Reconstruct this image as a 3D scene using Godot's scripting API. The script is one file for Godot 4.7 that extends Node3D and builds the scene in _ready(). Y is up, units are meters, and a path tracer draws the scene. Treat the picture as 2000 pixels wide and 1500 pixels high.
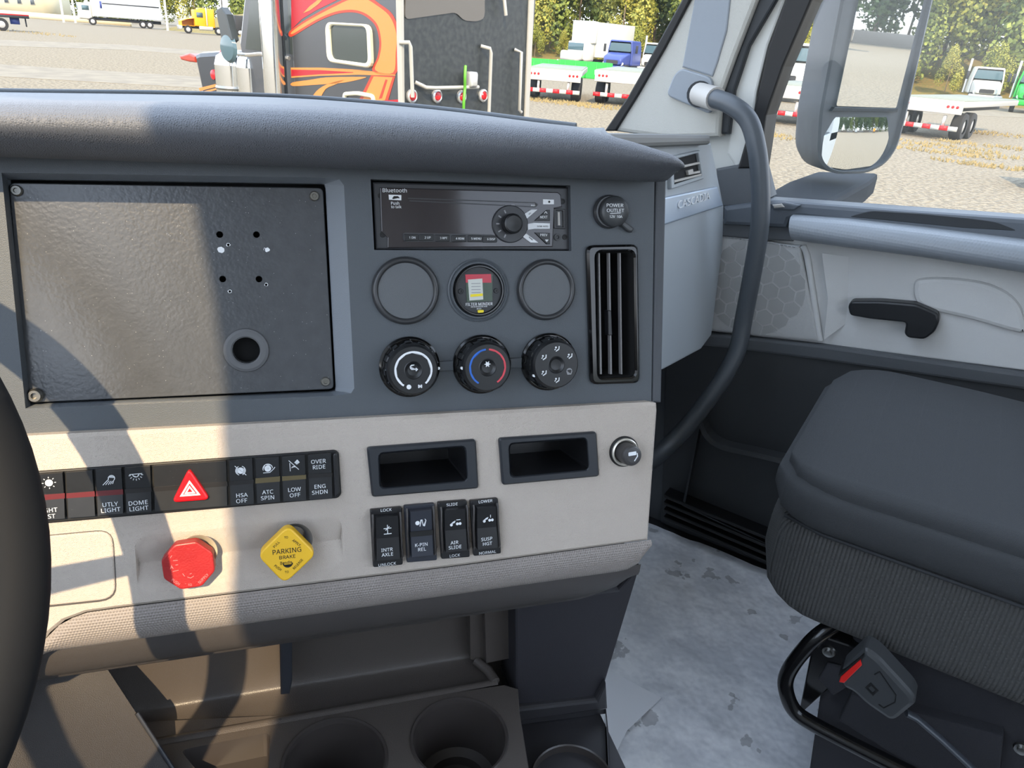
extends Node3D
# Interior of a parked truck cab: centre dash, passenger door, seat and console, with the yard outside.
# Axes: x to the truck's right, y up, -z forward; the ground is y = 0 and the cab floor y = 1.3.

const DASH := Basis(Vector3(0.74314, 0.00000, 0.66913), Vector3(0.18444, 0.96126, -0.20484), Vector3(-0.64321, 0.27564, 0.71436))          # axes of the centre dash face (turned to the driver, leaning back)
const DASH_AT := Vector3(0.5475, 2.2034, -0.3709)
const STACK := Basis(Vector3(0.74314, 0.00000, 0.66913), Vector3(0.00000, 1.00000, 0.00000), Vector3(-0.66913, 0.00000, 0.74314))         # the same heading, upright (console)
const DOOR := Basis(Vector3(0.00000, 0.00000, 1.00000), Vector3(0.00000, 1.00000, 0.00000), Vector3(-1.00000, 0.00000, 0.00000))          # passenger door seen from inside: x to the rear, y up, z into the cab
const DOOR_AT := Vector3(1.5200, 0.0000, 0.0000)
const SIDE := Basis(Vector3(1.00000, 0.00000, 0.00000), Vector3(0.00000, 0.98163, -0.19081), Vector3(0.00000, 0.19081, 0.98163))          # passenger end of the dash
const SIDE_AT := Vector3(1.2000, 2.0900, -0.4000)
const MIRROR := Basis(Vector3(0.78410, -0.00000, 0.62063), Vector3(-0.01767, 0.99959, 0.02232), Vector3(-0.62038, -0.02847, 0.78378))
const MIRROR_AT := Vector3(1.8600, 2.3279, -0.2502)
const RIG := Basis(Vector3(-0.13917, 0.00000, 0.99027), Vector3(0.00000, 1.00000, 0.00000), Vector3(-0.99027, -0.00000, -0.13917))           # the black tractor parked alongside: x to its rear, z to its left
const RIG_BACK := Basis(Vector3(0.99027, 0.00000, 0.13917), Vector3(0.00000, 1.00000, 0.00000), Vector3(-0.13917, 0.00000, 0.99027))
const RIG_AT := Vector3(5.4800, 0.0000, -4.5200)
const FLOOR_Y := 1.3

var M := {}
var used := {}
var rng := RandomNumberGenerator.new()
var font: SystemFont

# ---------------------------------------------------------------- names and nodes
func numbered(parent: Node, called: String) -> String:
	var key := str(parent.get_instance_id()) + "/" + called
	var n: int = used.get(key, 0)
	used[key] = n + 1
	return called if n == 0 else "%s_%03d" % [called, n]

func thing(called: String, label: String, category: String, xf := Transform3D.IDENTITY, group := "") -> Node3D:
	var o := Node3D.new()
	o.name = numbered(self, called)
	add_child(o)
	o.transform = xf
	o.set_meta("label", label)
	o.set_meta("category", category)
	if group != "": o.set_meta("group", group)
	return o

func setting(called: String, label := "", category := "", xf := Transform3D.IDENTITY) -> Node3D:
	var o := Node3D.new()
	o.name = numbered(self, called)
	add_child(o)
	o.transform = xf
	o.set_meta("kind", "structure")
	if label != "": o.set_meta("label", label)
	if category != "": o.set_meta("category", category)
	return o

func part(parent: Node3D, called: String, st: SurfaceTool, material: Material, label := "") -> MeshInstance3D:
	st.generate_normals()
	return part_mesh(parent, called, st.commit(), material, label)

func part_mesh(parent: Node3D, called: String, mesh: Mesh, material: Material, label := "") -> MeshInstance3D:
	var o := MeshInstance3D.new()
	o.name = numbered(parent, called)
	o.mesh = mesh
	o.material_override = material
	parent.add_child(o)
	if parent.has_meta("shift"):
		o.position = -(parent.get_meta("shift") as Vector3)
	if label != "": o.set_meta("label", label)
	return o

# a thing mounted on the dash face, its origin at (u, v) of the face; meshes keep dash coordinates
func dash_thing(called: String, label: String, category: String, at: Vector2, group := "") -> Node3D:
	var o := thing(called, label, category, Transform3D(DASH, DASH_AT + DASH * Vector3(at.x, at.y, 0)), group)
	o.set_meta("shift", Vector3(at.x, at.y, 0))
	return o

func stick(parent: Node3D, child: MeshInstance3D) -> void:   # a sub-part shares its part's coordinates
	child.position = Vector3.ZERO

# ---------------------------------------------------------------- shapes
func new_st() -> SurfaceTool:
	var st := SurfaceTool.new()
	st.begin(Mesh.PRIMITIVE_TRIANGLES)
	st.set_smooth_group(-1)
	return st

func tri(st: SurfaceTool, a: Vector3, b: Vector3, c: Vector3) -> void:   # counter-clockwise seen from outside
	st.add_vertex(a); st.add_vertex(c); st.add_vertex(b)

func quad(st: SurfaceTool, a: Vector3, b: Vector3, c: Vector3, d: Vector3) -> void:
	tri(st, a, b, c); tri(st, a, c, d)

func area(p: PackedVector2Array) -> float:
	var s := 0.0
	for i in p.size():
		var q := p[(i + 1) % p.size()]
		s += p[i].x * q.y - q.x * p[i].y
	return s * 0.5

func ccw(p: PackedVector2Array) -> PackedVector2Array:
	if area(p) < 0.0:
		var r := p.duplicate()
		r.reverse()
		return r
	return p

func rounded(p: PackedVector2Array, r: float, n := 4) -> PackedVector2Array:
	var out := PackedVector2Array()
	var c := p.size()
	for i in c:
		var a := p[(i + c - 1) % c]
		var b := p[i]
		var d := p[(i + 1) % c]
		var k: float = min(r, min(a.distance_to(b), b.distance_to(d)) * 0.48)
		var s := b + (a - b).normalized() * k
		var e := b + (d - b).normalized() * k
		for j in n + 1:
			var t := float(j) / n
			out.append(s.lerp(b, t).lerp(b.lerp(e, t), t))
	return out

func rect(cx: float, cy: float, w: float, h: float, r := 0.0, n := 4) -> PackedVector2Array:
	var p := PackedVector2Array([Vector2(cx - w / 2, cy - h / 2), Vector2(cx + w / 2, cy - h / 2), Vector2(cx + w / 2, cy + h / 2), Vector2(cx - w / 2, cy + h / 2)])
	return p if r <= 0.0 else rounded(p, r, n)

func disc(c: Vector2, r: float, n := 32, ry := -1.0) -> PackedVector2Array:
	var p := PackedVector2Array()
	for i in n:
		p.append(c + Vector2(cos(TAU * i / n) * r, sin(TAU * i / n) * (r if ry < 0 else ry)))
	return p

func inset(p: PackedVector2Array, d: float) -> PackedVector2Array:   # for a counter-clockwise outline
	var out := PackedVector2Array()
	var c := p.size()
	for i in c:
		var e1 := (p[i] - p[(i + c - 1) % c])
		var e2 := (p[(i + 1) % c] - p[i])
		if e1.length() < 1e-7: e1 = e2
		if e2.length() < 1e-7: e2 = e1
		var n1 := Vector2(-e1.y, e1.x).normalized()
		var n2 := Vector2(-e2.y, e2.x).normalized()
		var m := n1 + n2
		var l: float = max(m.dot(n1), 0.45)
		out.append(p[i] + m * (d / l))
	return out

func cap(st: SurfaceTool, p: PackedVector2Array, w: float, up: bool) -> void:
	var idx := Geometry2D.triangulate_polygon(p)
	for i in range(0, idx.size(), 3):
		var a := Vector3(p[idx[i]].x, p[idx[i]].y, w)
		var b := Vector3(p[idx[i + 1]].x, p[idx[i + 1]].y, w)
		var c := Vector3(p[idx[i + 2]].x, p[idx[i + 2]].y, w)
		var left := (b - a).cross(c - a).z > 0.0
		if left == up: tri(st, a, b, c)
		else: tri(st, a, c, b)

func wall(st: SurfaceTool, a: PackedVector2Array, wa: float, b: PackedVector2Array, wb: float, smooth := false, flip := false) -> void:
	st.set_smooth_group(randi_group() if smooth else -1)
	for i in a.size():
		var j := (i + 1) % a.size()
		var p := Vector3(a[i].x, a[i].y, wa)
		var q := Vector3(a[j].x, a[j].y, wa)
		var r := Vector3(b[j].x, b[j].y, wb)
		var s := Vector3(b[i].x, b[i].y, wb)
		if flip: quad(st, p, s, r, q)
		else: quad(st, p, q, r, s)
	st.set_smooth_group(-1)

var group_counter := 1
func randi_group() -> int:
	group_counter += 1
	return group_counter

# an outline pushed from w0 (back) to w1 (front), with a bevel round the front
func prism(st: SurfaceTool, outline: PackedVector2Array, w0: float, w1: float, bevel := 0.0, smooth := false) -> void:
	var p := ccw(outline)
	if bevel > 0.0:
		var q := inset(p, bevel)
		wall(st, p, w0, p, w1 - bevel, smooth)
		var h := inset(p, bevel * 0.3)
		wall(st, p, w1 - bevel, h, w1 - bevel * 0.3, smooth)
		wall(st, h, w1 - bevel * 0.3, q, w1, smooth)
		cap(st, q, w1, true)
	else:
		wall(st, p, w0, p, w1, smooth)
		cap(st, p, w1, true)
	cap(st, p, w0, false)

func seg_cross(a: Vector2, b: Vector2, c: Vector2, d: Vector2) -> bool:
	var r = Geometry2D.segment_intersects_segment(a, b, c, d)
	if r == null: return false
	var x: Vector2 = r
	return x.distance_to(a) > 1e-6 and x.distance_to(b) > 1e-6

func ears(p: PackedVector2Array) -> PackedInt32Array:
	var idx := []
	for i in p.size(): idx.append(i)
	var out := PackedInt32Array()
	var guard := 0
	while idx.size() > 3 and guard < 20000:
		var found := false
		for k in idx.size():
			guard += 1
			var ia: int = idx[(k + idx.size() - 1) % idx.size()]
			var ib: int = idx[k]
			var ic: int = idx[(k + 1) % idx.size()]
			var a := p[ia]
			var b := p[ib]
			var c := p[ic]
			if (b - a).cross(c - b) <= 1e-12: continue
			var ok := true
			for o in idx:
				var q := p[o]
				if q.is_equal_approx(a) or q.is_equal_approx(b) or q.is_equal_approx(c): continue
				if (b - a).cross(q - a) >= -1e-12 and (c - b).cross(q - b) >= -1e-12 and (a - c).cross(q - c) >= -1e-12:
					ok = false
					break
			if ok:
				out.append_array(PackedInt32Array([ia, ib, ic]))
				idx.remove_at(k)
				found = true
				break
		if not found: break
	if idx.size() == 3: out.append_array(PackedInt32Array([idx[0], idx[1], idx[2]]))
	return out

# outline with openings: front face, outer walls, and walls down each opening to its own depth
func pierced(st: SurfaceTool, outline: PackedVector2Array, holes: Array, w0: float, w1: float, bevel := 0.0, hole_depth := -1.0) -> void:
	var p := ccw(outline)
	var front := inset(p, bevel) if bevel > 0.0 else p
	wall(st, p, w0, p, w1 - bevel, false)
	if bevel > 0.0: wall(st, p, w1 - bevel, front, w1, false)
	var merged := front
	var todo := holes.duplicate()
	todo.sort_custom(func(a, b): return max_x(a) > max_x(b))
	for h in todo:
		var q: PackedVector2Array = ccw(h)
		q.reverse()
		var hi := 0
		for i in q.size():
			if q[i].x > q[hi].x: hi = i
		var best := -1
		var bd := 1e9
		for i in merged.size():
			var d := merged[i].distance_to(q[hi])
			if d >= bd: continue
			var clear := true
			for j in merged.size():
				if seg_cross(q[hi], merged[i], merged[j], merged[(j + 1) % merged.size()]):
					clear = false
					break
			if clear:
				for g in todo:
					for j in g.size():
						if seg_cross(q[hi], merged[i], g[j], g[(j + 1) % g.size()]): clear = false
			if clear:
				bd = d
				best = i
		var joined := PackedVector2Array()
		for i in best + 1: joined.append(merged[i])
		for i in q.size() + 1: joined.append(q[(hi + i) % q.size()])
		for i in range(best, merged.size()): joined.append(merged[i])
		merged = joined
	var t := ears(merged)
	for i in range(0, t.size(), 3):
		tri(st, Vector3(merged[t[i]].x, merged[t[i]].y, w1), Vector3(merged[t[i + 1]].x, merged[t[i + 1]].y, w1), Vector3(merged[t[i + 2]].x, merged[t[i + 2]].y, w1))
		tri(st, Vector3(merged[t[i]].x, merged[t[i]].y, w0), Vector3(merged[t[i + 2]].x, merged[t[i + 2]].y, w0), Vector3(merged[t[i + 1]].x, merged[t[i + 1]].y, w0))
	for h in holes:
		var q: PackedVector2Array = ccw(h)
		wall(st, q, w0 if hole_depth < 0 else w1 - hole_depth, q, w1, false, true)

func max_x(p: PackedVector2Array) -> float:
	var m := -1e9
	for q in p: m = max(m, q.x)
	return m

# a ring: outer outline and inner outline with the same number of points
func ring(st: SurfaceTool, outer: PackedVector2Array, inner: PackedVector2Array, w0: float, w1: float, bevel := 0.0, smooth := false) -> void:
	var a := ccw(outer)
	var b := ccw(inner)
	var a1 := inset(a, bevel) if bevel > 0 else a
	var b1 := inset(b, -bevel) if bevel > 0 else b
	wall(st, a, w0, a, w1 - bevel, smooth)
	if bevel > 0: wall(st, a, w1 - bevel, a1, w1, smooth)
	wall(st, a1, w1, b1, w1, false)
	if bevel > 0: wall(st, b1, w1, b, w1 - bevel, smooth)
	wall(st, b, w1 - bevel, b, w0, smooth)
	wall(st, b, w0, a, w0, false)

# a profile of (radius, w) turned round the axis w through c
func lathe(st: SurfaceTool, c: Vector3, prof: Array, n := 36, axis := Vector3(0, 0, 1), one_group := false) -> void:
	var z := axis.normalized()
	var x := (Vector3.UP if abs(z.y) < 0.9 else Vector3.RIGHT).cross(z).normalized()
	var y := z.cross(x)
	var g := randi_group()
	for k in prof.size() - 1:
		if not one_group: g = randi_group()
		st.set_smooth_group(g)
		var p: Vector2 = prof[k]
		var q: Vector2 = prof[k + 1]
		for i in n:
			var a := TAU * i / n
			var b := TAU * (i + 1) / n
			var da := x * cos(a) + y * sin(a)
			var db := x * cos(b) + y * sin(b)
			var v1 := c + da * p.x + z * p.y
			var v2 := c + db * p.x + z * p.y
			var v3 := c + db * q.x + z * q.y
			var v4 := c + da * q.x + z * q.y
			if p.x > 1e-7: tri(st, v1, v2, v3)
			if q.x > 1e-7: tri(st, v1, v3, v4)
			elif p.x > 1e-7: pass
	st.set_smooth_group(-1)

func tube(st: SurfaceTool, pts: PackedVector3Array, r: float, n := 12, r_end := -1.0, squash := 1.0) -> void:
	var g := randi_group()
	var m := pts.size()
	var up := Vector3.UP
	var rings := []
	for i in m:
		var d := (pts[min(i + 1, m - 1)] - pts[max(i - 1, 0)]).normalized()
		if abs(d.dot(up)) > 0.98: up = Vector3(0.3, 0, 1).normalized()
		var x := up.cross(d).normalized()
		var y := d.cross(x)
		up = y
		var rr: float = r if r_end < 0 else lerpf(r, r_end, float(i) / max(m - 1, 1))
		var row := PackedVector3Array()
		for k in n: row.append(pts[i] + x * cos(TAU * k / n) * rr + y * sin(TAU * k / n) * rr * squash)
		rings.append(row)
	st.set_smooth_group(g)
	for i in m - 1:
		for k in n:
			var l := (k + 1) % n
			quad(st, rings[i][k], rings[i][l], rings[i + 1][l], rings[i + 1][k])
	st.set_smooth_group(-1)
	for k in range(1, n - 1):
		tri(st, rings[0][0], rings[0][k + 1], rings[0][k])
		tri(st, rings[m - 1][0], rings[m - 1][k], rings[m - 1][k + 1])

func curve(pts: PackedVector3Array, per := 6) -> PackedVector3Array:   # Catmull-Rom through the points
	var out := PackedVector3Array()
	for i in pts.size() - 1:
		var p0 := pts[max(i - 1, 0)]
		var p3 := pts[min(i + 2, pts.size() - 1)]
		for k in per: out.append(pts[i].cubic_interpolate(pts[i + 1], p0, p3, float(k) / per))
	out.append(pts[pts.size() - 1])
	return out

func curve2(pts: PackedVector2Array, per := 6, closed := false) -> PackedVector2Array:
	var out := PackedVector2Array()
	var c := pts.size()
	for i in (c if closed else c - 1):
		var p0 := pts[(i + c - 1) % c] if closed else pts[max(i - 1, 0)]
		var p1 := pts[(i + 1) % c]
		var p3 := pts[(i + 2) % c] if closed else pts[min(i + 2, c - 1)]
		for k in per: out.append(pts[i].cubic_interpolate(p1, p0, p3, float(k) / per))
	if not closed: out.append(pts[c - 1])
	return out

# rows of points joined into a smooth skin; closed joins the last column to the first
func skin(st: SurfaceTool, rows: Array, closed := false, smooth := true, flip := false) -> void:
	st.set_smooth_group(randi_group() if smooth else -1)
	for i in rows.size() - 1:
		var a: PackedVector3Array = rows[i]
		var b: PackedVector3Array = rows[i + 1]
		for k in (a.size() if closed else a.size() - 1):
			var l := (k + 1) % a.size()
			if flip: quad(st, a[k], b[k], b[l], a[l])
			else: quad(st, a[k], a[l], b[l], b[k])
	st.set_smooth_group(-1)

func fan(st: SurfaceTool, row: PackedVector3Array, flip := false) -> void:
	var c := Vector3.ZERO
	for p in row: c += p
	c /= row.size()
	for k in row.size():
		var l := (k + 1) % row.size()
		if flip: tri(st, c, row[l], row[k])
		else: tri(st, c, row[k], row[l])

func box(st: SurfaceTool, c: Vector3, s: Vector3, bevel := 0.0, xf := Transform3D.IDENTITY) -> void:
	var st2 := new_st()
	var b: float = min(bevel, min(s.x, min(s.y, s.z)) * 0.45)
	if b <= 0.0:
		prism(st2, rect(c.x, c.y, s.x, s.y), c.z - s.z / 2, c.z + s.z / 2)
	else:
		var p := rect(c.x, c.y, s.x, s.y)
		var q := rect(c.x, c.y, s.x - 2 * b, s.y - 2 * b)
		var z0 := c.z - s.z / 2
		var z1 := c.z + s.z / 2
		var ra := rounded(p, b, 2)
		var rb := rounded(q, b * 0.2, 2)
		wall(st2, rb, z0, ra, z0 + b)
		wall(st2, ra, z0 + b, ra, z1 - b)
		wall(st2, ra, z1 - b, rb, z1)
		cap(st2, rb, z1, true)
		cap(st2, rb, z0, false)
	st2.generate_normals()
	st.append_from(st2.commit(), 0, xf)

func stroke(st: SurfaceTool, pts: PackedVector2Array, width: float, w0: float, w1: float) -> void:
	for p in Geometry2D.offset_polyline(pts, width / 2, Geometry2D.JOIN_ROUND, Geometry2D.END_ROUND):
		if area(p) > 0: prism(st, p, w0, w1)

func arc2(c: Vector2, r: float, a0: float, a1: float, n := 16) -> PackedVector2Array:
	var p := PackedVector2Array()
	for i in n + 1:
		var a := deg_to_rad(lerpf(a0, a1, float(i) / n))
		p.append(c + Vector2(cos(a), sin(a)) * r)
	return p

func text(parent: Node3D, what: String, at: Vector2, w: float, h: float, material: Material, turn := 0.0, stretch := 1.0, called := "lettering", depth := 0.0003) -> MeshInstance3D:
	var t := TextMesh.new()
	t.text = what
	t.font = font
	t.font_size = 48
	var k := h / (0.714 * 48.0 * 0.001)
	t.pixel_size = 0.001
	t.depth = depth / k
	t.curve_step = 2.0
	var o := MeshInstance3D.new()
	o.name = numbered(parent, called)
	o.mesh = t
	o.material_override = material
	parent.add_child(o)
	var s: Vector3 = parent.get_meta("shift") if parent.has_meta("shift") else Vector3.ZERO
	o.transform = Transform3D(Basis(Vector3(0, 0, 1), deg_to_rad(turn)).scaled_local(Vector3(stretch * k, k, k)), Vector3(at.x, at.y, w) - s)
	return o

# ---------------------------------------------------------------- materials
func mat(key: String, color: Color, rough := 0.6, metal := 0.0, spec := 0.5) -> StandardMaterial3D:
	var m := StandardMaterial3D.new()
	m.resource_name = key
	m.albedo_color = color
	m.roughness = rough
	m.metallic = metal
	m.metallic_specular = spec
	M[key] = m
	return m

func grain(m: StandardMaterial3D, normal: Texture2D, per_metre: float, strength := 1.0, world := false) -> StandardMaterial3D:
	m.normal_enabled = true
	m.normal_texture = normal
	m.normal_scale = strength
	m.uv1_triplanar = true
	m.uv1_world_triplanar = world
	m.uv1_scale = Vector3.ONE * per_metre
	m.uv1_triplanar_sharpness = 4.0
	return m

func noise_img(size: int, freq: float, kind: int, seed_: int, octaves := 3, invert := false) -> Image:
	var n := FastNoiseLite.new()
	n.seed = seed_
	n.noise_type = kind
	n.frequency = freq
	n.fractal_octaves = octaves
	if kind == FastNoiseLite.TYPE_CELLULAR:
		n.fractal_type = FastNoiseLite.FRACTAL_NONE
		n.cellular_return_type = FastNoiseLite.RETURN_DISTANCE2_SUB
	return n.get_seamless_image(size, size, invert)

func bumps(img: Image, strength: float) -> ImageTexture:
	var i: Image = img.duplicate()
	i.convert(Image.FORMAT_RGBA8)
	i.bump_map_to_normal_map(strength)
	return ImageTexture.create_from_image(i)

# a colour texture: two tones mixed by noise, with random specks
func tones(size: int, freq: float, a: Color, b: Color, seed_: int, speck := Color.WHITE, specks := 0, contrast := 1.0, speck_r := 1) -> ImageTexture:
	var img := noise_img(size, freq, FastNoiseLite.TYPE_SIMPLEX, seed_, 5)
	var out := Image.create(size, size, false, Image.FORMAT_RGB8)
	for y in size:
		for x in size:
			var t: float = clamp((img.get_pixel(x, y).r - 0.5) * contrast + 0.5, 0.0, 1.0)
			out.set_pixel(x, y, a.lerp(b, t))
	var r := RandomNumberGenerator.new()
	r.seed = seed_ + 7
	for i in specks:
		var x := r.randi_range(0, size - 2)
		var y := r.randi_range(0, size - 2)
		var s := r.randi_range(1, speck_r)
		out.fill_rect(Rect2i(x, y, s, s), speck.lerp(a, r.randf() * 0.6))
	return ImageTexture.create_from_image(out)

func colored(m: StandardMaterial3D, t: Texture2D, per_metre: float, world := false) -> StandardMaterial3D:
	m.albedo_texture = t
	m.uv1_triplanar = true
	m.uv1_world_triplanar = world
	m.uv1_scale = Vector3.ONE * per_metre
	m.uv1_triplanar_sharpness = 4.0
	return m

func c8(r: int, g: int, b: int) -> Color:
	return Color(r / 255.0, g / 255.0, b / 255.0)

func make_materials() -> void:
	font = SystemFont.new()
	font.font_names = PackedStringArray(["Droid Sans"])
	font.font_weight = 500
	var leather := bumps(noise_img(512, 0.055, FastNoiseLite.TYPE_CELLULAR, 3), 5.0)
	var fine := bumps(noise_img(512, 0.12, FastNoiseLite.TYPE_SIMPLEX, 5, 2), 4.0)
	# woven cloth with upright ribs
	var rib := Image.create(256, 256, false, Image.FORMAT_RGBA8)
	for y in 256:
		for x in 256:
			var a: float = abs(sin(PI * x / 16.0))
			var b: float = 0.75 + 0.25 * abs(sin(PI * (y + (8 if int(x / 16.0) % 2 == 0 else 0)) / 16.0))
			var v: float = a * b
			rib.set_pixel(x, y, Color(v, v, v, 1))
	var ribs := bumps(rib, 6.0)
	var dots := Image.create(256, 256, false, Image.FORMAT_RGBA8)
	for y in 256:
		for x in 256:
			var row := int(y / 16.0)
			var fx := fposmod(x + (8.0 if row % 2 == 0 else 0.0), 16.0) - 8.0
			var fy := fposmod(float(y), 16.0) - 8.0
			var v: float = clamp(1.0 - sqrt(fx * fx + fy * fy) / 7.5, 0.0, 1.0)
			dots.set_pixel(x, y, Color(v, v, v, 1))
	var dotted := bumps(dots, 6.0)
	var cloth := bumps(noise_img(256, 0.2, FastNoiseLite.TYPE_SIMPLEX, 15, 2), 5.0)

	grain(mat("pad", c8(98, 101, 107), 0.55), leather, 22.0, 1.3)
	grain(mat("panel", c8(78, 83, 88), 0.5), fine, 14.0, 0.22)
	grain(mat("panel_edge", c8(72, 75, 80), 0.55), leather, 40.0, 0.5)
	grain(mat("beige", c8(186, 175, 164), 0.6), leather, 30.0, 1.1)
	grain(mat("strip", c8(146, 138, 132), 0.5), dotted, 26.0, 0.9)
	grain(mat("fascia", c8(76, 72, 70), 0.55), fine, 16.0, 0.5)
	grain(mat("console", c8(78, 72, 68), 0.42), fine, 10.0, 0.2)
	grain(mat("bevel_lit", c8(122, 128, 135), 0.32), fine, 14.0, 0.3)  # lighter than the panel: window light on the bevel painted in
	grain(mat("bolster", c8(40, 39, 44), 0.6), fine, 14.0, 0.3)
	mat("pocket_frame", c8(40, 43, 48), 0.4)
	mat("shelf_edge", c8(112, 112, 110), 0.6)
	mat("screw", c8(120, 118, 112), 0.35, 0.8)
	mat("grommet", c8(92, 93, 95), 0.55)
	mat("radio_face", c8(54, 55, 58), 0.4)
	mat("radio_gloss", c8(56, 52, 54), 0.07)
	mat("key_black", c8(26, 27, 29), 0.38)
	mat("white_key", c8(216, 218, 220), 0.4)
	mat("cap_rim", c8(52, 53, 55), 0.3)
	grain(mat("cap_disc", c8(92, 95, 98), 0.5), fine, 14.0, 0.25)
	mat("dial_face", c8(44, 46, 49), 0.45)
	mat("outlet_cap", c8(58, 60, 62), 0.4)
	mat("vane", c8(112, 110, 110), 0.4)
	mat("lighter_knob", c8(62, 60, 60), 0.45)
	mat("switch_dark", c8(22, 20, 20), 0.4)
	mat("slate", c8(42, 45, 54), 0.45)
	mat("rail", c8(66, 62, 60), 0.4)
	mat("ivory", c8(206, 196, 172), 0.5)
	mat("stem_grey", c8(120, 120, 122), 0.5)
	mat("cup", c8(62, 57, 55), 0.35)
	mat("rib", c8(46, 48, 54), 0.4)
	mat("holder", c8(48, 47, 50), 0.5)
	mat("stitch", c8(160, 162, 164), 0.8)
	mat("handle", c8(30, 32, 35), 0.38)
	mat("frame_paint", c8(206, 206, 200), 0.4)
	mat("paper_clean", c8(236, 237, 240), 0.85)
	mat("ivory_trim", c8(196, 192, 168), 0.35)
	mat("rail_grey", c8(156, 154, 146), 0.4)
	mat("rig_reflection", c8(84, 80, 74), 0.45)  # lifted grey that carries the reflection on the tractor's back wall
	mat("rig_hood", c8(44, 48, 54), 0.2)
	mat("rig_mirror", c8(46, 50, 50), 0.3)
	mat("ring_silver", c8(214, 208, 196), 0.25, 0.4)
	mat("letter_silver", c8(226, 229, 233), 0.3, 0.2)
	grain(mat("knee", c8(54, 50, 48), 0.6), fine, 16.0, 0.5)  # darker copy of the fascia tone, with shade put into the colour
	mat("dark", c8(24, 25, 27), 0.6)
	mat("black", c8(14, 14, 15), 0.5)
	mat("black_gloss", c8(12, 12, 13), 0.12)
	mat("black_satin", c8(27, 27, 29), 0.35)
	mat("rubber", c8(26, 27, 29), 0.75)
	mat("void", c8(8, 8, 9), 0.9)
	grain(mat("pale_panel", c8(143, 149, 156), 0.5), fine, 16.0, 0.3)
	mat("silver", c8(176, 188, 202), 0.32, 0.6)
	mat("chrome", c8(225, 225, 222), 0.14, 1.0)
	mat("steel", c8(150, 150, 148), 0.3, 1.0)
	mat("white_print", c8(232, 234, 236), 0.6)
	mat("grey_print", c8(150, 150, 152), 0.6)
	mat("black_print", c8(22, 21, 20), 0.6)
	mat("red_print", c8(196, 40, 46), 0.5)
	mat("blue_print", c8(42, 104, 196), 0.5)
	mat("hot_print", c8(214, 72, 84), 0.5)
	mat("yellow_print", c8(236, 214, 40), 0.5)
	mat("pink_scratch", c8(212, 132, 132), 0.7)
	colored(grain(mat("red_plastic", Color.WHITE, 0.42), fine, 6.0, 0.1), tones(256, 0.02, c8(156, 28, 30), c8(168, 38, 38), 31, c8(214, 120, 118), 50), 6.0)
	mat("red_gloss", c8(214, 14, 26), 0.3)
	mat("yellow_plastic", c8(244, 192, 44), 0.38)
	colored(grain(mat("plate", Color.WHITE, 0.26), bumps(noise_img(1024, 0.035, FastNoiseLite.TYPE_SIMPLEX, 9, 2), 3.0), 5.0, 0.16), tones(1024, 0.01, c8(70, 72, 75), c8(76, 78, 81), 12, c8(200, 200, 195), 380, 1.0, 2), 5.0)
	colored(mat("switch", Color.WHITE, 0.34), tones(512, 0.02, c8(30, 31, 33), c8(34, 35, 37), 22, c8(170, 170, 165), 60), 8.0)
	mat("switch_red", c8(96, 24, 28), 0.4)
	mat("amber_window", c8(96, 84, 54), 0.4)
	mat("filter_red", c8(186, 34, 56), 0.25)
	mat("filter_green", c8(46, 66, 48), 0.25)
	mat("filter_scale", c8(196, 198, 190), 0.3)
	mat("wheel", c8(24, 25, 27), 0.75, 0.0, 0.3)
	mat("glovebox", c8(158, 164, 168), 0.5)
	grain(M.glovebox, fine, 16.0, 0.25)
	grain(mat("door_panel", c8(214, 214, 212), 0.62), fine, 14.0, 0.45)
	grain(mat("door_cloth", c8(200, 200, 198), 0.85), cloth, 14.0, 0.6)
	mat("door_cell", c8(168, 168, 166), 0.85)
	grain(mat("door_dark", c8(88, 91, 94), 0.6), fine, 14.0, 0.4)
	grain(mat("armrest", c8(140, 146, 152), 0.4), dotted, 12.0, 0.15)
	grain(mat("belt", c8(88, 94, 101), 0.45), fine, 14.0, 0.3)
	grain(mat("lower_door", c8(60, 62, 64), 0.6), fine, 14.0, 0.4)
	grain(mat("pillar", c8(184, 182, 174), 0.8), leather, 16.0, 0.6)
	grain(mat("pillar_cover", c8(140, 146, 152), 0.55), fine, 14.0, 0.2)  # grey of the grab bar mount, reused to paint the upper pillar's shade
	mat("bar", c8(72, 77, 82), 0.42)
	mat("bar_collar", c8(176, 172, 166), 0.5)
	mat("seal", c8(40, 44, 48), 0.5)
	mat("frit", c8(12, 12, 13), 0.5)
	mat("cab_paint", c8(214, 214, 210), 0.3)
	grain(mat("seat_top", c8(58, 60, 62), 0.92), cloth, 20.0, 0.9)
	grain(mat("seat_side", c8(72, 72, 71), 0.92), ribs, 13.0, 1.0)
	mat("welt", c8(38, 40, 43), 0.85)
	mat("tube_black", c8(16, 16, 17), 0.18)
	grain(mat("carpet", c8(46, 46, 51), 0.95), cloth, 20.0, 1.0)
	mat("buckle", c8(58, 60, 62), 0.42)
	mat("buckle_red", c8(206, 34, 30), 0.35)
	mat("stalk", c8(60, 64, 70), 0.35)
	grain(mat("floor_rubber", c8(44, 44, 46), 0.85), leather, 12.0, 0.5)
	mat("lining", c8(206, 206, 202), 0.85)
	var pane := mat("pane", Color(0.9, 0.95, 0.95, 0.03), 0.02, 0.0, 0.3)
	pane.transparency = BaseMaterial3D.TRANSPARENCY_ALPHA
	# paper sheet: creases, damp shoe prints and drips
	var paper := Image.create(1024, 1024, false, Image.FORMAT_RGB8)
	var pn := noise_img(1024, 0.004, FastNoiseLite.TYPE_SIMPLEX, 41, 5)
	var pf := noise_img(1024, 0.03, FastNoiseLite.TYPE_SIMPLEX, 42, 4)
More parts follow.
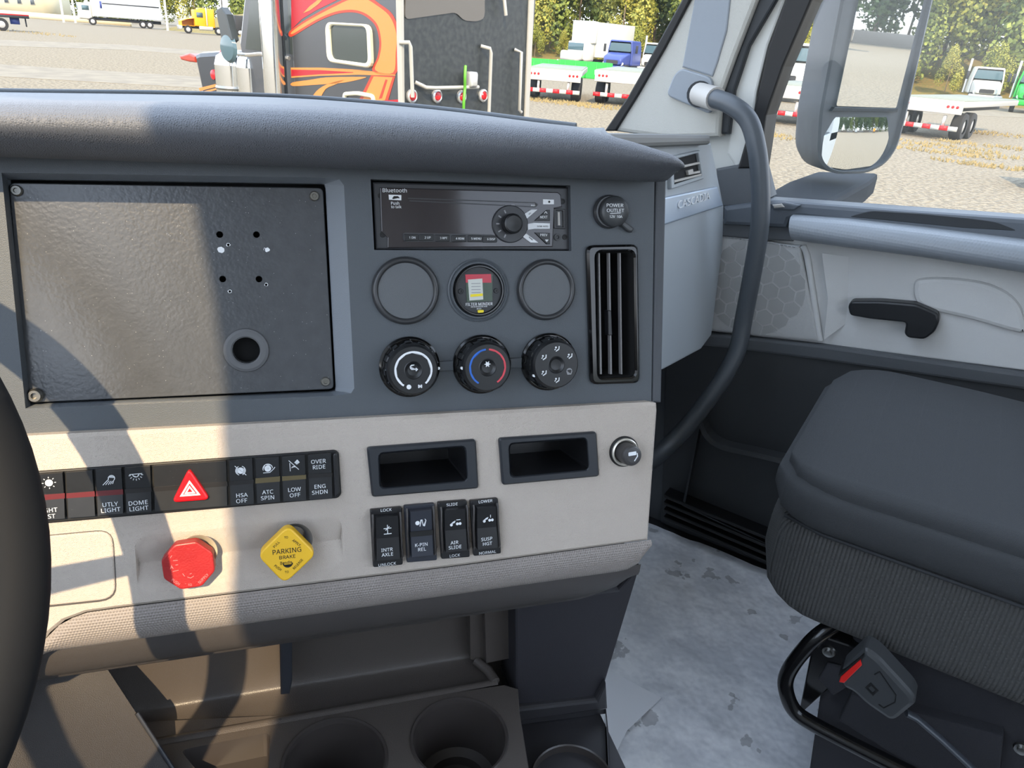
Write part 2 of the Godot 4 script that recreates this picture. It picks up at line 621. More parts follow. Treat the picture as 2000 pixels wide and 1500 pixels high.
	for y in 1024:
		for x in 1024:
			var t: float = clamp((pn.get_pixel(x, y).r - 0.5) * 1.6 + (pf.get_pixel(x, y).r - 0.5) * 0.7 + 0.5, 0.0, 1.0)
			paper.set_pixel(x, y, c8(222, 224, 228).lerp(c8(246, 247, 249), t))
	var r := RandomNumberGenerator.new()
	r.seed = 77
	var damp := noise_img(1024, 0.02, FastNoiseLite.TYPE_SIMPLEX, 43, 4)
	for i in 40:
		var cx := r.randi_range(0, 1023)
		var cy := r.randi_range(0, 1023)
		var rad := r.randf_range(8.0, 42.0)
		var ax := r.randf_range(0.5, 1.6)
		for y in range(-int(rad * 1.7), int(rad * 1.7)):
			for x in range(-int(rad * 1.7), int(rad * 1.7)):
				var px := posmod(cx + x, 1024)
				var py := posmod(cy + y, 1024)
				var d := sqrt(x * x * ax + y * y / ax) / rad + (damp.get_pixel(px, py).r - 0.5) * 1.6
				if d < 0.8:
					paper.set_pixel(px, py, paper.get_pixel(px, py).lerp(c8(140, 140, 141), 0.45 * clamp((0.8 - d) * 7.0, 0.0, 1.0)))
	colored(mat("paper", Color.WHITE, 0.85), ImageTexture.create_from_image(paper), 1.6)
	var wrinkle := bumps(noise_img(512, 0.008, FastNoiseLite.TYPE_SIMPLEX, 44, 4), 14.0)
	M.paper.normal_enabled = true
	M.paper.normal_texture = wrinkle
	M.paper.normal_scale = 0.5
	# outdoors
	var gravel_n := bumps(noise_img(512, 0.08, FastNoiseLite.TYPE_SIMPLEX, 51, 4), 8.0)
	colored(grain(mat("gravel", Color.WHITE, 0.95), gravel_n, 0.35, 0.5, true), tones(1024, 0.05, c8(98, 90, 75), c8(134, 125, 105), 52, c8(74, 67, 55), 14000, 1.8, 3), 0.11, true)
	colored(mat("lane", Color.WHITE, 0.9), tones(512, 0.01, c8(104, 96, 81), c8(120, 112, 94), 53, c8(84, 77, 64), 1500, 1.4), 0.14, true)
	mat("dry_grass", c8(150, 134, 92), 0.95)
	M.dry_grass.vertex_color_use_as_albedo = false
	colored(mat("bank", Color.WHITE, 0.95), tones(512, 0.03, c8(124, 100, 52), c8(92, 94, 44), 54, c8(150, 130, 80), 6000, 1.8, 2), 0.16, true)
	var leaf := mat("leaf", Color.WHITE, 0.7)
	leaf.vertex_color_use_as_albedo = true
	leaf.backlight_enabled = true
	leaf.backlight = Color(0.35, 0.4, 0.12)
	mat("bark", c8(110, 96, 80), 0.9)
	mat("rig_black", c8(30, 31, 34), 0.22)
	M.rig_black.clearcoat_enabled = true
	mat("rig_red", c8(148, 12, 26), 0.3)
	mat("rig_edge", c8(158, 46, 18), 0.35)
	mat("rig_orange", c8(184, 116, 50), 0.35)
	colored(mat("rig_dusty", Color.WHITE, 0.5), tones(512, 0.02, c8(26, 29, 29), c8(44, 47, 45), 61, c8(120, 120, 115), 500, 1.6), 1.2)
	mat("rig_glass", c8(58, 64, 62), 0.12)
	mat("truck_white", c8(196, 196, 188), 0.35)
	mat("box_paint", c8(176, 184, 192), 0.4)
	mat("drum_paint", c8(128, 130, 128), 0.5)
	mat("car_silver", c8(158, 160, 162), 0.35, 0.4)
	mat("truck_orange", c8(240, 158, 28), 0.35)
	mat("truck_blue", c8(52, 66, 128), 0.35)
	mat("truck_green", c8(40, 178, 62), 0.4)
	mat("glass_dark", c8(70, 92, 100), 0.08)
	mat("tyre", c8(34, 34, 35), 0.85)
	mat("chassis", c8(44, 46, 50), 0.7)
	mat("deck", c8(112, 116, 104), 0.7)
	mat("aluminium", c8(206, 206, 204), 0.35, 0.7)
	mat("sign_red", c8(206, 26, 34), 0.5)
	mat("lamp_red", c8(176, 20, 26), 0.25)
	mat("lamp_amber", c8(226, 120, 30), 0.3)
	mat("hose_green", c8(88, 160, 40), 0.45)
	mat("house_wall", c8(196, 188, 160), 0.9)
	mat("house_window", c8(96, 104, 112), 0.2)
	mat("fence_brown", c8(104, 92, 78), 0.9)
	mat("fence_grey", c8(118, 112, 104), 0.9)
	mat("concrete", c8(206, 192, 160), 0.9)
	mat("pole", c8(214, 208, 190), 0.7)
	mat("mirror_glass", c8(236, 240, 240), 0.01, 1.0)
	mat("mirror_shell", c8(84, 88, 92), 0.55)
	grain(M.mirror_shell, fine, 16.0, 0.3)
	mat("mirror_arm", c8(34, 37, 43), 0.75, 0.0, 0.25)

# ---------------------------------------------------------------- the scene
func _ready() -> void:
	rng.seed = 20240
	var cam := Camera3D.new()
	cam.name = "camera"
	cam.fov = 2.0 * rad_to_deg(atan(750.0 / 1450.0))
	cam.near = 0.01
	cam.far = 2000.0
	cam.position = Vector3(0, 2.35, 0)
	cam.rotation_degrees = Vector3(-24.9, -60.0, 4.3)
	add_child(cam)
	cam.current = true
	var env := Environment.new()
	env.background_mode = Environment.BG_SKY
	var sky := Sky.new()
	var sm := ProceduralSkyMaterial.new()
	sm.sky_top_color = c8(186, 202, 224)
	sm.sky_horizon_color = c8(228, 232, 236)
	sm.ground_bottom_color = c8(150, 145, 130)
	sm.ground_horizon_color = c8(200, 196, 184)
	sm.sky_energy_multiplier = 1.9
	sm.sun_angle_max = 1.0
	sky.sky_material = sm
	env.sky = sky
	env.tonemap_mode = Environment.TONE_MAPPER_LINEAR
	env.tonemap_exposure = 1.25
	env.sdfgi_enabled = true
	env.ssao_enabled = true
	env.ssil_enabled = true
	var we := WorldEnvironment.new()
	we.name = "world_environment"
	we.environment = env
	add_child(we)
	var sun := DirectionalLight3D.new()
	sun.name = "sun"
	sun.light_color = c8(255, 228, 186)
	sun.light_energy = 1.85
	sun.light_angular_distance = 0.6
	sun.shadow_enabled = true
	sun.look_at_from_position(Vector3.ZERO, Vector3(0.87, -0.9, -0.6), Vector3.UP)
	add_child(sun)
	make_materials()
	build_cab()
	build_dash()
	build_display_plate()
	build_radio()
	build_gauges()
	build_climate()
	build_vents()
	build_switches()
	build_brake_knobs()
	build_console()
	build_wheel()
	build_door()
	build_pillar()
	build_seat()
	build_mirror()
	build_yard()
	build_rig()
	build_parked()
	build_trees()

# ---------------------------------------------------------------- cab shell
func slab(parent: Node3D, called: String, a: Vector3, b: Vector3, material: Material, bevel := 0.0) -> MeshInstance3D:
	var st := new_st()
	box(st, (a + b) / 2, (b - a).abs(), bevel)
	return part(parent, called, st, material)

func glass_z(x: float, y: float) -> float:   # where the windshield stands
	var t := (x - 0.48) / 0.98
	return -0.665 + (y - 2.2) * 0.52 - 0.2 * (1.0 - t * t)

func build_cab() -> void:
	var fl := setting("floor", "dark rubber floor of the truck cab", "floor")
	slab(fl, "floor_pan", Vector3(-0.48, 1.2, -1.0), Vector3(1.56, FLOOR_Y, 1.2), M.floor_rubber)
	var ce := setting("ceiling", "pale headlining of the truck cab", "ceiling")
	slab(ce, "roof_panel", Vector3(-0.48, 3.2, -0.42), Vector3(1.56, 3.26, 1.2), M.lining)
	var wf := setting("wall_front", "dark bulkhead below the windshield", "wall")
	slab(wf, "bulkhead", Vector3(-0.48, 1.2, -1.06), Vector3(1.5, 2.14, -0.98), M.dark)
	var wg := setting("wall_right", "dark cowl side below the windshield pillar", "wall")
	slab(wg, "cowl_side", Vector3(1.49, 1.2, -1.06), Vector3(1.56, 2.17, -0.5), M.dark)
	var wl := setting("wall_left", "unseen driver side wall of the cab with a window opening shaped for the sun patch", "wall", Transform3D(DOOR, Vector3(-0.42, 0, 0)))
	var st := new_st()
	pierced(st, PackedVector2Array([Vector2(-1.06, 1.2), Vector2(1.2, 1.2), Vector2(1.2, 3.26), Vector2(-1.06, 3.26)]), [PackedVector2Array([Vector2(-0.94, 2.06), Vector2(0.104, 2.06), Vector2(0.104, 2.77), Vector2(0.094, 2.9), Vector2(0.08, 3.02), Vector2(0.05, 3.17), Vector2(-0.6, 3.17)])], 0.0, 0.06)  # opening edges shaped so the sun patch lands on the dash
	part(wl, "door_side", st, M.lining)
	var wr := setting("wall_rear", "unseen rear wall of the cab with a wide opening added to let in light", "wall", Transform3D(Basis.IDENTITY, Vector3(0, 0, 1.14)))
	st = new_st()
	pierced(st, PackedVector2Array([Vector2(-0.48, 1.2), Vector2(1.56, 1.2), Vector2(1.56, 3.26), Vector2(-0.48, 3.26)]), [rect(0.54, 2.5, 1.7, 0.9, 0.06)], 0.0, 0.06)  # wide opening added to brighten the cab
	part(wr, "back_panel", st, M.lining)
	# windshield
	var w1 := setting("window_1", "curved windshield of the truck", "windshield")
	st = new_st()
	var rows := []
	for j in 9:
		var row := PackedVector3Array()
		for i in 25:
			var y := lerpf(2.16, 3.22, j / 8.0)
			var x := lerpf(-0.42, 1.46, i / 24.0)
			row.append(Vector3(x, y, glass_z(x, y)))
		rows.append(row)
	skin(st, rows)
	part(w1, "pane", st, M.pane)
	var w3 := setting("window_3", "unseen back window added to light the cab", "window")  # out of view, added for more light inside
	slab(w3, "pane", Vector3(-0.32, 2.04, 1.165), Vector3(1.4, 2.96, 1.17), M.pane)

# ---------------------------------------------------------------- dashboard
func to_frame(o: MeshInstance3D, root: Node3D, b: Basis, at: Vector3) -> MeshInstance3D:
	o.transform = root.transform.affine_inverse() * Transform3D(b, at)
	return o

func interp(pts: PackedVector2Array, x: float) -> float:
	for i in pts.size() - 1:
		if x <= pts[i + 1].x:
			return lerpf(pts[i].y, pts[i + 1].y, clamp((x - pts[i].x) / (pts[i + 1].x - pts[i].x), 0.0, 1.0))
	return pts[pts.size() - 1].y

var screen_hole: PackedVector2Array = PackedVector2Array([Vector2(-0.3592, 0.0313), Vector2(-0.1232, 0.0321), Vector2(-0.1128, 0.031), Vector2(-0.1093, 0.0261), Vector2(-0.1087, -0.1473), Vector2(-0.1116, -0.1517), Vector2(-0.1253, -0.1531), Vector2(-0.3625, -0.1481)])
var screen_floor: PackedVector2Array = PackedVector2Array([Vector2(-0.3603, 0.0279), Vector2(-0.127, 0.0284), Vector2(-0.1244, 0.028), Vector2(-0.1237, 0.0254), Vector2(-0.1238, -0.1482), Vector2(-0.1244, -0.1509), Vector2(-0.1289, -0.152), Vector2(-0.3654, -0.1473)])
var radio_hole: PackedVector2Array = PackedVector2Array([Vector2(-0.0869, 0.0315), Vector2(0.0943, 0.0293), Vector2(0.0954, -0.0299), Vector2(-0.0863, -0.0276)])
var vent_hole: PackedVector2Array = PackedVector2Array([Vector2(0.1134, -0.0263), Vector2(0.1629, -0.0271), Vector2(0.1664, -0.1568), Vector2(0.1169, -0.1555)])

func build_dash() -> void:
	var d := thing("dashboard", "dark grey centre dashboard with beige switch fascia, turned towards the driver", "dashboard", Transform3D(DASH, DASH_AT))
	# padded brow
	var top := curve2(PackedVector2Array([Vector2(-0.4584, 0.0722), Vector2(-0.3426, 0.0766), Vector2(-0.2452, 0.0798), Vector2(-0.1371, 0.0814), Vector2(-0.0376, 0.0795), Vector2(0.027, 0.0765), Vector2(0.0863, 0.0734), Vector2(0.1196, 0.0678), Vector2(0.1542, 0.0586), Vector2(0.1755, 0.0526), Vector2(0.1827, 0.0497), Vector2(0.1854, 0.0458)]))
	var bot := PackedVector2Array([Vector2(-0.4632, 0.0381), Vector2(-0.3467, 0.039), Vector2(-0.1396, 0.0369), Vector2(0.0265, 0.0341), Vector2(0.1649, 0.0307), Vector2(0.1791, 0.0319), Vector2(0.1856, 0.0374)])
	var st := new_st()
	var rows := []
	var last := PackedVector3Array()
	var umax: float = top[top.size() - 1].x
	for i in 91:
		var u := lerpf(-0.62, umax, i / 90.0)
		var a := interp(top, u)
		var b := interp(bot, u)
		var k: float = clamp((umax - u) / 0.03, 0.0, 1.0)
		k = sqrt(1.0 - (1.0 - k) * (1.0 - k)) * 0.6 + 0.4
		var prof := curve2(PackedVector2Array([Vector2(0.0, b + 0.006), Vector2(0.03, b), Vector2(0.058, b + 0.006), Vector2(0.075, lerpf(b, a, 0.45)), Vector2(0.062, lerpf(b, a, 0.8)), Vector2(0.03, a + 0.001), Vector2(0.0, a + 0.007), Vector2(-0.05, a + 0.012)]), 4)
		var row := PackedVector3Array()
		for p in prof: row.append(Vector3(u, p.y, p.x * k if p.x > 0 else p.x))
		rows.append(row)
		last = row
	skin(st, rows, false, true, true)
	fan(st, last)
	part(d, "brow_pad", st, M.pad, "leather-grained padded brow")
	# pale edge of the brow's end
	st = new_st()
	var edge := PackedVector3Array()
	for k in range(6, last.size() - 6): edge.append(last[k] + Vector3(0.0012, 0, 0))
	tube(st, edge, 0.0016, 6)
	part(d, "brow_end_seam", st, M.bar_collar)
	# top shelf behind the brow, down to the windshield
	st = new_st()
	var far := PackedVector3Array()
	var near := PackedVector3Array()
	for i in 30:
		var u := lerpf(-0.62, 0.2, i / 29.0)
		var q := DASH_AT + DASH * Vector3(u, interp(top, u) + 0.009, -0.03)
		near.append(q)
		var x := lerpf(-0.4, 1.44, i / 29.0)
		far.append(Vector3(x, 2.2, glass_z(x, 2.2) + 0.01))
	var crest := curve(PackedVector3Array([Vector3(0.247, 2.263, -0.9576), Vector3(0.3497, 2.263, -0.922), Vector3(0.4617, 2.263, -0.8754), Vector3(0.5943, 2.263, -0.826), Vector3(0.7214, 2.263, -0.7471), Vector3(0.7906, 2.263, -0.5967), Vector3(0.7997, 2.263, -0.4537), Vector3(0.8099, 2.263, -0.4082), Vector3(0.7947, 2.263, -0.3619)]), 4)
	var mid := PackedVector3Array()
	for i in 30:
		var t := i / 29.0 * (crest.size() - 1)
		mid.append(crest[int(t)].lerp(crest[min(int(t) + 1, crest.size() - 1)], t - int(t)))
	skin(st, [near, mid, far], false, false, true)
	to_frame(part(d, "top_shelf", st, M.panel), d, Basis.IDENTITY, Vector3.ZERO)
	st = new_st()
	tube(st, curve(PackedVector3Array([Vector3(0.3497, 2.263, -0.922), Vector3(0.4645, 2.263, -0.8806), Vector3(0.6023, 2.263, -0.8368), Vector3(0.7317, 2.263, -0.7577), Vector3(0.8017, 2.263, -0.6051), Vector3(0.8102, 2.263, -0.4598), Vector3(0.8151, 2.263, -0.4109)]), 5), 0.0035, 8)
	to_frame(part(d, "defroster_ridge", st, M.panel), d, Basis.IDENTITY, Vector3.ZERO)
	# upper face with its openings
	st = new_st()
	var outline := PackedVector2Array([Vector2(-0.62, -0.181), Vector2(0.181, -0.181), Vector2(0.1795, 0.06), Vector2(-0.62, 0.06)])
	pierced(st, outline, [screen_hole, radio_hole, vent_hole], -0.012, 0.0)
	part(d, "upper_face", st, M.panel)
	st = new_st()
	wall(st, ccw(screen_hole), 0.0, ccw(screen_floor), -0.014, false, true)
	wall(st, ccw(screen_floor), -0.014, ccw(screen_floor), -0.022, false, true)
	part(d, "recess_bevel", st, M.bevel_lit)
	st = new_st()
	prism(st, PackedVector2Array([Vector2(0.1809, 0.0369), Vector2(0.1918, 0.0356), Vector2(0.1917, -0.1801), Vector2(0.182, -0.1795)]), -0.06, 0.001, 0.002)
	part(d, "edge_strip", st, M.panel_edge, "grained strip along the end of the face")
	# beige fascia
	var fascia := PackedVector2Array([Vector2(-0.5356, -0.1657), Vector2(-0.3576, -0.1681), Vector2(-0.1074, -0.1726), Vector2(0.1736, -0.1767), Vector2(0.1814, -0.1783), Vector2(0.1821, -0.186), Vector2(0.175, -0.3193), Vector2(-0.0195, -0.3205), Vector2(-0.114, -0.32), Vector2(-0.2431, -0.3191), Vector2(-0.3101, -0.3186), Vector2(-0.3337, -0.319), Vector2(-0.3501, -0.3236), Vector2(-0.3617, -0.3325), Vector2(-0.377, -0.3532), Vector2(-0.4016, -0.3802), Vector2(-0.5687, -0.3897)])
	var pockets := [PackedVector2Array([Vector2(-0.0989, -0.2004), Vector2(-0.0057, -0.2011), Vector2(-0.0041, -0.2427), Vector2(-0.0966, -0.241)]), PackedVector2Array([Vector2(0.0211, -0.2019), Vector2(0.1133, -0.2033), Vector2(0.1162, -0.2429), Vector2(0.0236, -0.242)])]
	var recess_quad := ccw(PackedVector2Array([Vector2(-0.2925, -0.2579), Vector2(-0.1256, -0.2592), Vector2(-0.1265, -0.3061), Vector2(-0.2938, -0.3079)]))
	var recess := rounded(recess_quad, 0.012, 5)
	st = new_st()
	pierced(st, fascia, [pockets[0], pockets[1], recess], -0.005, 0.012, 0.003)
	part(d, "switch_fascia", st, M.beige, "beige grained switch fascia")
	st = new_st()
	var rm := rounded(inset(recess_quad, 0.003), 0.011, 5)
	var rf := rounded(inset(recess_quad, 0.008), 0.009, 5)
	wall(st, recess, 0.012, rm, 0.002, true, true)
	wall(st, rm, 0.002, rf, -0.002, true, true)
	cap(st, rf, -0.002, true)
	part(d, "knob_recess", st, M.beige)
	# small lid beside the wheel
	st = new_st()
	prism(st, rounded(PackedVector2Array([Vector2(-0.4072, -0.249), Vector2(-0.3077, -0.2501), Vector2(-0.3104, -0.309), Vector2(-0.4138, -0.3065)]), 0.012, 5), 0.01, 0.0135, 0.0012)
	part(d, "fuse_lid", st, M.beige)
	st = new_st()
	var lid := rounded(PackedVector2Array([Vector2(-0.4084, -0.2486), Vector2(-0.3072, -0.2494), Vector2(-0.3097, -0.3107), Vector2(-0.4145, -0.3084)]), 0.013, 5)
	prism(st, lid, 0.008, 0.0122)
	part(d, "lid_gap", st, M.fascia)
	# textured lip under the fascia
	st = new_st()
	var seam := PackedVector2Array([Vector2(-0.5687, -0.3897), Vector2(-0.4016, -0.3802), Vector2(-0.377, -0.3532), Vector2(-0.3617, -0.3325), Vector2(-0.3501, -0.3236), Vector2(-0.3337, -0.319), Vector2(-0.3101, -0.3186), Vector2(-0.2431, -0.3191), Vector2(-0.114, -0.32), Vector2(-0.0195, -0.3205), Vector2(0.175, -0.3193)])
	rows = []
	for i in 60:
		var u := lerpf(-0.45, 0.1785, i / 59.0)
		var s := interp(seam, u)
		var k: float = clamp((0.1785 - u) / 0.03, 0.0, 1.0)
		k = sqrt(1.0 - (1.0 - k) * (1.0 - k))
		var deep: float = min(s - 0.004, -0.353)
		var low := lerpf(s - 0.012, deep, k)
		var prof := curve2(PackedVector2Array([Vector2(0.0105, s), Vector2(0.0125, lerpf(s, low, 0.3)), Vector2(0.010, lerpf(s, low, 0.65)), Vector2(0.001, low), Vector2(-0.014, low - 0.004)]), 4)
		var row := PackedVector3Array()
		for p in prof: row.append(Vector3(u, p.y, p.x))
		rows.append(row)
	skin(st, rows)
	part(d, "textured_lip", st, M.strip, "finely dotted rounded lip")
	# underside that runs back below the lip
	st = new_st()
	rows = []
	for i in 40:
		var u := lerpf(-0.45, 0.176, i / 39.0)
		var k: float = clamp((0.176 - u) / 0.05, 0.0, 1.0)
		k = sqrt(1.0 - (1.0 - k) * (1.0 - k))
		var row := PackedVector3Array()
		for p in curve2(PackedVector2Array([Vector2(-0.006, -0.352), Vector2(-0.012, -0.366), Vector2(-0.03, lerpf(-0.372, -0.389, k)), Vector2(-0.055, lerpf(-0.38, -0.404, k)), Vector2(-0.062, lerpf(-0.38, -0.408, k)), Vector2(-0.09, -0.398)]), 3):
			row.append(Vector3(u, p.y, p.x))
		rows.append(row)
	skin(st, rows)
	part(d, "underside", st, M.fascia)
	st = new_st()
	prism(st, PackedVector2Array([Vector2(0.0631, -0.4262), Vector2(0.1902, -0.4277), Vector2(0.2124, -0.3969), Vector2(0.1922, -0.5773), Vector2(0.1843, -0.6081), Vector2(0.077, -0.5989)]), -0.2, 0.03, 0.003)
	to_frame(part(d, "knee_bolster", st, M.bolster), d, STACK, DASH_AT)
	# unseen filler block behind the faces, added to block light
	st = new_st()
	prism(st, PackedVector2Array([Vector2(-0.62, -0.40), Vector2(0.176, -0.36), Vector2(0.178, 0.06), Vector2(-0.62, 0.06)]), -0.4, -0.06)
	part(d, "body", st, M.dark)
	# pocket bins
	var inner := [PackedVector2Array([Vector2(-0.0909, -0.2045), Vector2(-0.0141, -0.2045), Vector2(-0.0129, -0.2361), Vector2(-0.0908, -0.2355)]), PackedVector2Array([Vector2(0.0286, -0.2057), Vector2(0.1046, -0.2065), Vector2(0.1069, -0.2371), Vector2(0.0297, -0.2368)])]
	for i in 2:
		st = new_st()
		var o := rounded(inset(ccw(pockets[i]), -0.0025), 0.003, 3)
		var n := rounded(ccw(inner[i]), 0.004, 3)
		ring(st, o, n, 0.01, 0.0165, 0.0016)
		var f := part(d, "pocket_frame", st, M.pocket_frame)
		st = new_st()
		var back := inset(n, 0.002)
		wall(st, n, 0.0165, back, -0.055, false, true)
		cap(st, back, -0.055, true)
		part(f, "pocket_bin", st, M.black_satin)
	# passenger end of the dash
	st = new_st()
	prism(st, PackedVector2Array([Vector2(-0.4269, 0.1547), Vector2(0.1823, 0.1171), Vector2(0.2581, -0.0055), Vector2(0.251, -0.0815), Vector2(0.1771, -0.2432), Vector2(0.1152, -0.2528), Vector2(-0.0794, -0.2299), Vector2(-0.4774, -0.1507)]), -0.3, 0.0, 0.004)
	to_frame(part(d, "passenger_panel", st, M.glovebox, "plain grey panel on the passenger side"), d, SIDE, SIDE_AT)
	st = new_st()
	prism(st, PackedVector2Array([Vector2(-0.4595, 0.1706), Vector2(0.1201, 0.1325), Vector2(0.1169, 0.1167), Vector2(-0.1925, 0.1341), Vector2(-0.4621, 0.1548)]), -0.3, 0.02, 0.006)
	to_frame(part(d, "passenger_shelf", st, M.shelf_edge), d, SIDE, SIDE_AT)
	st = new_st()
	prism(st, PackedVector2Array([Vector2(-0.0732, 0.0516), Vector2(0.2008, 0.0375), Vector2(0.2351, -0.0025), Vector2(-0.0765, 0.0087)]), -0.01, 0.006, 0.003)
	var band := to_frame(part(d, "trim_band", st, M.silver, "silver band with raised name letters"), d, SIDE, SIDE_AT)
	text(band, "CASCADIA", Vector2(0.0668, 0.0297), 0.0065, 0.0122, M.letter_silver, -1.7, 2.1, "raised_letters", 0.003)
	# passenger vent
	st = new_st()
	var vo := rounded(PackedVector2Array([Vector2(-0.0371, 0.1101), Vector2(0.1053, 0.1094), Vector2(0.1254, 0.0593), Vector2(-0.0384, 0.06)]), 0.004, 3)
	var vi := rounded(PackedVector2Array([Vector2(-0.0239, 0.1043), Vector2(0.0944, 0.1052), Vector2(0.1118, 0.066), Vector2(-0.0242, 0.0656)]), 0.004, 3)
	ring(st, vo, vi, -0.005, 0.006, 0.0015)
	var vent := to_frame(part(d, "side_vent", st, M.glovebox), d, SIDE, SIDE_AT)
	st = new_st()
	prism(st, vi, -0.004, 0.001)
	part(vent, "duct", st, M.void)
	for q in [PackedVector2Array([Vector2(-0.0201, 0.0922), Vector2(0.1019, 0.0901), Vector2(0.1044, 0.0865), Vector2(-0.0204, 0.0882)]), PackedVector2Array([Vector2(-0.0215, 0.0725), Vector2(0.1147, 0.0692), Vector2(0.1146, 0.0657), Vector2(-0.0217, 0.0685)]), PackedVector2Array([Vector2(0.0417, 0.0814), Vector2(0.0672, 0.0815), Vector2(0.0695, 0.0762), Vector2(0.104, 0.0754), Vector2(0.1038, 0.0711), Vector2(0.0463, 0.0735)])]:
		st = new_st()
		prism(st, q, 0.0, 0.0055, 0.0008)
		part(vent, "slat", st, M.bar_collar)

# ---------------------------------------------------------------- devices on the dash
func screw(parent: Node3D, at: Vector2, w: float, r: float, tall: float) -> void:
	var st := new_st()
	lathe(st, Vector3(at.x, at.y, w), [Vector2(r, 0), Vector2(r, tall * 0.6), Vector2(r * 0.8, tall), Vector2(r * 0.45, tall), Vector2(r * 0.4, tall * 0.5), Vector2(0, tall * 0.5)], 18)
	part(parent, "screw", st, M.screw)

func build_display_plate() -> void:
	var c := Vector2(-0.2515, -0.0601)
	var t := dash_thing("cover_plate", "satin black blanking plate with screw holes and a round grommet, left of the radio", "plate", c)
	var outline := rounded(PackedVector2Array([Vector2(-0.359, 0.0251), Vector2(-0.126, 0.0248), Vector2(-0.1257, -0.1491), Vector2(-0.365, -0.1457)]), 0.004, 3)
	var holes := []
	for p in [Vector2(-0.2111, -0.0139), Vector2(-0.1822, -0.014), Vector2(-0.2114, -0.0504), Vector2(-0.1826, -0.051)]: holes.append(disc(p, 0.0028, 10))
	for p in [Vector2(-0.205, -0.0223), Vector2(-0.176, -0.0263), Vector2(-0.1771, -0.0558), Vector2(-0.2065, -0.0608)]: holes.append(disc(p, 0.0011, 6))
	var g := Vector2(-0.1968, -0.111)
	holes.append(disc(g, 0.0112, 24))
	var st := new_st()
	pierced(st, outline, holes, -0.0165, -0.0125, 0.0006)
	part(t, "plate", st, M.plate)
	st = new_st()
	prism(st, inset(ccw(outline), -0.0005), -0.03, -0.024)
	part(t, "backing", st, M.void)
	st = new_st()
	lathe(st, Vector3(g.x, g.y, -0.0125), [Vector2(0.0112, -0.008), Vector2(0.0112, 0.0022), Vector2(0.0124, 0.003), Vector2(0.016, 0.003), Vector2(0.0182, 0.0022), Vector2(0.019, 0.0)], 40)
	part(t, "grommet", st, M.grommet, "grey rubber ring round a dark hole")
	screw(t, Vector2(-0.3541, 0.0194), -0.0125, 0.0042, 0.003)
	screw(t, Vector2(-0.1335, 0.0179), -0.0125, 0.0042, 0.0025)
	screw(t, Vector2(-0.1325, -0.1418), -0.0125, 0.0042, 0.0025)
	screw(t, Vector2(-0.3575, -0.1396), -0.0125, 0.0056, 0.0065)
	# bare metal where the paint has chipped beside the small holes
	for q in [[Vector2(-0.2112, -0.0264), 0.0028], [Vector2(-0.1744, -0.0267), 0.0022], [Vector2(-0.205, -0.0223), 0.0017], [Vector2(-0.1771, -0.0558), 0.0017], [Vector2(-0.2065, -0.0608), 0.0017], [Vector2(-0.176, -0.0263), 0.0016]]:
		st = new_st()
		var o := PackedVector2Array()
		var n := PackedVector2Array()
		for k in 14:
			var a := TAU * k / 14.0
			var r: float = q[1] * rng.randf_range(0.75, 1.15)
			o.append(q[0] + Vector2(cos(a), sin(a) * 0.85) * r)
			n.append(q[0] + Vector2(cos(a), sin(a)) * 0.0011)
		if q[1] > 0.002: prism(st, o, -0.0126, -0.0123)
		else: ring(st, o, n, -0.0126, -0.0123)
		part(t, "paint_chip", st, M.white_print)

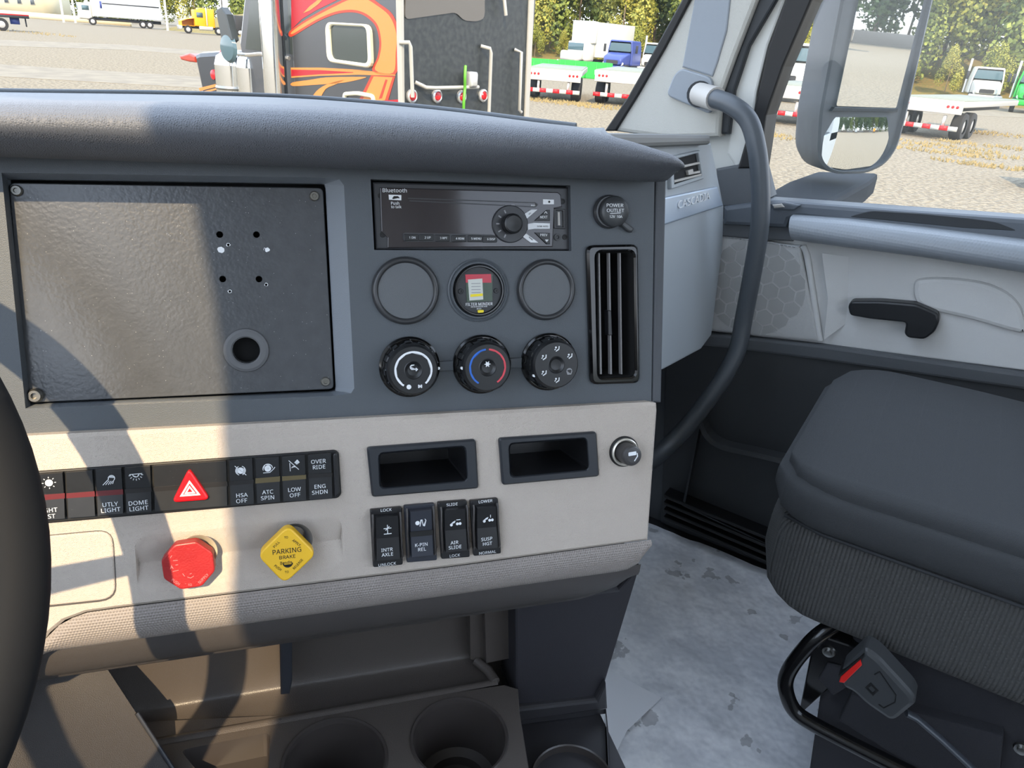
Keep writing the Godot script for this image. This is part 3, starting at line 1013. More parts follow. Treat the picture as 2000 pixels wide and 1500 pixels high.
func build_radio() -> void:
	var t := dash_thing("car_radio", "slim black car radio with round volume knob and white side buttons", "radio", Vector2(0, 0))
	var st := new_st()
	prism(st, PackedVector2Array([Vector2(-0.0846, 0.03), Vector2(0.0956, 0.0281), Vector2(0.0967, -0.0294), Vector2(-0.0843, -0.0271)]), -0.03, -0.006, 0.0015)
	part(t, "faceplate", st, M.radio_face)
	st = new_st()
	prism(st, PackedVector2Array([Vector2(-0.0788, 0.0253), Vector2(0.0839, 0.0236), Vector2(0.0869, 0.0209), Vector2(0.0879, 0.0103), Vector2(0.0804, 0.0089), Vector2(0.0788, -0.026), Vector2(-0.0743, -0.0258), Vector2(-0.0739, -0.0171), Vector2(-0.079, -0.0118)]), -0.007, -0.0045, 0.0008)
	var win := part(t, "display_window", st, M.radio_gloss)
	st = new_st()
	stroke(st, PackedVector2Array([Vector2(-0.0549, 0.0165), Vector2(0.0619, 0.0138), Vector2(0.0639, 0.012), Vector2(0.0619, 0.0101), Vector2(-0.0536, 0.0144)]), 0.0009, -0.0046, -0.0042)
	part(win, "disc_slot", st, M.radio_face)
	text(win, "Bluetooth", Vector2(-0.0662, 0.0229), -0.0044, 0.0032, M.white_print, 0, 1.1)
	st = new_st()
	prism(st, PackedVector2Array([Vector2(-0.0716, 0.0193), Vector2(-0.0606, 0.0191), Vector2(-0.0608, 0.0147), Vector2(-0.0714, 0.0151)]), -0.0046, -0.0042)
	part(win, "phone_key", st, M.white_print)
	st = new_st()
	stroke(st, PackedVector2Array([Vector2(-0.0683, 0.0159), Vector2(-0.0669, 0.0177), Vector2(-0.0638, 0.0177), Vector2(-0.0625, 0.0164)]), 0.001, -0.0043, -0.004)
	part(win, "phone_icon", st, M.black_print)
	text(win, "Push", Vector2(-0.0662, 0.0121), -0.0044, 0.0025, M.white_print)
	text(win, "to talk", Vector2(-0.0654, 0.0091), -0.0044, 0.0023, M.white_print)
	text(win, "VOL  +SEL", Vector2(0.037, 0.0108), -0.0044, 0.0018, M.white_print)
	text(win, "PWR", Vector2(0.06, 0.011), -0.0044, 0.0018, M.white_print)
	st = new_st()
	prism(st, PackedVector2Array([Vector2(0.0693, 0.017), Vector2(0.0798, 0.0167), Vector2(0.0798, 0.0126), Vector2(0.0693, 0.0125)]), -0.0046, -0.0042)
	part(win, "eject_key", st, M.white_print)
	st = new_st()
	prism(st, disc(Vector2(0.0752, 0.0148), 0.001, 10), -0.0043, -0.004)
	part(win, "eject_icon", st, M.black_print)
	# preset keys
	st = new_st()
	prism(st, rounded(PackedVector2Array([Vector2(-0.061, -0.0128), Vector2(0.0228, -0.0147), Vector2(0.026, -0.0215), Vector2(-0.0604, -0.0207)]), 0.003, 3), -0.0046, -0.0034)
	var strip := part(t, "preset_strip", st, M.radio_face)
	var marks := ["1 DN", "2 UP", "3 RPT", "4 RDM", "5 MENU", "6 DISP"]
	var px := [Vector2(-0.0536, -0.0172), Vector2(-0.04, -0.0172), Vector2(-0.0258, -0.0177), Vector2(-0.0109, -0.0182), Vector2(0.0041, -0.0183), Vector2(0.0179, -0.0188)]
	for i in 6:
		st = new_st()
		prism(st, rect(px[i].x, px[i].y, 0.0128, 0.0058, 0.0006, 2), -0.0036, -0.0024, 0.0004)
		var k := part(t, "preset_key", st, M.key_black)
		text(k, marks[i], px[i] + Vector2(0.001, 0), -0.0022, 0.0019, M.white_print)
	# volume knob with its collar
	var c := Vector2(0.0373, -0.0054)
	st = new_st()
	lathe(st, Vector3(c.x, c.y, -0.005), [Vector2(0.0168, 0), Vector2(0.0168, 0.002), Vector2(0.016, 0.0028), Vector2(0.0, 0.0028)], 40)
	var base := part(t, "knob_collar", st, M.radio_face)
	st = new_st()
	for k in 5:
		var a := deg_to_rad(115.0 + 32.0 * k)
		stroke(st, PackedVector2Array([c + Vector2(cos(a), sin(a)) * 0.0105, c + Vector2(cos(a), sin(a)) * 0.0135]), 0.0012, -0.0024, -0.0019)
	part(base, "knob_marks", st, M.grey_print)
	st = new_st()
	lathe(st, Vector3(c.x, c.y, -0.002), [Vector2(0.009, 0), Vector2(0.009, 0.008), Vector2(0.0084, 0.0098), Vector2(0.007, 0.0105), Vector2(0.0035, 0.0102), Vector2(0, 0.0098)], 36, Vector3(0, 0, 1))
	part(t, "volume_knob", st, M.key_black)
	# side keys
	var white := [PackedVector2Array([Vector2(0.0478, 0.0022), Vector2(0.0577, 0.0077), Vector2(0.0636, 0.0078), Vector2(0.0527, -0.001)]), PackedVector2Array([Vector2(0.0537, -0.0051), Vector2(0.0596, -0.0041), Vector2(0.0755, -0.0046), Vector2(0.0755, -0.0097), Vector2(0.0605, -0.0097), Vector2(0.0541, -0.0106)]), PackedVector2Array([Vector2(0.0482, -0.0161), Vector2(0.0526, -0.0138), Vector2(0.0644, -0.0222), Vector2(0.0565, -0.0221)])]
	for q in white:
		st = new_st()
		prism(st, q, -0.0046, -0.0028, 0.0004)
		part(t, "pale_key", st, M.white_key, "pale key")  # keys in plain white
	var kk: Node3D = t.get_node("pale_key_001")
	text(kk, "SCAN  AUTO", Vector2(0.0682, -0.0074), -0.0027, 0.0014, M.black_print)
	text(t.get_node("pale_key"), "SRC", Vector2(0.0559, 0.004), -0.0027, 0.0012, M.black_print, 40)
	text(t.get_node("pale_key_002"), "BAND", Vector2(0.0567, -0.0184), -0.0027, 0.0012, M.black_print, -40)
	for q in [[PackedVector2Array([Vector2(0.0606, -0.0023), Vector2(0.0725, 0.0074), Vector2(0.0755, 0.0074), Vector2(0.0755, -0.0023)]), "NEXT", Vector2(0.0692, 0.0009), PackedVector2Array([Vector2(0.0698, 0.0041), Vector2(0.0713, 0.006), Vector2(0.0727, 0.0041)])], [PackedVector2Array([Vector2(0.0605, -0.0129), Vector2(0.0755, -0.0134), Vector2(0.0754, -0.0236), Vector2(0.0724, -0.0236)]), "PREV", Vector2(0.0692, -0.0152), PackedVector2Array([Vector2(0.0707, -0.0194), Vector2(0.0722, -0.0213), Vector2(0.0737, -0.0194)])]]:
		st = new_st()
		prism(st, q[0], -0.0046, -0.0028, 0.0004)
		var k := part(t, "seek_key", st, M.key_black)
		text(k, q[1], q[2], -0.0027, 0.0023, M.white_print)
		st = new_st()
		stroke(st, q[3], 0.0005, -0.0029, -0.0026)
		part(k, "arrow", st, M.white_print)
	# sockets
	st = new_st()
	ring(st, PackedVector2Array([Vector2(0.0797, 0.0089), Vector2(0.0908, 0.0085), Vector2(0.0913, -0.0096), Vector2(0.0802, -0.0092)]), PackedVector2Array([Vector2(0.0822, 0.007), Vector2(0.0888, 0.0066), Vector2(0.0893, -0.0078), Vector2(0.0827, -0.0073)]), -0.0062, -0.0045, 0.0004)
	var usb := part(t, "usb_socket", st, M.key_black)
	st = new_st()
	prism(st, PackedVector2Array([Vector2(0.084, 0.0058), Vector2(0.086, 0.0058), Vector2(0.0865, -0.0063), Vector2(0.0844, -0.0063)]), -0.0062, -0.0055)
	part(usb, "contact_tongue", st, M.bar_collar)
	st = new_st()
	var ax := Vector2(0.0836, -0.0171)
	lathe(st, Vector3(ax.x, ax.y, -0.006), [Vector2(0.0033, 0), Vector2(0.0033, 0.0012), Vector2(0.0016, 0.0012), Vector2(0.0012, 0.0002), Vector2(0, 0.0002)], 20)
	part(t, "aux_socket", st, M.key_black)
	for p in [Vector2(-0.0782, 0.0185), Vector2(-0.0777, -0.0144), Vector2(0.0891, 0.0155), Vector2(0.0912, -0.0171)]:
		st = new_st()
		lathe(st, Vector3(p.x, p.y, -0.006), [Vector2(0.0026, 0), Vector2(0.0024, 0.0006), Vector2(0.0015, 0.0006), Vector2(0.0013, 0.0002), Vector2(0, 0.0002)], 16)
		part(t, "screw", st, M.black)

func blank(c: Vector2, r: float, label: String) -> void:
	var t := dash_thing("blanking_cap", label, "cap", c, "round caps below the radio")
	var st := new_st()
	lathe(st, Vector3(c.x, c.y, 0), [Vector2(r, -0.002), Vector2(r, 0.002), Vector2(r * 0.97, 0.0045), Vector2(r * 0.91, 0.0056), Vector2(r * 0.85, 0.005), Vector2(r * 0.815, 0.0032)], 64, Vector3(0, 0, 1), true)
	part(t, "rim", st, M.cap_rim)
	st = new_st()
	lathe(st, Vector3(c.x, c.y, 0), [Vector2(r * 0.82, 0.003), Vector2(r * 0.4, 0.0036), Vector2(0, 0.0038)], 48, Vector3(0, 0, 1), true)
	part(t, "disc", st, M.cap_disc)

func build_gauges() -> void:
	blank(Vector2(-0.0606, -0.0631), 0.0297, "large round black cap left of the filter gauge")
	blank(Vector2(0.07, -0.0652), 0.0283, "round black cap between the filter gauge and the tall air vent")
	var c := Vector2(0.0055, -0.0642)
	var t := dash_thing("filter_gauge", "round air filter gauge with a small red and white scale window", "gauge", c)
	var st := new_st()
	lathe(st, Vector3(c.x, c.y, 0), [Vector2(0.0285, -0.001), Vector2(0.0285, 0.0012), Vector2(0.0272, 0.002), Vector2(0.026, 0.001), Vector2(0.0252, 0.002), Vector2(0.024, 0.002), Vector2(0.0232, 0.0005)], 56)
	part(t, "surround", st, M.panel)
	st = new_st()
	lathe(st, Vector3(c.x, c.y, 0), [Vector2(0.0234, -0.001), Vector2(0.0232, 0.003), Vector2(0.0222, 0.005), Vector2(0.0212, 0.005), Vector2(0.0206, 0.003)], 56)
	part(t, "bezel", st, M.black_gloss)
	st = new_st()
	lathe(st, Vector3(c.x, c.y, 0), [Vector2(0.0208, 0.0025), Vector2(0, 0.0025)], 40)
	var face := part(t, "dial", st, M.dial_face)
	st = new_st()
	prism(st, PackedVector2Array([Vector2(-0.0069, -0.0498), Vector2(0.0182, -0.0498), Vector2(0.0178, -0.0742), Vector2(-0.0061, -0.0745)]), 0.0024, 0.003)
	part(face, "window_green", st, M.filter_green)
	st = new_st()
	prism(st, PackedVector2Array([Vector2(-0.007, -0.0498), Vector2(0.0167, -0.0498), Vector2(0.017, -0.0576), Vector2(-0.0067, -0.0571)]), 0.0028, 0.0033)
	part(face, "red_zone", st, M.filter_red)
	st = new_st()
	prism(st, PackedVector2Array([Vector2(-0.0048, -0.0544), Vector2(0.0085, -0.0537), Vector2(0.0091, -0.0725), Vector2(-0.0038, -0.0731)]), 0.003, 0.0035)
	part(face, "scale_strip", st, M.filter_scale)
	st = new_st()
	for y in 5:
		var a := Vector2(-0.0035, -0.058)
		prism(st, rect(a.x + 0.006, a.y - 0.0027 * y, 0.0085, 0.0007), 0.0033, 0.0037)
	part(face, "scale_lines", st, M.grey_print)
	st = new_st()
	prism(st, PackedVector2Array([Vector2(-0.0028, -0.0676), Vector2(0.0086, -0.067), Vector2(0.0086, -0.0693), Vector2(-0.0028, -0.0699)]), 0.0033, 0.0038)
	part(face, "yellow_marker", st, M.yellow_print)
	text(face, "FILTER MINDER", Vector2(0.0053, -0.0766), 0.0027, 0.0026, M.white_print, 0, 1.0)
	text(face, "AIR FILTER RESTRICTION", Vector2(0.0052, -0.0789), 0.0027, 0.0011, M.white_print, 0, 0.9)
	text(face, "RESET", Vector2(0.0052, -0.0808), 0.0027, 0.0012, M.white_print)
	st = new_st()
	prism(st, rounded(PackedVector2Array([Vector2(0.0035, -0.082), Vector2(0.0092, -0.0818), Vector2(0.0092, -0.0841), Vector2(0.0039, -0.0844)]), 0.0008, 2), 0.0024, 0.004)
	part(t, "reset_tab", st, M.yellow_print, "yellow reset tab")
	for p in [Vector2(-0.0115, -0.0647), Vector2(0.0213, -0.065)]:
		st = new_st()
		lathe(st, Vector3(p.x, p.y, 0.0025), [Vector2(0.0024, 0), Vector2(0.002, 0.001), Vector2(0.001, 0.001), Vector2(0.0008, 0.0003), Vector2(0, 0.0003)], 16)
		part(t, "screw", st, M.key_black)
	# power outlet cap
	c = Vector2(0.1353, 0.0058)
	t = dash_thing("power_outlet", "round capped power outlet with white lettering beside the radio", "outlet", c)
	st = new_st()
	lathe(st, Vector3(c.x - 0.003, c.y, 0), [Vector2(0.0155, -0.001), Vector2(0.0155, 0.003), Vector2(0.014, 0.005), Vector2(0.012, 0.005)], 40)
	part(t, "socket_ring", st, M.cap_rim)
	st = new_st()
	lathe(st, Vector3(c.x, c.y, 0.002), [Vector2(0.0142, 0), Vector2(0.0142, 0.006), Vector2(0.0128, 0.0082), Vector2(0.006, 0.0088), Vector2(0, 0.009)], 40, Vector3(0, 0, 1), true)
	var cp := part(t, "cap", st, M.outlet_cap)
	text(cp, "POWER", Vector2(0.134, 0.0111), 0.0109, 0.003, M.white_print, 0, 1.25)
	text(cp, "OUTLET", Vector2(0.1346, 0.0065), 0.0109, 0.003, M.white_print, 0, 1.2)
	st = new_st()
	stroke(st, PackedVector2Array([Vector2(0.1295, 0.0037), Vector2(0.1398, 0.0042)]), 0.0005, 0.0105, 0.0111)
	part(cp, "rule", st, M.white_print)
	text(cp, "12V  10A", Vector2(0.1352, 0.0009), 0.0109, 0.0024, M.white_print)
	st = new_st()
	var tab := PackedVector2Array([Vector2(0.1271, -0.0012), Vector2(0.1338, 0.0021), Vector2(0.1474, -0.003), Vector2(0.157, -0.0096), Vector2(0.1544, -0.0133), Vector2(0.1507, -0.0124), Vector2(0.1428, -0.0067), Vector2(0.1339, -0.0072), Vector2(0.1277, -0.0054)])
	prism(st, tab, 0.001, 0.006, 0.0015)
	part(t, "hinge_tab", st, M.outlet_cap)

func icon(parent: Node3D, lines: Array, at: Vector2, scale: float, w: float, width: float, material: Material) -> void:
	var st := new_st()
	for l in lines:
		var p := PackedVector2Array()
		for q in l: p.append(at + q * scale)
		stroke(st, p, width, w - 0.0003, w)
	part(parent, "icon", st, material)

func arc_line(cx: float, cy: float, r: float, a0: float, a1: float, n := 12) -> Array:
	var out := []
	for p in arc2(Vector2(cx, cy), r, a0, a1, n): out.append(p)
	return out

func build_climate() -> void:
	var t := dash_thing("climate_control", "row of three black heater knobs joined by slim bridges", "heater control", Vector2(0.0059, -0.1322))
	for q in [PackedVector2Array([Vector2(-0.036, -0.1273), Vector2(-0.0142, -0.1269), Vector2(-0.0144, -0.1359), Vector2(-0.0362, -0.1366)]), PackedVector2Array([Vector2(0.0305, -0.1277), Vector2(0.0515, -0.1273), Vector2(0.0514, -0.137), Vector2(0.0304, -0.1373)])]:
		var st := new_st()
		prism(st, q, -0.003, 0.003, 0.001)
		part(t, "bridge", st, M.panel)
	var cs := [Vector2(-0.0595, -0.1306), Vector2(0.0069, -0.1317), Vector2(0.072, -0.1327)]
	var names := ["fan_knob", "temperature_knob", "airflow_knob"]
	var W := 0.0235
	for i in 3:
		var c: Vector2 = cs[i]
		var st := new_st()
		lathe(st, Vector3(c.x, c.y, 0), [Vector2(0.0272, -0.001), Vector2(0.0272, 0.003), Vector2(0.0255, 0.0045), Vector2(0.0245, 0.0045)], 48)
		var k := part(t, names[i], st, M.black_gloss)
		# grip ring with shallow facets
		st = new_st()
		var a := PackedVector2Array()
		var b := PackedVector2Array()
		for j in 96:
			var an := TAU * j / 96.0
			var f := 1.0 if (j / 4) % 2 == 0 else 0.965
			a.append(c + Vector2(cos(an), sin(an)) * 0.0255 * f)
			b.append(c + Vector2(cos(an), sin(an)) * 0.0238 * f)
		wall(st, a, 0.002, b, 0.0165)
		wall(st, b, 0.0165, inset(b, 0.0015), 0.018)
		part(k, "grip_ring", st, M.black_gloss)
		st = new_st()
		lathe(st, Vector3(c.x, c.y, 0), [Vector2(0.023, 0.017), Vector2(0.0222, 0.021), Vector2(0.021, 0.0228), Vector2(0.0205, W), Vector2(0.0082, W), Vector2(0.0075, W + 0.0003), Vector2(0.005, W - 0.0014), Vector2(0, W - 0.002)], 48)
		part(k, "dial_cap", st, M.key_black)
		st = new_st()
		if i == 0:
			stroke(st, arc2(c, 0.0158, -50, 236, 40), 0.0016, W - 0.0002, W + 0.0002)
			part(k, "white_arc", st, M.white_print)
			icon(k, [arc_line(0, 0, 0.5, 0, 360, 10)], c + Vector2(-0.0045, -0.0145), 0.0036, W + 0.0002, 0.0006, M.white_print)
			icon(k, [[Vector2(-0.4, -0.4), Vector2(0.4, 0.4)], [Vector2(-0.4, 0.4), Vector2(0.4, -0.4)], [Vector2(-0.4, -0.4), Vector2(-0.4, 0.4)], [Vector2(0.4, -0.4), Vector2(0.4, 0.4)]], c + Vector2(0.0053, -0.0145), 0.0034, W + 0.0002, 0.0008, M.white_print)
			icon(k, [[Vector2(0.1, 0.5), Vector2(-0.3, 0.5), Vector2(-0.5, 0.3), Vector2(-0.5, 0.05), Vector2(-0.3, -0.15), Vector2(0.5, -0.15)], [Vector2(0.3, 0.05), Vector2(0.55, -0.17), Vector2(0.3, -0.4)]], c + Vector2(0.0002, 0.0016), 0.006, W + 0.0006, 0.0007, M.white_print)
			st = new_st()
			prism(st, disc(c + Vector2(0.0226, 0.0), 0.0013, 8), 0.018, 0.0206)
			part(k, "pointer", st, M.white_print)
		elif i == 1:
			stroke(st, arc2(c, 0.0162, 95, 238, 24), 0.0015, W - 0.0002, W + 0.0002)
			part(k, "blue_arc", st, M.blue_print)
			st = new_st()
			stroke(st, arc2(c, 0.0162, 85, -58, 24), 0.0015, W - 0.0002, W + 0.0002)
			part(k, "red_arc", st, M.hot_print)
			var flake := [arc_line(0, 0, 0.3, 0, 360, 8)]
			for j in 6: flake.append([Vector2.from_angle(TAU * j / 6.0) * 0.3, Vector2.from_angle(TAU * j / 6.0) * 0.55])
			icon(k, flake, c + Vector2(-0.0003, 0.003), 0.005, W + 0.0006, 0.0006, M.white_print)
			st = new_st()
			prism(st, disc(c + Vector2(-0.0226, 0.0), 0.0013, 8), 0.018, 0.0206)
			part(k, "pointer", st, M.white_print)
		else:
			for j in 6:
				var an := deg_to_rad(90.0 + 60.0 * j)
				var o := c + Vector2(cos(an), sin(an)) * 0.0145
				var lines := [[Vector2(-0.1, -0.4), Vector2(0.15, -0.2), Vector2(0.45, -0.05), Vector2(0.5, 0.5)], [Vector2(-0.35, -0.15), Vector2(-0.15, 0.05)], arc_line(-0.1, 0.3, 0.1, 0, 360, 6)]
				if j == 4: lines = [arc_line(0, 0.1, 0.5, 20, 160, 8), [Vector2(-0.5, 0.2), Vector2(-0.3, -0.4), Vector2(0.3, -0.4), Vector2(0.5, 0.2)]]
				icon(k, lines, o, 0.0052, W + 0.0002, 0.0008, M.grey_print if j == 4 else M.white_print)
			st = new_st()
			prism(st, disc(c + Vector2(-0.0205, -0.0095), 0.0013, 8), 0.018, 0.0206)
			part(k, "pointer", st, M.white_print)

func build_vents() -> void:
	var t := dash_thing("air_vent", "tall glossy black air vent with three upright vanes", "air vent", Vector2(0.1387, -0.0903))
	var st := new_st()
	var o := rounded(PackedVector2Array([Vector2(0.1091, -0.0249), Vector2(0.1615, -0.0242), Vector2(0.1662, -0.1582), Vector2(0.1142, -0.1567)]), 0.007, 4)
	var n := rounded(PackedVector2Array([Vector2(0.1183, -0.0311), Vector2(0.1567, -0.0309), Vector2(0.1605, -0.1514), Vector2(0.122, -0.1508)]), 0.006, 4)
	ring(st, o, n, -0.001, 0.0055, 0.0022)
	part(t, "bezel", st, M.black_gloss)
	st = new_st()
	wall(st, ccw(n), 0.004, inset(ccw(n), 0.002), -0.045, false, true)
	cap(st, inset(ccw(n), 0.002), -0.045, true)
	part(t, "duct", st, M.void)
	for x in [[PackedVector2Array([Vector2(0.1219, -0.032), Vector2(0.1235, -0.032), Vector2(0.1267, -0.1477), Vector2(0.1245, -0.1476)])], [PackedVector2Array([Vector2(0.1323, -0.0321), Vector2(0.1339, -0.0321), Vector2(0.1374, -0.1483), Vector2(0.1353, -0.1482)])], [PackedVector2Array([Vector2(0.1434, -0.0322), Vector2(0.145, -0.0322), Vector2(0.1483, -0.1489), Vector2(0.1467, -0.1488)])]]:
		st = new_st()
		prism(st, x[0], -0.003, 0.002, 0.0004)
		part(t, "vane", st, M.vane)
	st = new_st()
	prism(st, rounded(PackedVector2Array([Vector2(0.131, -0.0859), Vector2(0.1347, -0.086), Vector2(0.1361, -0.1101), Vector2(0.1318, -0.1099)]), 0.001, 2), -0.004, 0.0045, 0.0008)
	part(t, "thumb_slider", st, M.black_satin)
	# cigarette lighter
	var c := Vector2(0.1458, -0.2234)
	t = dash_thing("cigarette_lighter", "chrome ringed cigarette lighter with a dark pull knob at the fascia's end", "lighter", c)
	st = new_st()
	lathe(st, Vector3(c.x, c.y, 0.012), [Vector2(0.0152, -0.001), Vector2(0.0152, 0.002), Vector2(0.0145, 0.003), Vector2(0.0138, 0.003)], 40)
	part(t, "outer_ring", st, M.black)
	st = new_st()
	lathe(st, Vector3(c.x, c.y, 0.012), [Vector2(0.0138, 0.0), Vector2(0.0136, 0.0045), Vector2(0.0125, 0.0055), Vector2(0.0112, 0.004), Vector2(0.0104, 0.001)], 40)
	part(t, "chrome_ring", st, M.ring_silver)
	st = new_st()
	lathe(st, Vector3(c.x, c.y, 0.012), [Vector2(0.0104, 0.0), Vector2(0.0102, 0.016), Vector2(0.0098, 0.019), Vector2(0.0086, 0.0208), Vector2(0.006, 0.0214), Vector2(0, 0.0214)], 36)
	var kn := part(t, "pull_knob", st, M.lighter_knob)
	icon(kn, [[Vector2(-0.5, 0.45), Vector2(0.3, 0.5), Vector2(0.3, 0.2), Vector2(-0.5, 0.15), Vector2(-0.5, 0.45)], [Vector2(0.45, 0.35), Vector2(0.5, 0.0), Vector2(0.15, -0.5)]], c, 0.009, 0.0337, 0.0009, M.white_print)

func rocker_key(t: Node3D, quad_: PackedVector2Array, w0: float, w1: float, sink: float, material: Material) -> MeshInstance3D:
	# a key whose face dips along its middle line; quad: top left, top right, bottom right, bottom left
	var st := new_st()
	var q := inset(ccw(quad_), 0.0007)
	if area(quad_) < 0.0: q.reverse()
	var tl := q[0]
	var tr := q[1]
	var br := q[2]
	var bl := q[3]
	var ml := tl.lerp(bl, 0.5)
	var mr := tr.lerp(br, 0.5)
	var f := func(p: Vector2, w: float) -> Vector3: return Vector3(p.x, p.y, w)
	quad(st, f.call(ml, w1 - sink), f.call(mr, w1 - sink), f.call(tr, w1), f.call(tl, w1))
	quad(st, f.call(bl, w1), f.call(br, w1), f.call(mr, w1 - sink), f.call(ml, w1 - sink))
	var row := [tl, ml, bl, br, mr, tr]
	var h := [w1, w1 - sink, w1, w1, w1 - sink, w1]
	for i in 6:
		var j := (i + 1) % 6
		quad(st, f.call(row[i], w0), f.call(row[j], w0), f.call(row[j], h[j]), f.call(row[i], h[i]))
	return part(t, "switch_key", st, material)

func build_switches() -> void:
	var t := dash_thing("switch_panel", "long black row of dash switches with a red hazard triangle", "switch panel", Vector2(-0.2436, -0.22))
	var st := new_st()
	prism(st, rounded(PackedVector2Array([Vector2(-0.3807, -0.1958), Vector2(-0.1284, -0.1983), Vector2(-0.1255, -0.2009), Vector2(-0.1251, -0.2384), Vector2(-0.1284, -0.2418), Vector2(-0.3854, -0.2383)]), 0.004, 3), 0.008, 0.0145, 0.001)
	part(t, "housing", st, M.black)
	var w := 0.0185
	var keys := [
		[PackedVector2Array([Vector2(-0.3568, -0.1969), Vector2(-0.3364, -0.1968), Vector2(-0.3384, -0.2356), Vector2(-0.3594, -0.2349)]), [["LIGHT", 91, 997], ["TEST", 92, 1008]], "bulb", 95, 943],
		[PackedVector2Array([Vector2(-0.3353, -0.1969), Vector2(-0.3156, -0.1971), Vector2(-0.317, -0.2359), Vector2(-0.3373, -0.2353)]), [], "", 0, 0],
		[PackedVector2Array([Vector2(-0.3144, -0.1968), Vector2(-0.2947, -0.197), Vector2(-0.2967, -0.2361), Vector2(-0.3163, -0.2356)]), [["UTLY", 215, 985], ["LIGHT", 216, 996]], "beam", 212, 936],
		[PackedVector2Array([Vector2(-0.2936, -0.1971), Vector2(-0.2737, -0.1972), Vector2(-0.2759, -0.2367), Vector2(-0.2956, -0.2362)]), [["DOME", 270, 981], ["LIGHT", 271, 992]], "dome", 266, 933],
		[PackedVector2Array([Vector2(-0.2726, -0.1973), Vector2(-0.2164, -0.1981), Vector2(-0.2181, -0.2382), Vector2(-0.2748, -0.2368)]), [], "", 0, 0],
		[PackedVector2Array([Vector2(-0.2152, -0.1982), Vector2(-0.1959, -0.1981), Vector2(-0.197, -0.2387), Vector2(-0.2169, -0.2383)]), [["HSA", 472, 967], ["OFF", 472, 977]], "ring", 470, 919],
		[PackedVector2Array([Vector2(-0.1947, -0.1982), Vector2(-0.1747, -0.1987), Vector2(-0.1759, -0.2391), Vector2(-0.1957, -0.2388)]), [["ATC", 523, 961], ["SPIN", 523, 971]], "disc", 523, 915],
		[PackedVector2Array([Vector2(-0.1734, -0.1988), Vector2(-0.1534, -0.1988), Vector2(-0.1544, -0.2401), Vector2(-0.1746, -0.2393)]), [["LOW", 575, 956], ["OFF", 576, 966]], "low", 574, 909],
		[PackedVector2Array([Vector2(-0.1521, -0.1989), Vector2(-0.1317, -0.1989), Vector2(-0.1325, -0.2406), Vector2(-0.1531, -0.2402)]), [["OVER", 622, 901], ["RIDE", 623, 911], ["ENG", 625, 950], ["SHDN", 625, 960]], "", 0, 0]]
	var spots := {
		"t0": [Vector2(-0.3507, -0.227), Vector2(-0.3509, -0.232)], "t2": [Vector2(-0.3062, -0.2268), Vector2(-0.3063, -0.2315)], "t3": [Vector2(-0.2858, -0.2277), Vector2(-0.2858, -0.2325)],
		"t5": [Vector2(-0.2069, -0.2295), Vector2(-0.2073, -0.2344)], "t6": [Vector2(-0.186, -0.2289), Vector2(-0.1864, -0.2339)], "t7": [Vector2(-0.1644, -0.2289), Vector2(-0.1642, -0.2339)],
		"t8": [Vector2(-0.1432, -0.206), Vector2(-0.143, -0.211), Vector2(-0.1431, -0.2283), Vector2(-0.1434, -0.2334)]}
	var marks := {0: Vector2(-0.3471, -0.2048), 2: Vector2(-0.3051, -0.2065), 3: Vector2(-0.2854, -0.2067), 5: Vector2(-0.2063, -0.2082), 6: Vector2(-0.1847, -0.2084), 7: Vector2(-0.1636, -0.2077)}
	var bands := [PackedVector2Array([Vector2(-0.3582, -0.214), Vector2(-0.3373, -0.2145), Vector2(-0.3377, -0.2187), Vector2(-0.3587, -0.2186)]), PackedVector2Array([Vector2(-0.3363, -0.2147), Vector2(-0.3164, -0.215), Vector2(-0.3164, -0.2193), Vector2(-0.3367, -0.2188)]), PackedVector2Array([Vector2(-0.3153, -0.2151), Vector2(-0.2961, -0.2154), Vector2(-0.2961, -0.2197), Vector2(-0.3157, -0.2193)]), PackedVector2Array([Vector2(-0.2947, -0.2155), Vector2(-0.2751, -0.2158), Vector2(-0.275, -0.2197), Vector2(-0.295, -0.2194)]), PackedVector2Array([Vector2(-0.2736, -0.216), Vector2(-0.2174, -0.2168), Vector2(-0.2173, -0.2208), Vector2(-0.2739, -0.2198)]), PackedVector2Array([Vector2(-0.2158, -0.2169), Vector2(-0.1964, -0.217), Vector2(-0.1966, -0.2206), Vector2(-0.2161, -0.2204)]), PackedVector2Array([Vector2(-0.1951, -0.2163), Vector2(-0.1753, -0.2164), Vector2(-0.1756, -0.2209), Vector2(-0.1954, -0.2207)]), PackedVector2Array([Vector2(-0.1737, -0.2166), Vector2(-0.154, -0.2171), Vector2(-0.1542, -0.2207), Vector2(-0.1739, -0.2206)]), PackedVector2Array([Vector2(-0.1522, -0.2168), Vector2(-0.1321, -0.2173), Vector2(-0.1323, -0.221), Vector2(-0.1524, -0.2204)])]
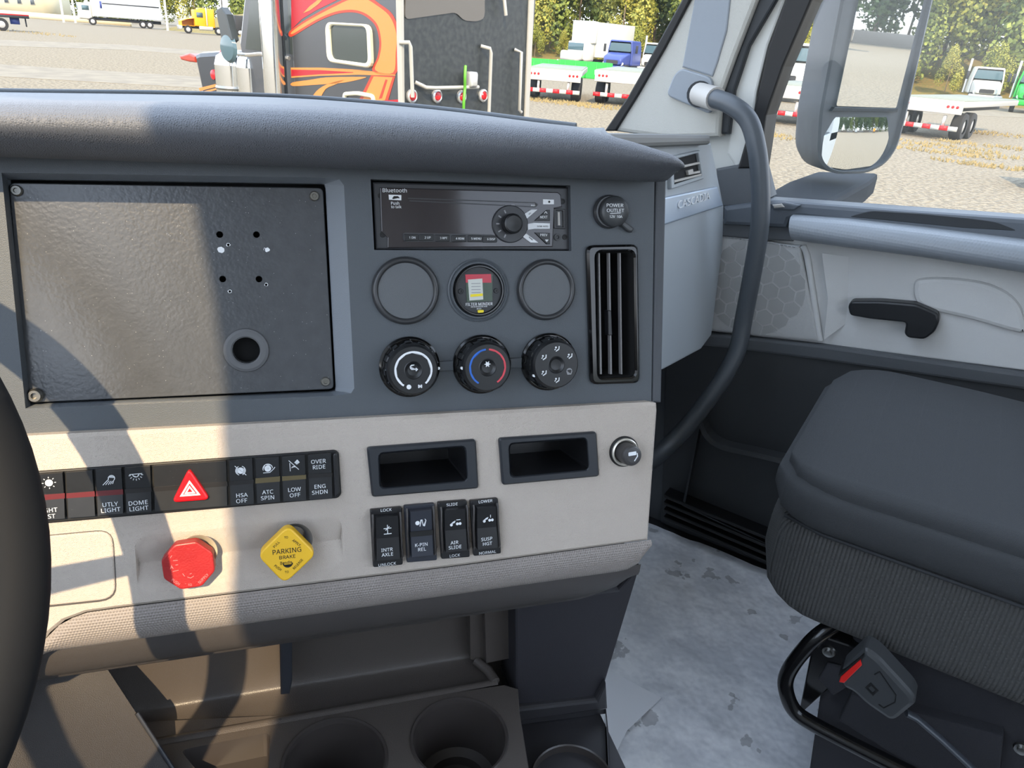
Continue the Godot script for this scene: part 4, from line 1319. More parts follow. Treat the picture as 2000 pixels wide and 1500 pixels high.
	for i in keys.size():
		var k := rocker_key(t, keys[i][0], 0.012, w, 0.0012, M.switch)
		st = new_st()
		prism(st, bands[i], 0.0165, 0.0176)
		part(k, "indicator_band", st, M.switch_red if i < 3 else (M.amber_window if i in [6, 7] else M.switch_dark))
		var lines: Array = keys[i][1]
		for j in lines.size():
			text(k, lines[j][0], spots["t%d" % i][j], w - 0.0002, 0.0034, M.white_print, 0, 1.1)
		var draw := []
		match keys[i][2]:
			"bulb":
				draw = [arc_line(0, 0, 0.32, 0, 360, 14), [Vector2(-0.15, -0.15), Vector2(0.15, 0.15)]]
				for j in 8: draw.append([Vector2.from_angle(TAU * j / 8.0) * 0.48, Vector2.from_angle(TAU * j / 8.0) * 0.62])
			"beam": draw = [arc_line(0.25, 0.15, 0.3, -40, 200, 12), [Vector2(-0.05, 0.05), Vector2(-0.6, -0.5)], [Vector2(0.45, -0.05), Vector2(0.3, -0.45)], [Vector2(0.0, -0.1), Vector2(-0.35, -0.5)], [Vector2(0.15, -0.15), Vector2(-0.1, -0.5)], [Vector2(0.3, -0.15), Vector2(0.1, -0.48)]]
			"dome":
				draw = [[Vector2(-0.6, 0.4), Vector2(0.6, 0.4)], arc_line(0, 0.38, 0.3, 180, 360, 10)]
				for j in 7:
					var an := deg_to_rad(190.0 + 26.7 * j)
					draw.append([Vector2(0, 0.38) + Vector2.from_angle(an) * 0.48, Vector2(0, 0.38) + Vector2.from_angle(an) * 0.68])
			"ring": draw = [arc_line(0, 0, 0.5, 110, 250, 10), arc_line(0, 0, 0.5, -70, 70, 10), arc_line(0, 0, 0.32, 0, 360, 12), [Vector2(-0.55, 0.55), Vector2(0.55, -0.55)]]
			"disc": draw = [arc_line(0, 0, 0.5, 0, 200, 12), arc_line(0, 0, 0.32, 0, 360, 12), arc_line(0, 0, 0.1, 0, 360, 8), [Vector2(-0.5, -0.45), Vector2(0.2, -0.45), Vector2(0.6, -0.1), Vector2(0.75, 0.1)]]
			"low": draw = [[Vector2(-0.5, 0.6), Vector2(0.5, -0.5)], [Vector2(-0.4, 0.3), Vector2(-0.4, -0.6)], [Vector2(0.1, 0.3), Vector2(0.4, 0.6), Vector2(0.6, 0.3), Vector2(0.3, 0.1)], arc_line(0.0, -0.35, 0.25, 20, 160, 8)]
		if draw.size() > 0: icon(k, draw, marks[i], 0.0078, w, 0.0005, M.white_print)
	st = new_st()
	prism(st, rounded(PackedVector2Array([Vector2(-0.1309, -0.2006), Vector2(-0.127, -0.1996), Vector2(-0.1267, -0.2364), Vector2(-0.1312, -0.2401)]), 0.002, 2), 0.012, 0.0185, 0.001)
	part(t, "end_clip", st, M.black_satin)
	# hazard button
	st = new_st()
	prism(st, rounded(PackedVector2Array([Vector2(-0.2453, -0.2013), Vector2(-0.2606, -0.2292), Vector2(-0.2311, -0.2297)]), 0.005, 4), 0.016, 0.0225, 0.0015)
	var h := part(t, "hazard_button", st, M.red_gloss, "red triangular hazard button")
	st = new_st()
	var a := PackedVector2Array([Vector2(-0.2456, -0.2114), Vector2(-0.2539, -0.2244), Vector2(-0.2381, -0.2247)])
	ring(st, a, inset(ccw(a), 0.0014), 0.022, 0.0229)
	part(h, "triangle_outline", st, M.white_print)
	st = new_st()
	var b := PackedVector2Array([Vector2(-0.2459, -0.2157), Vector2(-0.2503, -0.2226), Vector2(-0.2418, -0.2226)])
	ring(st, b, inset(ccw(b), 0.0012), 0.022, 0.0229)
	part(h, "triangle_core", st, M.white_print)

	# four loose rocker switches
	var rocks := [
		[PackedVector2Array([Vector2(-0.1012, -0.2549), Vector2(-0.073, -0.2552), Vector2(-0.074, -0.31), Vector2(-0.1008, -0.3089)]), "LOCK", "UNLOCK", "INTR", "AXLE", "black rocker switch lettered for the axle lock, first in its row of four"],
		[PackedVector2Array([Vector2(-0.0711, -0.2544), Vector2(-0.0432, -0.255), Vector2(-0.0424, -0.3098), Vector2(-0.0703, -0.3085)]), "", "", "K-PIN", "REL", "rocker switch with slate blue face lettered for the pin release"],
		[PackedVector2Array([Vector2(-0.0403, -0.2544), Vector2(-0.0131, -0.2553), Vector2(-0.0114, -0.3108), Vector2(-0.0385, -0.3093)]), "SLIDE", "LOCK", "AIR", "SLIDE", "black rocker switch lettered for the sliding axle"],
		[PackedVector2Array([Vector2(-0.0102, -0.2561), Vector2(0.0167, -0.2565), Vector2(0.0189, -0.3112), Vector2(-0.0079, -0.3103)]), "LOWER", "NORMAL", "SUSP", "HGT", "black rocker switch lettered for suspension height, last in its row"]]
	var faces := [PackedVector2Array([Vector2(-0.0977, -0.2592), Vector2(-0.0771, -0.2597), Vector2(-0.0767, -0.301), Vector2(-0.0986, -0.3006)]), PackedVector2Array([Vector2(-0.0674, -0.257), Vector2(-0.0471, -0.2573), Vector2(-0.0465, -0.3016), Vector2(-0.0675, -0.3013)]), PackedVector2Array([Vector2(-0.0364, -0.259), Vector2(-0.016, -0.2597), Vector2(-0.015, -0.3012), Vector2(-0.0361, -0.3005)]), PackedVector2Array([Vector2(-0.006, -0.2604), Vector2(0.013, -0.261), Vector2(0.0143, -0.3024), Vector2(-0.0063, -0.3018)])]
	var upper := [Vector2(-0.0874, -0.271), Vector2(-0.0576, -0.2692), Vector2(-0.0263, -0.2729), Vector2(0.0046, -0.2725)]
	var legend := [[Vector2(-0.0887, -0.2907), Vector2(-0.0884, -0.2951)], [Vector2(-0.0579, -0.2898), Vector2(-0.0576, -0.2942)], [Vector2(-0.0273, -0.2916), Vector2(-0.027, -0.2961)], [Vector2(0.0031, -0.2919), Vector2(0.0035, -0.2965)]]
	var tops := [Vector2(-0.0873, -0.2563), Vector2.ZERO, Vector2(-0.0272, -0.2576), Vector2(0.0043, -0.258)]
	var lows := [Vector2(-0.0884, -0.3074), Vector2.ZERO, Vector2(-0.026, -0.3072), Vector2(0.0054, -0.3082)]
	for i in 4:
		var o: PackedVector2Array = rocks[i][0]
		var mid := (o[0] + o[2]) / 2
		var r := dash_thing("rocker_switch", rocks[i][5], "switch", mid, "rocker switches below the dash pockets")
		st = new_st()
		prism(st, rounded(o, 0.0015, 2), 0.008, 0.0165, 0.001)
		part(r, "bezel", st, M.slate if i == 1 else M.black_satin)
		st = new_st()
		var f: PackedVector2Array = faces[i]
		for s in [[0, 3, -1.0], [1, 2, 1.0]]:
			var p := f[s[0]] + Vector2(0.0018 * s[2], 0.001)
			var q := f[s[1]] + Vector2(0.0018 * s[2], -0.001)
			var m := p.lerp(q, 0.5)
			tube(st, PackedVector3Array([Vector3(p.x, p.y, 0.0195), Vector3(p.x, p.y - 0.003, 0.0215), Vector3(m.x, m.y, 0.0195), Vector3(q.x, q.y + 0.003, 0.0215), Vector3(q.x, q.y, 0.0185)]), 0.0011, 6)
		part(r, "side_rail", st, M.rail)
		var k := rocker_key(r, f, 0.013, 0.0242, 0.0016, M.slate if i == 1 else M.black_satin)
		if i == 1:
			st = new_st()
			prism(st, PackedVector2Array([Vector2(-0.0675, -0.2767), Vector2(-0.0467, -0.2773), Vector2(-0.0468, -0.2821), Vector2(-0.0673, -0.2816)]), 0.0215, 0.0234)
			part(k, "centre_band", st, M.black)
		text(k, rocks[i][3], legend[i][0], 0.0239, 0.0031, M.white_print, 0, 1.1)
		text(k, rocks[i][4], legend[i][1], 0.0240, 0.0031, M.white_print, 0, 1.1)
		if rocks[i][1] != "":
			text(r, rocks[i][1], tops[i], 0.0166, 0.0026, M.white_print, 0, 1.15)
			text(r, rocks[i][2], lows[i], 0.0166, 0.0026, M.white_print, 0, 1.15)
		var draw := []
		match i:
			0: draw = [[Vector2(-0.4, 0.6), Vector2(0.4, 0.6)], [Vector2(-0.4, 0.0), Vector2(0.4, 0.0)], [Vector2(-0.4, -0.6), Vector2(0.4, -0.6)], [Vector2(0, 0.6), Vector2(0, -0.6)], [Vector2(-0.4, 0.5), Vector2(-0.4, 0.7)], [Vector2(0.4, 0.5), Vector2(0.4, 0.7)], [Vector2(-0.2, -0.2), Vector2(0.2, 0.2)]]
			1: draw = [arc_line(-0.35, 0.0, 0.2, 0, 360, 10), [Vector2(-0.1, -0.4), Vector2(0.0, 0.3), Vector2(0.15, 0.3), Vector2(0.25, -0.35)], [Vector2(-0.2, 0.5), Vector2(0.35, 0.55), Vector2(0.55, 0.2), Vector2(0.4, -0.4), Vector2(0.25, -0.35)]]
			2: draw = [[Vector2(-0.55, -0.2), Vector2(-0.2, 0.1), Vector2(0.05, 0.2)], arc_line(-0.4, -0.2, 0.12, 0, 360, 8), arc_line(0.25, -0.15, 0.12, 0, 360, 8), arc_line(0.55, -0.15, 0.12, 0, 360, 8), [Vector2(0.15, 0.3), Vector2(0.6, 0.3)], [Vector2(-0.3, -0.05), Vector2(0.0, 0.05)]]
			3: draw = [[Vector2(-0.55, -0.25), Vector2(-0.2, 0.05), Vector2(0.05, 0.15)], arc_line(-0.4, -0.25, 0.12, 0, 360, 8), arc_line(0.2, -0.2, 0.12, 0, 360, 8), arc_line(0.5, -0.2, 0.12, 0, 360, 8), [Vector2(0.3, 0.1), Vector2(0.3, 0.6)], [Vector2(-0.3, -0.1), Vector2(0.0, 0.0)]]
		icon(k, draw, upper[i], 0.0085, 0.0236, 0.0006, M.white_print)

func build_brake_knobs() -> void:
	# trailer supply: worn red octagon
	var base := Vector2(-0.2483, -0.285)
	var c := Vector2(-0.251, -0.2815)
	var t := dash_thing("air_supply_knob", "worn red eight-sided trailer air knob with faded lettering", "brake knob", c, "air brake pull knobs")
	var oct := PackedVector2Array()
	for k in 8: oct.append(c + Vector2.from_angle(TAU * (k + 0.5) / 8.0 + 0.04) * 0.0212)
	var st := new_st()
	lathe(st, Vector3(c.x + 0.007, c.y + 0.007, 0), [Vector2(0.0195, -0.004), Vector2(0.0188, 0.003), Vector2(0.0175, 0.006), Vector2(0.0095, 0.0065), Vector2(0.0085, 0.012), Vector2(0.015, 0.02)], 40)
	part(t, "stem_collar", st, M.ivory)
	st = new_st()
	prism(st, rounded(oct, 0.0022, 3), 0.02, 0.03, 0.0012)
	var cap_ := part(t, "octagon_cap", st, M.red_plastic)
	text(cap_, "PUSH", c + Vector2(-0.0105, -0.0125), 0.0301, 0.0022, M.pink_scratch, -42)
	text(cap_, "TO", c + Vector2(0.0, -0.0165), 0.0301, 0.0018, M.pink_scratch, 0)
	text(cap_, "SUPPLY", c + Vector2(0.0105, -0.0125), 0.0301, 0.0022, M.pink_scratch, 42)
	text(cap_, "A", c + Vector2(-0.0125, 0.0005), 0.0301, 0.003, M.pink_scratch, 0)
	st = new_st()
	for q in [[-0.011, 0.006, -0.0075, 0.0058], [-0.0095, 0.002, -0.0075, 0.002], [-0.012, -0.0032, -0.0075, -0.0028], [-0.0048, -0.006, -0.0035, -0.0085], [-0.0015, -0.0095, 0.001, -0.0108], [0.001, -0.0108, 0.0035, -0.0092], [0.0005, -0.0072, 0.002, -0.0068], [-0.013, 0.0085, -0.0115, 0.0105]]:
		stroke(st, PackedVector2Array([c + Vector2(q[0], q[1]), c + Vector2(q[2], q[3])]), 0.0004, 0.0299, 0.0301)
	part(cap_, "worn_print", st, M.pink_scratch)
	# parking brake: yellow diamond
	c = Vector2(-0.1737, -0.2809)
	t = dash_thing("parking_brake_knob", "yellow diamond parking brake knob with black lettering", "brake knob", c, "air brake pull knobs")
	st = new_st()
	lathe(st, Vector3(c.x + 0.007, c.y + 0.008, 0), [Vector2(0.0195, -0.004), Vector2(0.0188, 0.003), Vector2(0.0178, 0.006), Vector2(0.0098, 0.0065), Vector2(0.009, 0.012), Vector2(0.015, 0.022)], 40)
	part(t, "stem_collar", st, M.stem_grey)
	st = new_st()
	prism(st, rounded(PackedVector2Array([Vector2(-0.171, -0.2554), Vector2(-0.1491, -0.2837), Vector2(-0.177, -0.3072), Vector2(-0.1974, -0.2788)]), 0.0075, 5), 0.022, 0.032, 0.0014)
	cap_ = part(t, "diamond_cap", st, M.yellow_plastic)
	text(cap_, "PARKING", c + Vector2(0.0003, 0.0032), 0.0321, 0.0042, M.black_print, 0, 1.0)
	text(cap_, "BRAKE", c + Vector2(0.0003, -0.0022), 0.0321, 0.003, M.black_print, 0, 1.12)
	text(cap_, "Bendix", c + Vector2(-0.001, -0.0072), 0.0321, 0.0027, M.black_print, 0, 0.85)
	st = new_st()
	var sw := arc2(c + Vector2(0.0005, -0.0075), 0.0042, 190, 350, 12)
	var si := arc2(c + Vector2(0.0005, -0.0068), 0.0036, 350, 190, 12)
	sw.append_array(si)
	prism(st, sw, 0.0319, 0.0322)
	part(cap_, "swoosh", st, M.black_print)
	text(cap_, "PULL", c + Vector2(-0.0078, 0.0098), 0.0321, 0.0021, M.black_print, 45)
	text(cap_, "TO", c + Vector2(0.0005, 0.0152), 0.0321, 0.0019, M.black_print, 0)
	text(cap_, "APPLY", c + Vector2(0.0085, 0.0094), 0.0321, 0.0021, M.black_print, -45)
	text(cap_, "PUSH", c + Vector2(-0.0078, -0.0108), 0.0321, 0.0021, M.black_print, -45)
	text(cap_, "TO", c + Vector2(-0.0008, -0.0155), 0.0321, 0.0019, M.black_print, 0)
	text(cap_, "RELEASE", c + Vector2(0.0085, -0.0098), 0.0321, 0.0021, M.black_print, 45)

# ---------------------------------------------------------------- console and steering wheel
func build_console() -> void:
	var t := thing("console", "dark floor console with two round cup holders and a shelf under the dash", "console", Transform3D(STACK, DASH_AT))
	# top with cup openings, drawn flat and then laid down
	var TY := -0.55
	var lay := Transform3D(Basis(Vector3(1, 0, 0), Vector3(0, 0, -1), Vector3(0, 1, 0)), Vector3(0, TY, 0))   # (u, -w) -> level plane
	var flip := func(p: PackedVector2Array) -> PackedVector2Array:
		var o := PackedVector2Array()
		for q in p: o.append(Vector2(q.x, -q.y))
		return o
	var outline: PackedVector2Array = flip.call(PackedVector2Array([Vector2(-0.3641, -0.0127), Vector2(-0.167, 0.019), Vector2(0.0594, 0.028), Vector2(0.0738, 0.0375), Vector2(0.066, 0.07), Vector2(0.05, 0.17), Vector2(-0.3, 0.17), Vector2(-0.3021, 0.0578)]))
	var cups := [[Vector2(-0.1415, 0.0872), 0.0525], [Vector2(-0.0085, 0.088), 0.0515]]
	var tray: PackedVector2Array = flip.call(rounded(PackedVector2Array([Vector2(-0.2959, 0.0376), Vector2(-0.2061, 0.0356), Vector2(-0.2088, 0.1146), Vector2(-0.253, 0.1041)]), 0.008, 3))
	var st := new_st()
	var holes := []
	for q in cups: holes.append(disc(Vector2(q[0].x, -q[0].y), q[1], 30))
	holes.append(tray)
	pierced(st, outline, holes, -0.008, 0.0, 0.001)
	var o := part(t, "tray_top", st, M.console)
	o.transform = lay
	for q in cups:
		st = new_st()
		lathe(st, Vector3(q[0].x, TY, q[0].y), [Vector2(q[1] + 0.003, 0.0), Vector2(q[1] + 0.0015, 0.0018), Vector2(q[1] - 0.001, 0.0008), Vector2(q[1] - 0.002, -0.004), Vector2(q[1] - 0.007, -0.07), Vector2(q[1] - 0.017, -0.074), Vector2(q[1] - 0.019, -0.085), Vector2(0, -0.086)], 48, Vector3(0, 1, 0))
		part(t, "cup_well", st, M.cup)
	st = new_st()
	wall(st, ccw(tray), 0.0, inset(ccw(tray), 0.004), -0.03, false, true)
	cap(st, inset(ccw(tray), 0.004), -0.03, true)
	o = part(t, "coin_tray", st, M.cup)
	o.transform = lay
	# shelf and back wall under the dash
	st = new_st()
	var rows := []
	for u in [-0.375, -0.05, 0.052]:
		var r := PackedVector3Array()
		for p in curve2(PackedVector2Array([Vector2(-0.38, -0.034), Vector2(-0.5, -0.032), Vector2(-0.545, -0.028), Vector2(-0.554, -0.02), Vector2(-0.554, 0.0), Vector2(-0.551, 0.014), Vector2(-0.5475, 0.021), Vector2(-0.5495, 0.027)]), 4): r.append(Vector3(u, p.x, p.y))
		rows.append(r)
	skin(st, rows, false, true)
	part(t, "back_shelf", st, M.console)
	# left cheek of the opening
	st = new_st()
	prism(st, PackedVector2Array([Vector2(-0.3855, -0.4598), Vector2(-0.3606, -0.4571), Vector2(-0.3676, -0.518), Vector2(-0.361, -0.5363), Vector2(-0.3962, -0.5271)]), -0.04, 0.0)
	part(t, "side_cheek", st, M.console)
	# divider rib and stepped block on the back wall
	st = new_st()
	prism(st, PackedVector2Array([Vector2(-0.19, -0.4444), Vector2(-0.1771, -0.4456), Vector2(-0.1803, -0.5053), Vector2(-0.1841, -0.5244), Vector2(-0.1937, -0.5236)]), -0.05, 0.012, 0.002)
	part(t, "divider", st, M.rib)
	st = new_st()
	prism(st, PackedVector2Array([Vector2(0.0364, -0.4474), Vector2(0.0777, -0.4534), Vector2(0.0841, -0.539), Vector2(0.044, -0.5412)]), -0.04, 0.0, 0.001)
	prism(st, PackedVector2Array([Vector2(0.0229, -0.4631), Vector2(0.0428, -0.4637), Vector2(0.0493, -0.5577), Vector2(0.0271, -0.5419)]), -0.04, -0.012)
	part(t, "stepped_block", st, M.console)
	st = new_st()
	tube(st, PackedVector3Array([Vector3(0.034, -0.546, -0.012), Vector3(0.046, -0.549, 0.004), Vector3(0.05, -0.5495, 0.022)]), 0.006, 8)
	part(t, "brace", st, M.console)
	st = new_st()
	prism(st, PackedVector2Array([Vector2(0.02, -0.66), Vector2(0.1, -0.66), Vector2(0.1, -0.4), Vector2(0.02, -0.4)]), -0.12, -0.034)
	part(t, "back_filler", st, M.console)
	# body below
	st = new_st()
	prism(st, PackedVector2Array([Vector2(-0.30, -0.9), Vector2(0.05, -0.9), Vector2(0.05, -0.64), Vector2(-0.30, -0.64)]), -0.02, 0.168)
	part(t, "plinth", st, M.console)
	# outer skirt towards the driver
	var k := thing("knee_panel", "knee panel with shade put into its colour, sloping down beside the steering wheel", "knee panel", Transform3D(STACK, DASH_AT))
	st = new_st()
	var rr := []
	for a in [[Vector2(-0.4157, -0.4292), 0.02, Vector2(-0.3541, -0.4431), 0.015], [Vector2(-0.4274, -0.4725), 0.1, Vector2(-0.2949, 0.0666), 99.0]]:
		var p := Vector3(a[0].x, a[0].y, a[1])
		var q := Vector3(a[2].x, a[2].y, a[3]) if a[3] < 90.0 else Vector3(a[2].x, -0.556, a[2].y)
		rr.append(PackedVector3Array([p + Vector3(-0.25, 0, 0), p, q]))
	var fine := []
	for i in 9:
		var r := PackedVector3Array()
		for j in 13:
			var f := j / 12.0 * 2.0
			var n: int = min(int(f), 1)
			r.append(rr[0][n].lerp(rr[0][n + 1], f - n).lerp(rr[1][n].lerp(rr[1][n + 1], f - n), i / 8.0))
		fine.append(r)
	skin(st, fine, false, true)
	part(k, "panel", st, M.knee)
	st = new_st()
	tube(st, PackedVector3Array([rr[0][2].lerp(rr[1][2], 0.42) + Vector3(0, 0.002, 0), rr[1][2] + Vector3(0, 0.002, 0)]), 0.0022, 8)
	part(k, "edge_bead", st, M.rib)
	# separate cup holder by the floor
	var h := thing("cup_holder", "lower black cup holder beside the console, over the floor sheet", "cup holder", Transform3D(STACK, DASH_AT))
	var HY := -0.62
	st = new_st()
	var lay2 := Transform3D(lay.basis, Vector3(0, HY, 0))
	var c := Vector2(0.1205, 0.118)
	pierced(st, flip.call(PackedVector2Array([Vector2(0.0833, 0.0229), Vector2(0.1151, 0.0246), Vector2(0.1986, 0.0315), Vector2(0.1852, 0.0732), Vector2(0.1548, 0.1492), Vector2(0.0449, 0.1477)])), [disc(Vector2(c.x, -c.y), 0.047, 28)], -0.01, 0.0, 0.001)
	o = part(h, "rim_plate", st, M.holder)
	o.transform = lay2
	st = new_st()
	lathe(st, Vector3(c.x, HY, c.y), [Vector2(0.0485, 0.0), Vector2(0.0475, 0.0014), Vector2(0.046, 0.0), Vector2(0.042, -0.07), Vector2(0, -0.07)], 40, Vector3(0, 1, 0))
	part(h, "well", st, M.cup)
	st = new_st()
	prism(st, PackedVector2Array([Vector2(0.0736, -0.5839), Vector2(0.1794, -0.5946), Vector2(0.189, -0.5672), Vector2(0.1981, -0.6153), Vector2(0.0766, -0.6072)]), -0.05, 0.038, 0.004)
	part(h, "shoulder", st, M.holder)
	st = new_st()
	prism(st, PackedVector2Array([Vector2(0.07, -0.9), Vector2(0.2, -0.9), Vector2(0.192, -0.63), Vector2(0.07, -0.63)]), -0.05, 0.16)
	part(h, "pedestal", st, M.holder)

func build_wheel() -> void:
	var t := thing("steering_wheel", "dark padded steering wheel rim at the driver's place", "steering wheel", Transform3D(Basis.from_euler(Vector3(deg_to_rad(-30.7), deg_to_rad(-0.7), 0)), Vector3(-0.0665, 2.139, -0.4483)))
	var st := new_st()
	var rows := []
	for i in 97:
		var a := TAU * i / 96.0
		var row := PackedVector3Array()
		for k in 20:
			var b := TAU * k / 20.0
			var r := 0.232 + cos(b) * 0.0185
			row.append(Vector3(cos(a) * r, sin(a) * r, sin(b) * 0.021))
		rows.append(row)
	skin(st, rows, true, true, true)
	part(t, "rim", st, M.wheel)
	st = new_st()
	for a in [200.0, 340.0, 270.0]:
		var d := Vector3(cos(deg_to_rad(a)), sin(deg_to_rad(a)), 0)
		tube(st, PackedVector3Array([d * 0.07 + Vector3(0, 0, -0.03), d * 0.15 + Vector3(0, 0, -0.02), d * 0.228]), 0.02, 10, 0.013, 0.6)
	part(t, "spokes", st, M.wheel)
	st = new_st()
	lathe(st, Vector3(0, 0, -0.06), [Vector2(0, 0), Vector2(0.09, 0.0), Vector2(0.095, 0.03), Vector2(0.08, 0.045), Vector2(0, 0.05)], 32)
	part(t, "hub", st, M.wheel)
	st = new_st()
	lathe(st, Vector3(0, 0, -0.4), [Vector2(0.04, 0), Vector2(0.045, 0.35)], 20)
	part(t, "column", st, M.dark)

# ---------------------------------------------------------------- passenger door
func build_door() -> void:
	var d := setting("door_1", "grey passenger door with armrest, speaker and black pull handle", "door", Transform3D(DOOR, DOOR_AT))
	var st := new_st()
	var win_front := Vector2(-0.3342, 2.1008)
	var win_mid := Vector2(0.0863, 2.1375)
	# slab of the door below the window, and its painted outer skin
	prism(st, PackedVector2Array([Vector2(-0.56, 1.2), Vector2(1.2, 1.2), Vector2(1.2, 2.2), Vector2(0.7, win_mid.y + 0.05), win_mid, win_front, Vector2(-0.4251, 2.0718), Vector2(-0.56, 2.12)]), -0.035, 0.0)
	part(d, "inner_sheet", st, M.door_dark)
	st = new_st()
	prism(st, PackedVector2Array([Vector2(-0.62, 0.75), Vector2(1.2, 0.75), Vector2(1.2, 2.19), Vector2(0.7, win_mid.y + 0.04), win_mid - Vector2(0, 0.01), win_front - Vector2(0, 0.01), Vector2(-0.62, 2.09)]), -0.06, -0.035)
	part(d, "outer_skin", st, M.cab_paint)
	# belt cap under the glass
	st = new_st()
	prism(st, PackedVector2Array([Vector2(-0.4066, 2.0784), Vector2(-0.3513, 2.0954), Vector2(-0.322, 2.105), Vector2(-0.1037, 2.1232), Vector2(0.0848, 2.1407), Vector2(0.3373, 2.1613), Vector2(0.3537, 2.1168), Vector2(0.0969, 2.1014), Vector2(-0.1372, 2.0891), Vector2(-0.2619, 2.0832), Vector2(-0.277, 2.0748), Vector2(-0.2792, 2.0588), Vector2(-0.3998, 2.0431)]), -0.01, 0.04, 0.008)
	part(d, "belt_cap", st, M.belt)
	st = new_st()
	prism(st, rounded(PackedVector2Array([Vector2(-0.1782, 2.0983), Vector2(-0.1433, 2.1153), Vector2(-0.0625, 2.1236), Vector2(0.0145, 2.1282), Vector2(0.0481, 2.129), Vector2(0.0839, 2.1201), Vector2(0.0043, 2.1108), Vector2(-0.09, 2.1046)]), 0.01, 4), 0.0, 0.0405, 0.001)
	part(d, "sill_groove", st, M.seal)
	st = new_st()
	prism(st, PackedVector2Array([Vector2(-0.3213, 2.1001), Vector2(-0.294, 2.1065), Vector2(-0.2629, 2.1059), Vector2(-0.2716, 2.0949), Vector2(-0.3094, 2.0895)]), 0.03, 0.046, 0.003)
	var sp := part(d, "window_switch_pod", st, M.belt)
	st = new_st()
	prism(st, PackedVector2Array([Vector2(-0.3124, 2.0992), Vector2(-0.2962, 2.1038), Vector2(-0.2893, 2.0982), Vector2(-0.3073, 2.0933)]), 0.04, 0.05, 0.002)
	part(sp, "window_switch", st, M.bar_collar)
	# dark block ahead of the armrest
	st = new_st()
	prism(st, PackedVector2Array([Vector2(-0.4213, 2.0459), Vector2(-0.2807, 2.0726), Vector2(-0.2645, 2.0341), Vector2(-0.31, 2.0275), Vector2(-0.4105, 2.0168)]), 0.0, 0.03, 0.004)
	part(d, "front_block", st, M.door_dark)
	# armrest roll
	st = new_st()
	var up_ := PackedVector2Array([Vector2(-0.2717, 2.086), Vector2(-0.1775, 2.095), Vector2(-0.0543, 2.1018), Vector2(0.0945, 2.108), Vector2(0.3492, 2.1144)])
	var dn := PackedVector2Array([Vector2(-0.2578, 2.0445), Vector2(-0.1662, 2.0487), Vector2(-0.0418, 2.0559), Vector2(0.1093, 2.06), Vector2(0.3667, 2.0669)])
	var rows := []
	for i in up_.size():
		var row := PackedVector3Array()
		for q in curve2(PackedVector2Array([Vector2(-0.02, 0.03), Vector2(0.01, 0.066), Vector2(0.25, 0.084), Vector2(0.6, 0.088), Vector2(0.9, 0.078), Vector2(1.0, 0.06), Vector2(1.0, 0.01)]), 4):
			var p: Vector2 = up_[i].lerp(dn[i], q.x)
			row.append(Vector3(p.x, p.y, q.y))
		rows.append(row)
	skin(st, rows, false, true, true)
	fan(st, rows[0])
	part(d, "armrest", st, M.armrest, "blue-grey padded armrest roll")
	# middle panel
	st = new_st()
	prism(st, PackedVector2Array([Vector2(-0.4368, 2.0167), Vector2(-0.2703, 2.0364), Vector2(-0.0441, 2.0474), Vector2(0.1124, 2.0523), Vector2(0.379, 2.0607), Vector2(0.4396, 1.8962), Vector2(0.1646, 1.8833), Vector2(-0.1732, 1.8424), Vector2(-0.3447, 1.8193), Vector2(-0.3991, 1.8122)]), 0.0, 0.015, 0.003)
	part(d, "middle_panel", st, M.door_panel)
	# speaker panel with its comb of cells
	st = new_st()
	prism(st, PackedVector2Array([Vector2(-0.4221, 2.0184), Vector2(-0.3911, 2.0221), Vector2(-0.25, 2.0276), Vector2(-0.1736, 1.8506), Vector2(-0.3208, 1.8271), Vector2(-0.3961, 1.819)]), 0.0, 0.028, 0.005)
	var spk := part(d, "speaker_panel", st, M.door_cloth)
	var c := Vector2(-0.3174, 1.9296)
	var rad := 0.098
	var s := 0.0186
	for iy in range(-6, 7):
		for ix in range(-6, 7):
			var p := c + Vector2((ix + (0.5 if iy % 2 != 0 else 0.0)) * s * 1.732, iy * s * 1.5)
			if p.distance_to(c) > rad + 0.004: continue
			var hex := PackedVector2Array()
			for k in 6:
				var v := p + Vector2.from_angle(TAU * (k + 0.5) / 6.0) * s * 0.88
				if v.distance_to(c) > rad: v = c + (v - c).normalized() * rad
				hex.append(v)
			if abs(area(hex)) < 0.00012: continue
			st = new_st()
			prism(st, hex, 0.026, 0.0288)
			part(spk, "grille_cell", st, M.door_cell)
	# stitched seam along the speaker panel
	var seam := PackedVector2Array([Vector2(-0.3986, 2.0176), Vector2(-0.3698, 2.0199), Vector2(-0.3096, 2.0231), Vector2(-0.253, 2.024)])
	for i in 22:
		var t0 := i / 22.0 * (seam.size() - 1)
		var a := int(t0)
		var p := seam[a].lerp(seam[min(a + 1, seam.size() - 1)], t0 - a)
		st = new_st()
		box(st, Vector3(p.x, p.y, 0.0285), Vector3(0.005, 0.0016, 0.0014))
		part(spk, "stitch", st, M.stitch)
	st = new_st()
	var rim := PackedVector2Array([Vector2(-0.2455, 2.0282), Vector2(-0.2343, 2.0125), Vector2(-0.1722, 1.8522)])
	tube(st, PackedVector3Array([Vector3(rim[0].x, rim[0].y, 0.02), Vector3(rim[1].x, rim[1].y, 0.021), Vector3(rim[2].x, rim[2].y, 0.02)]), 0.006, 8)
	part(d, "panel_welt", st, M.door_panel)
	# hollow ahead of the handle
	st = new_st()
	rows = []
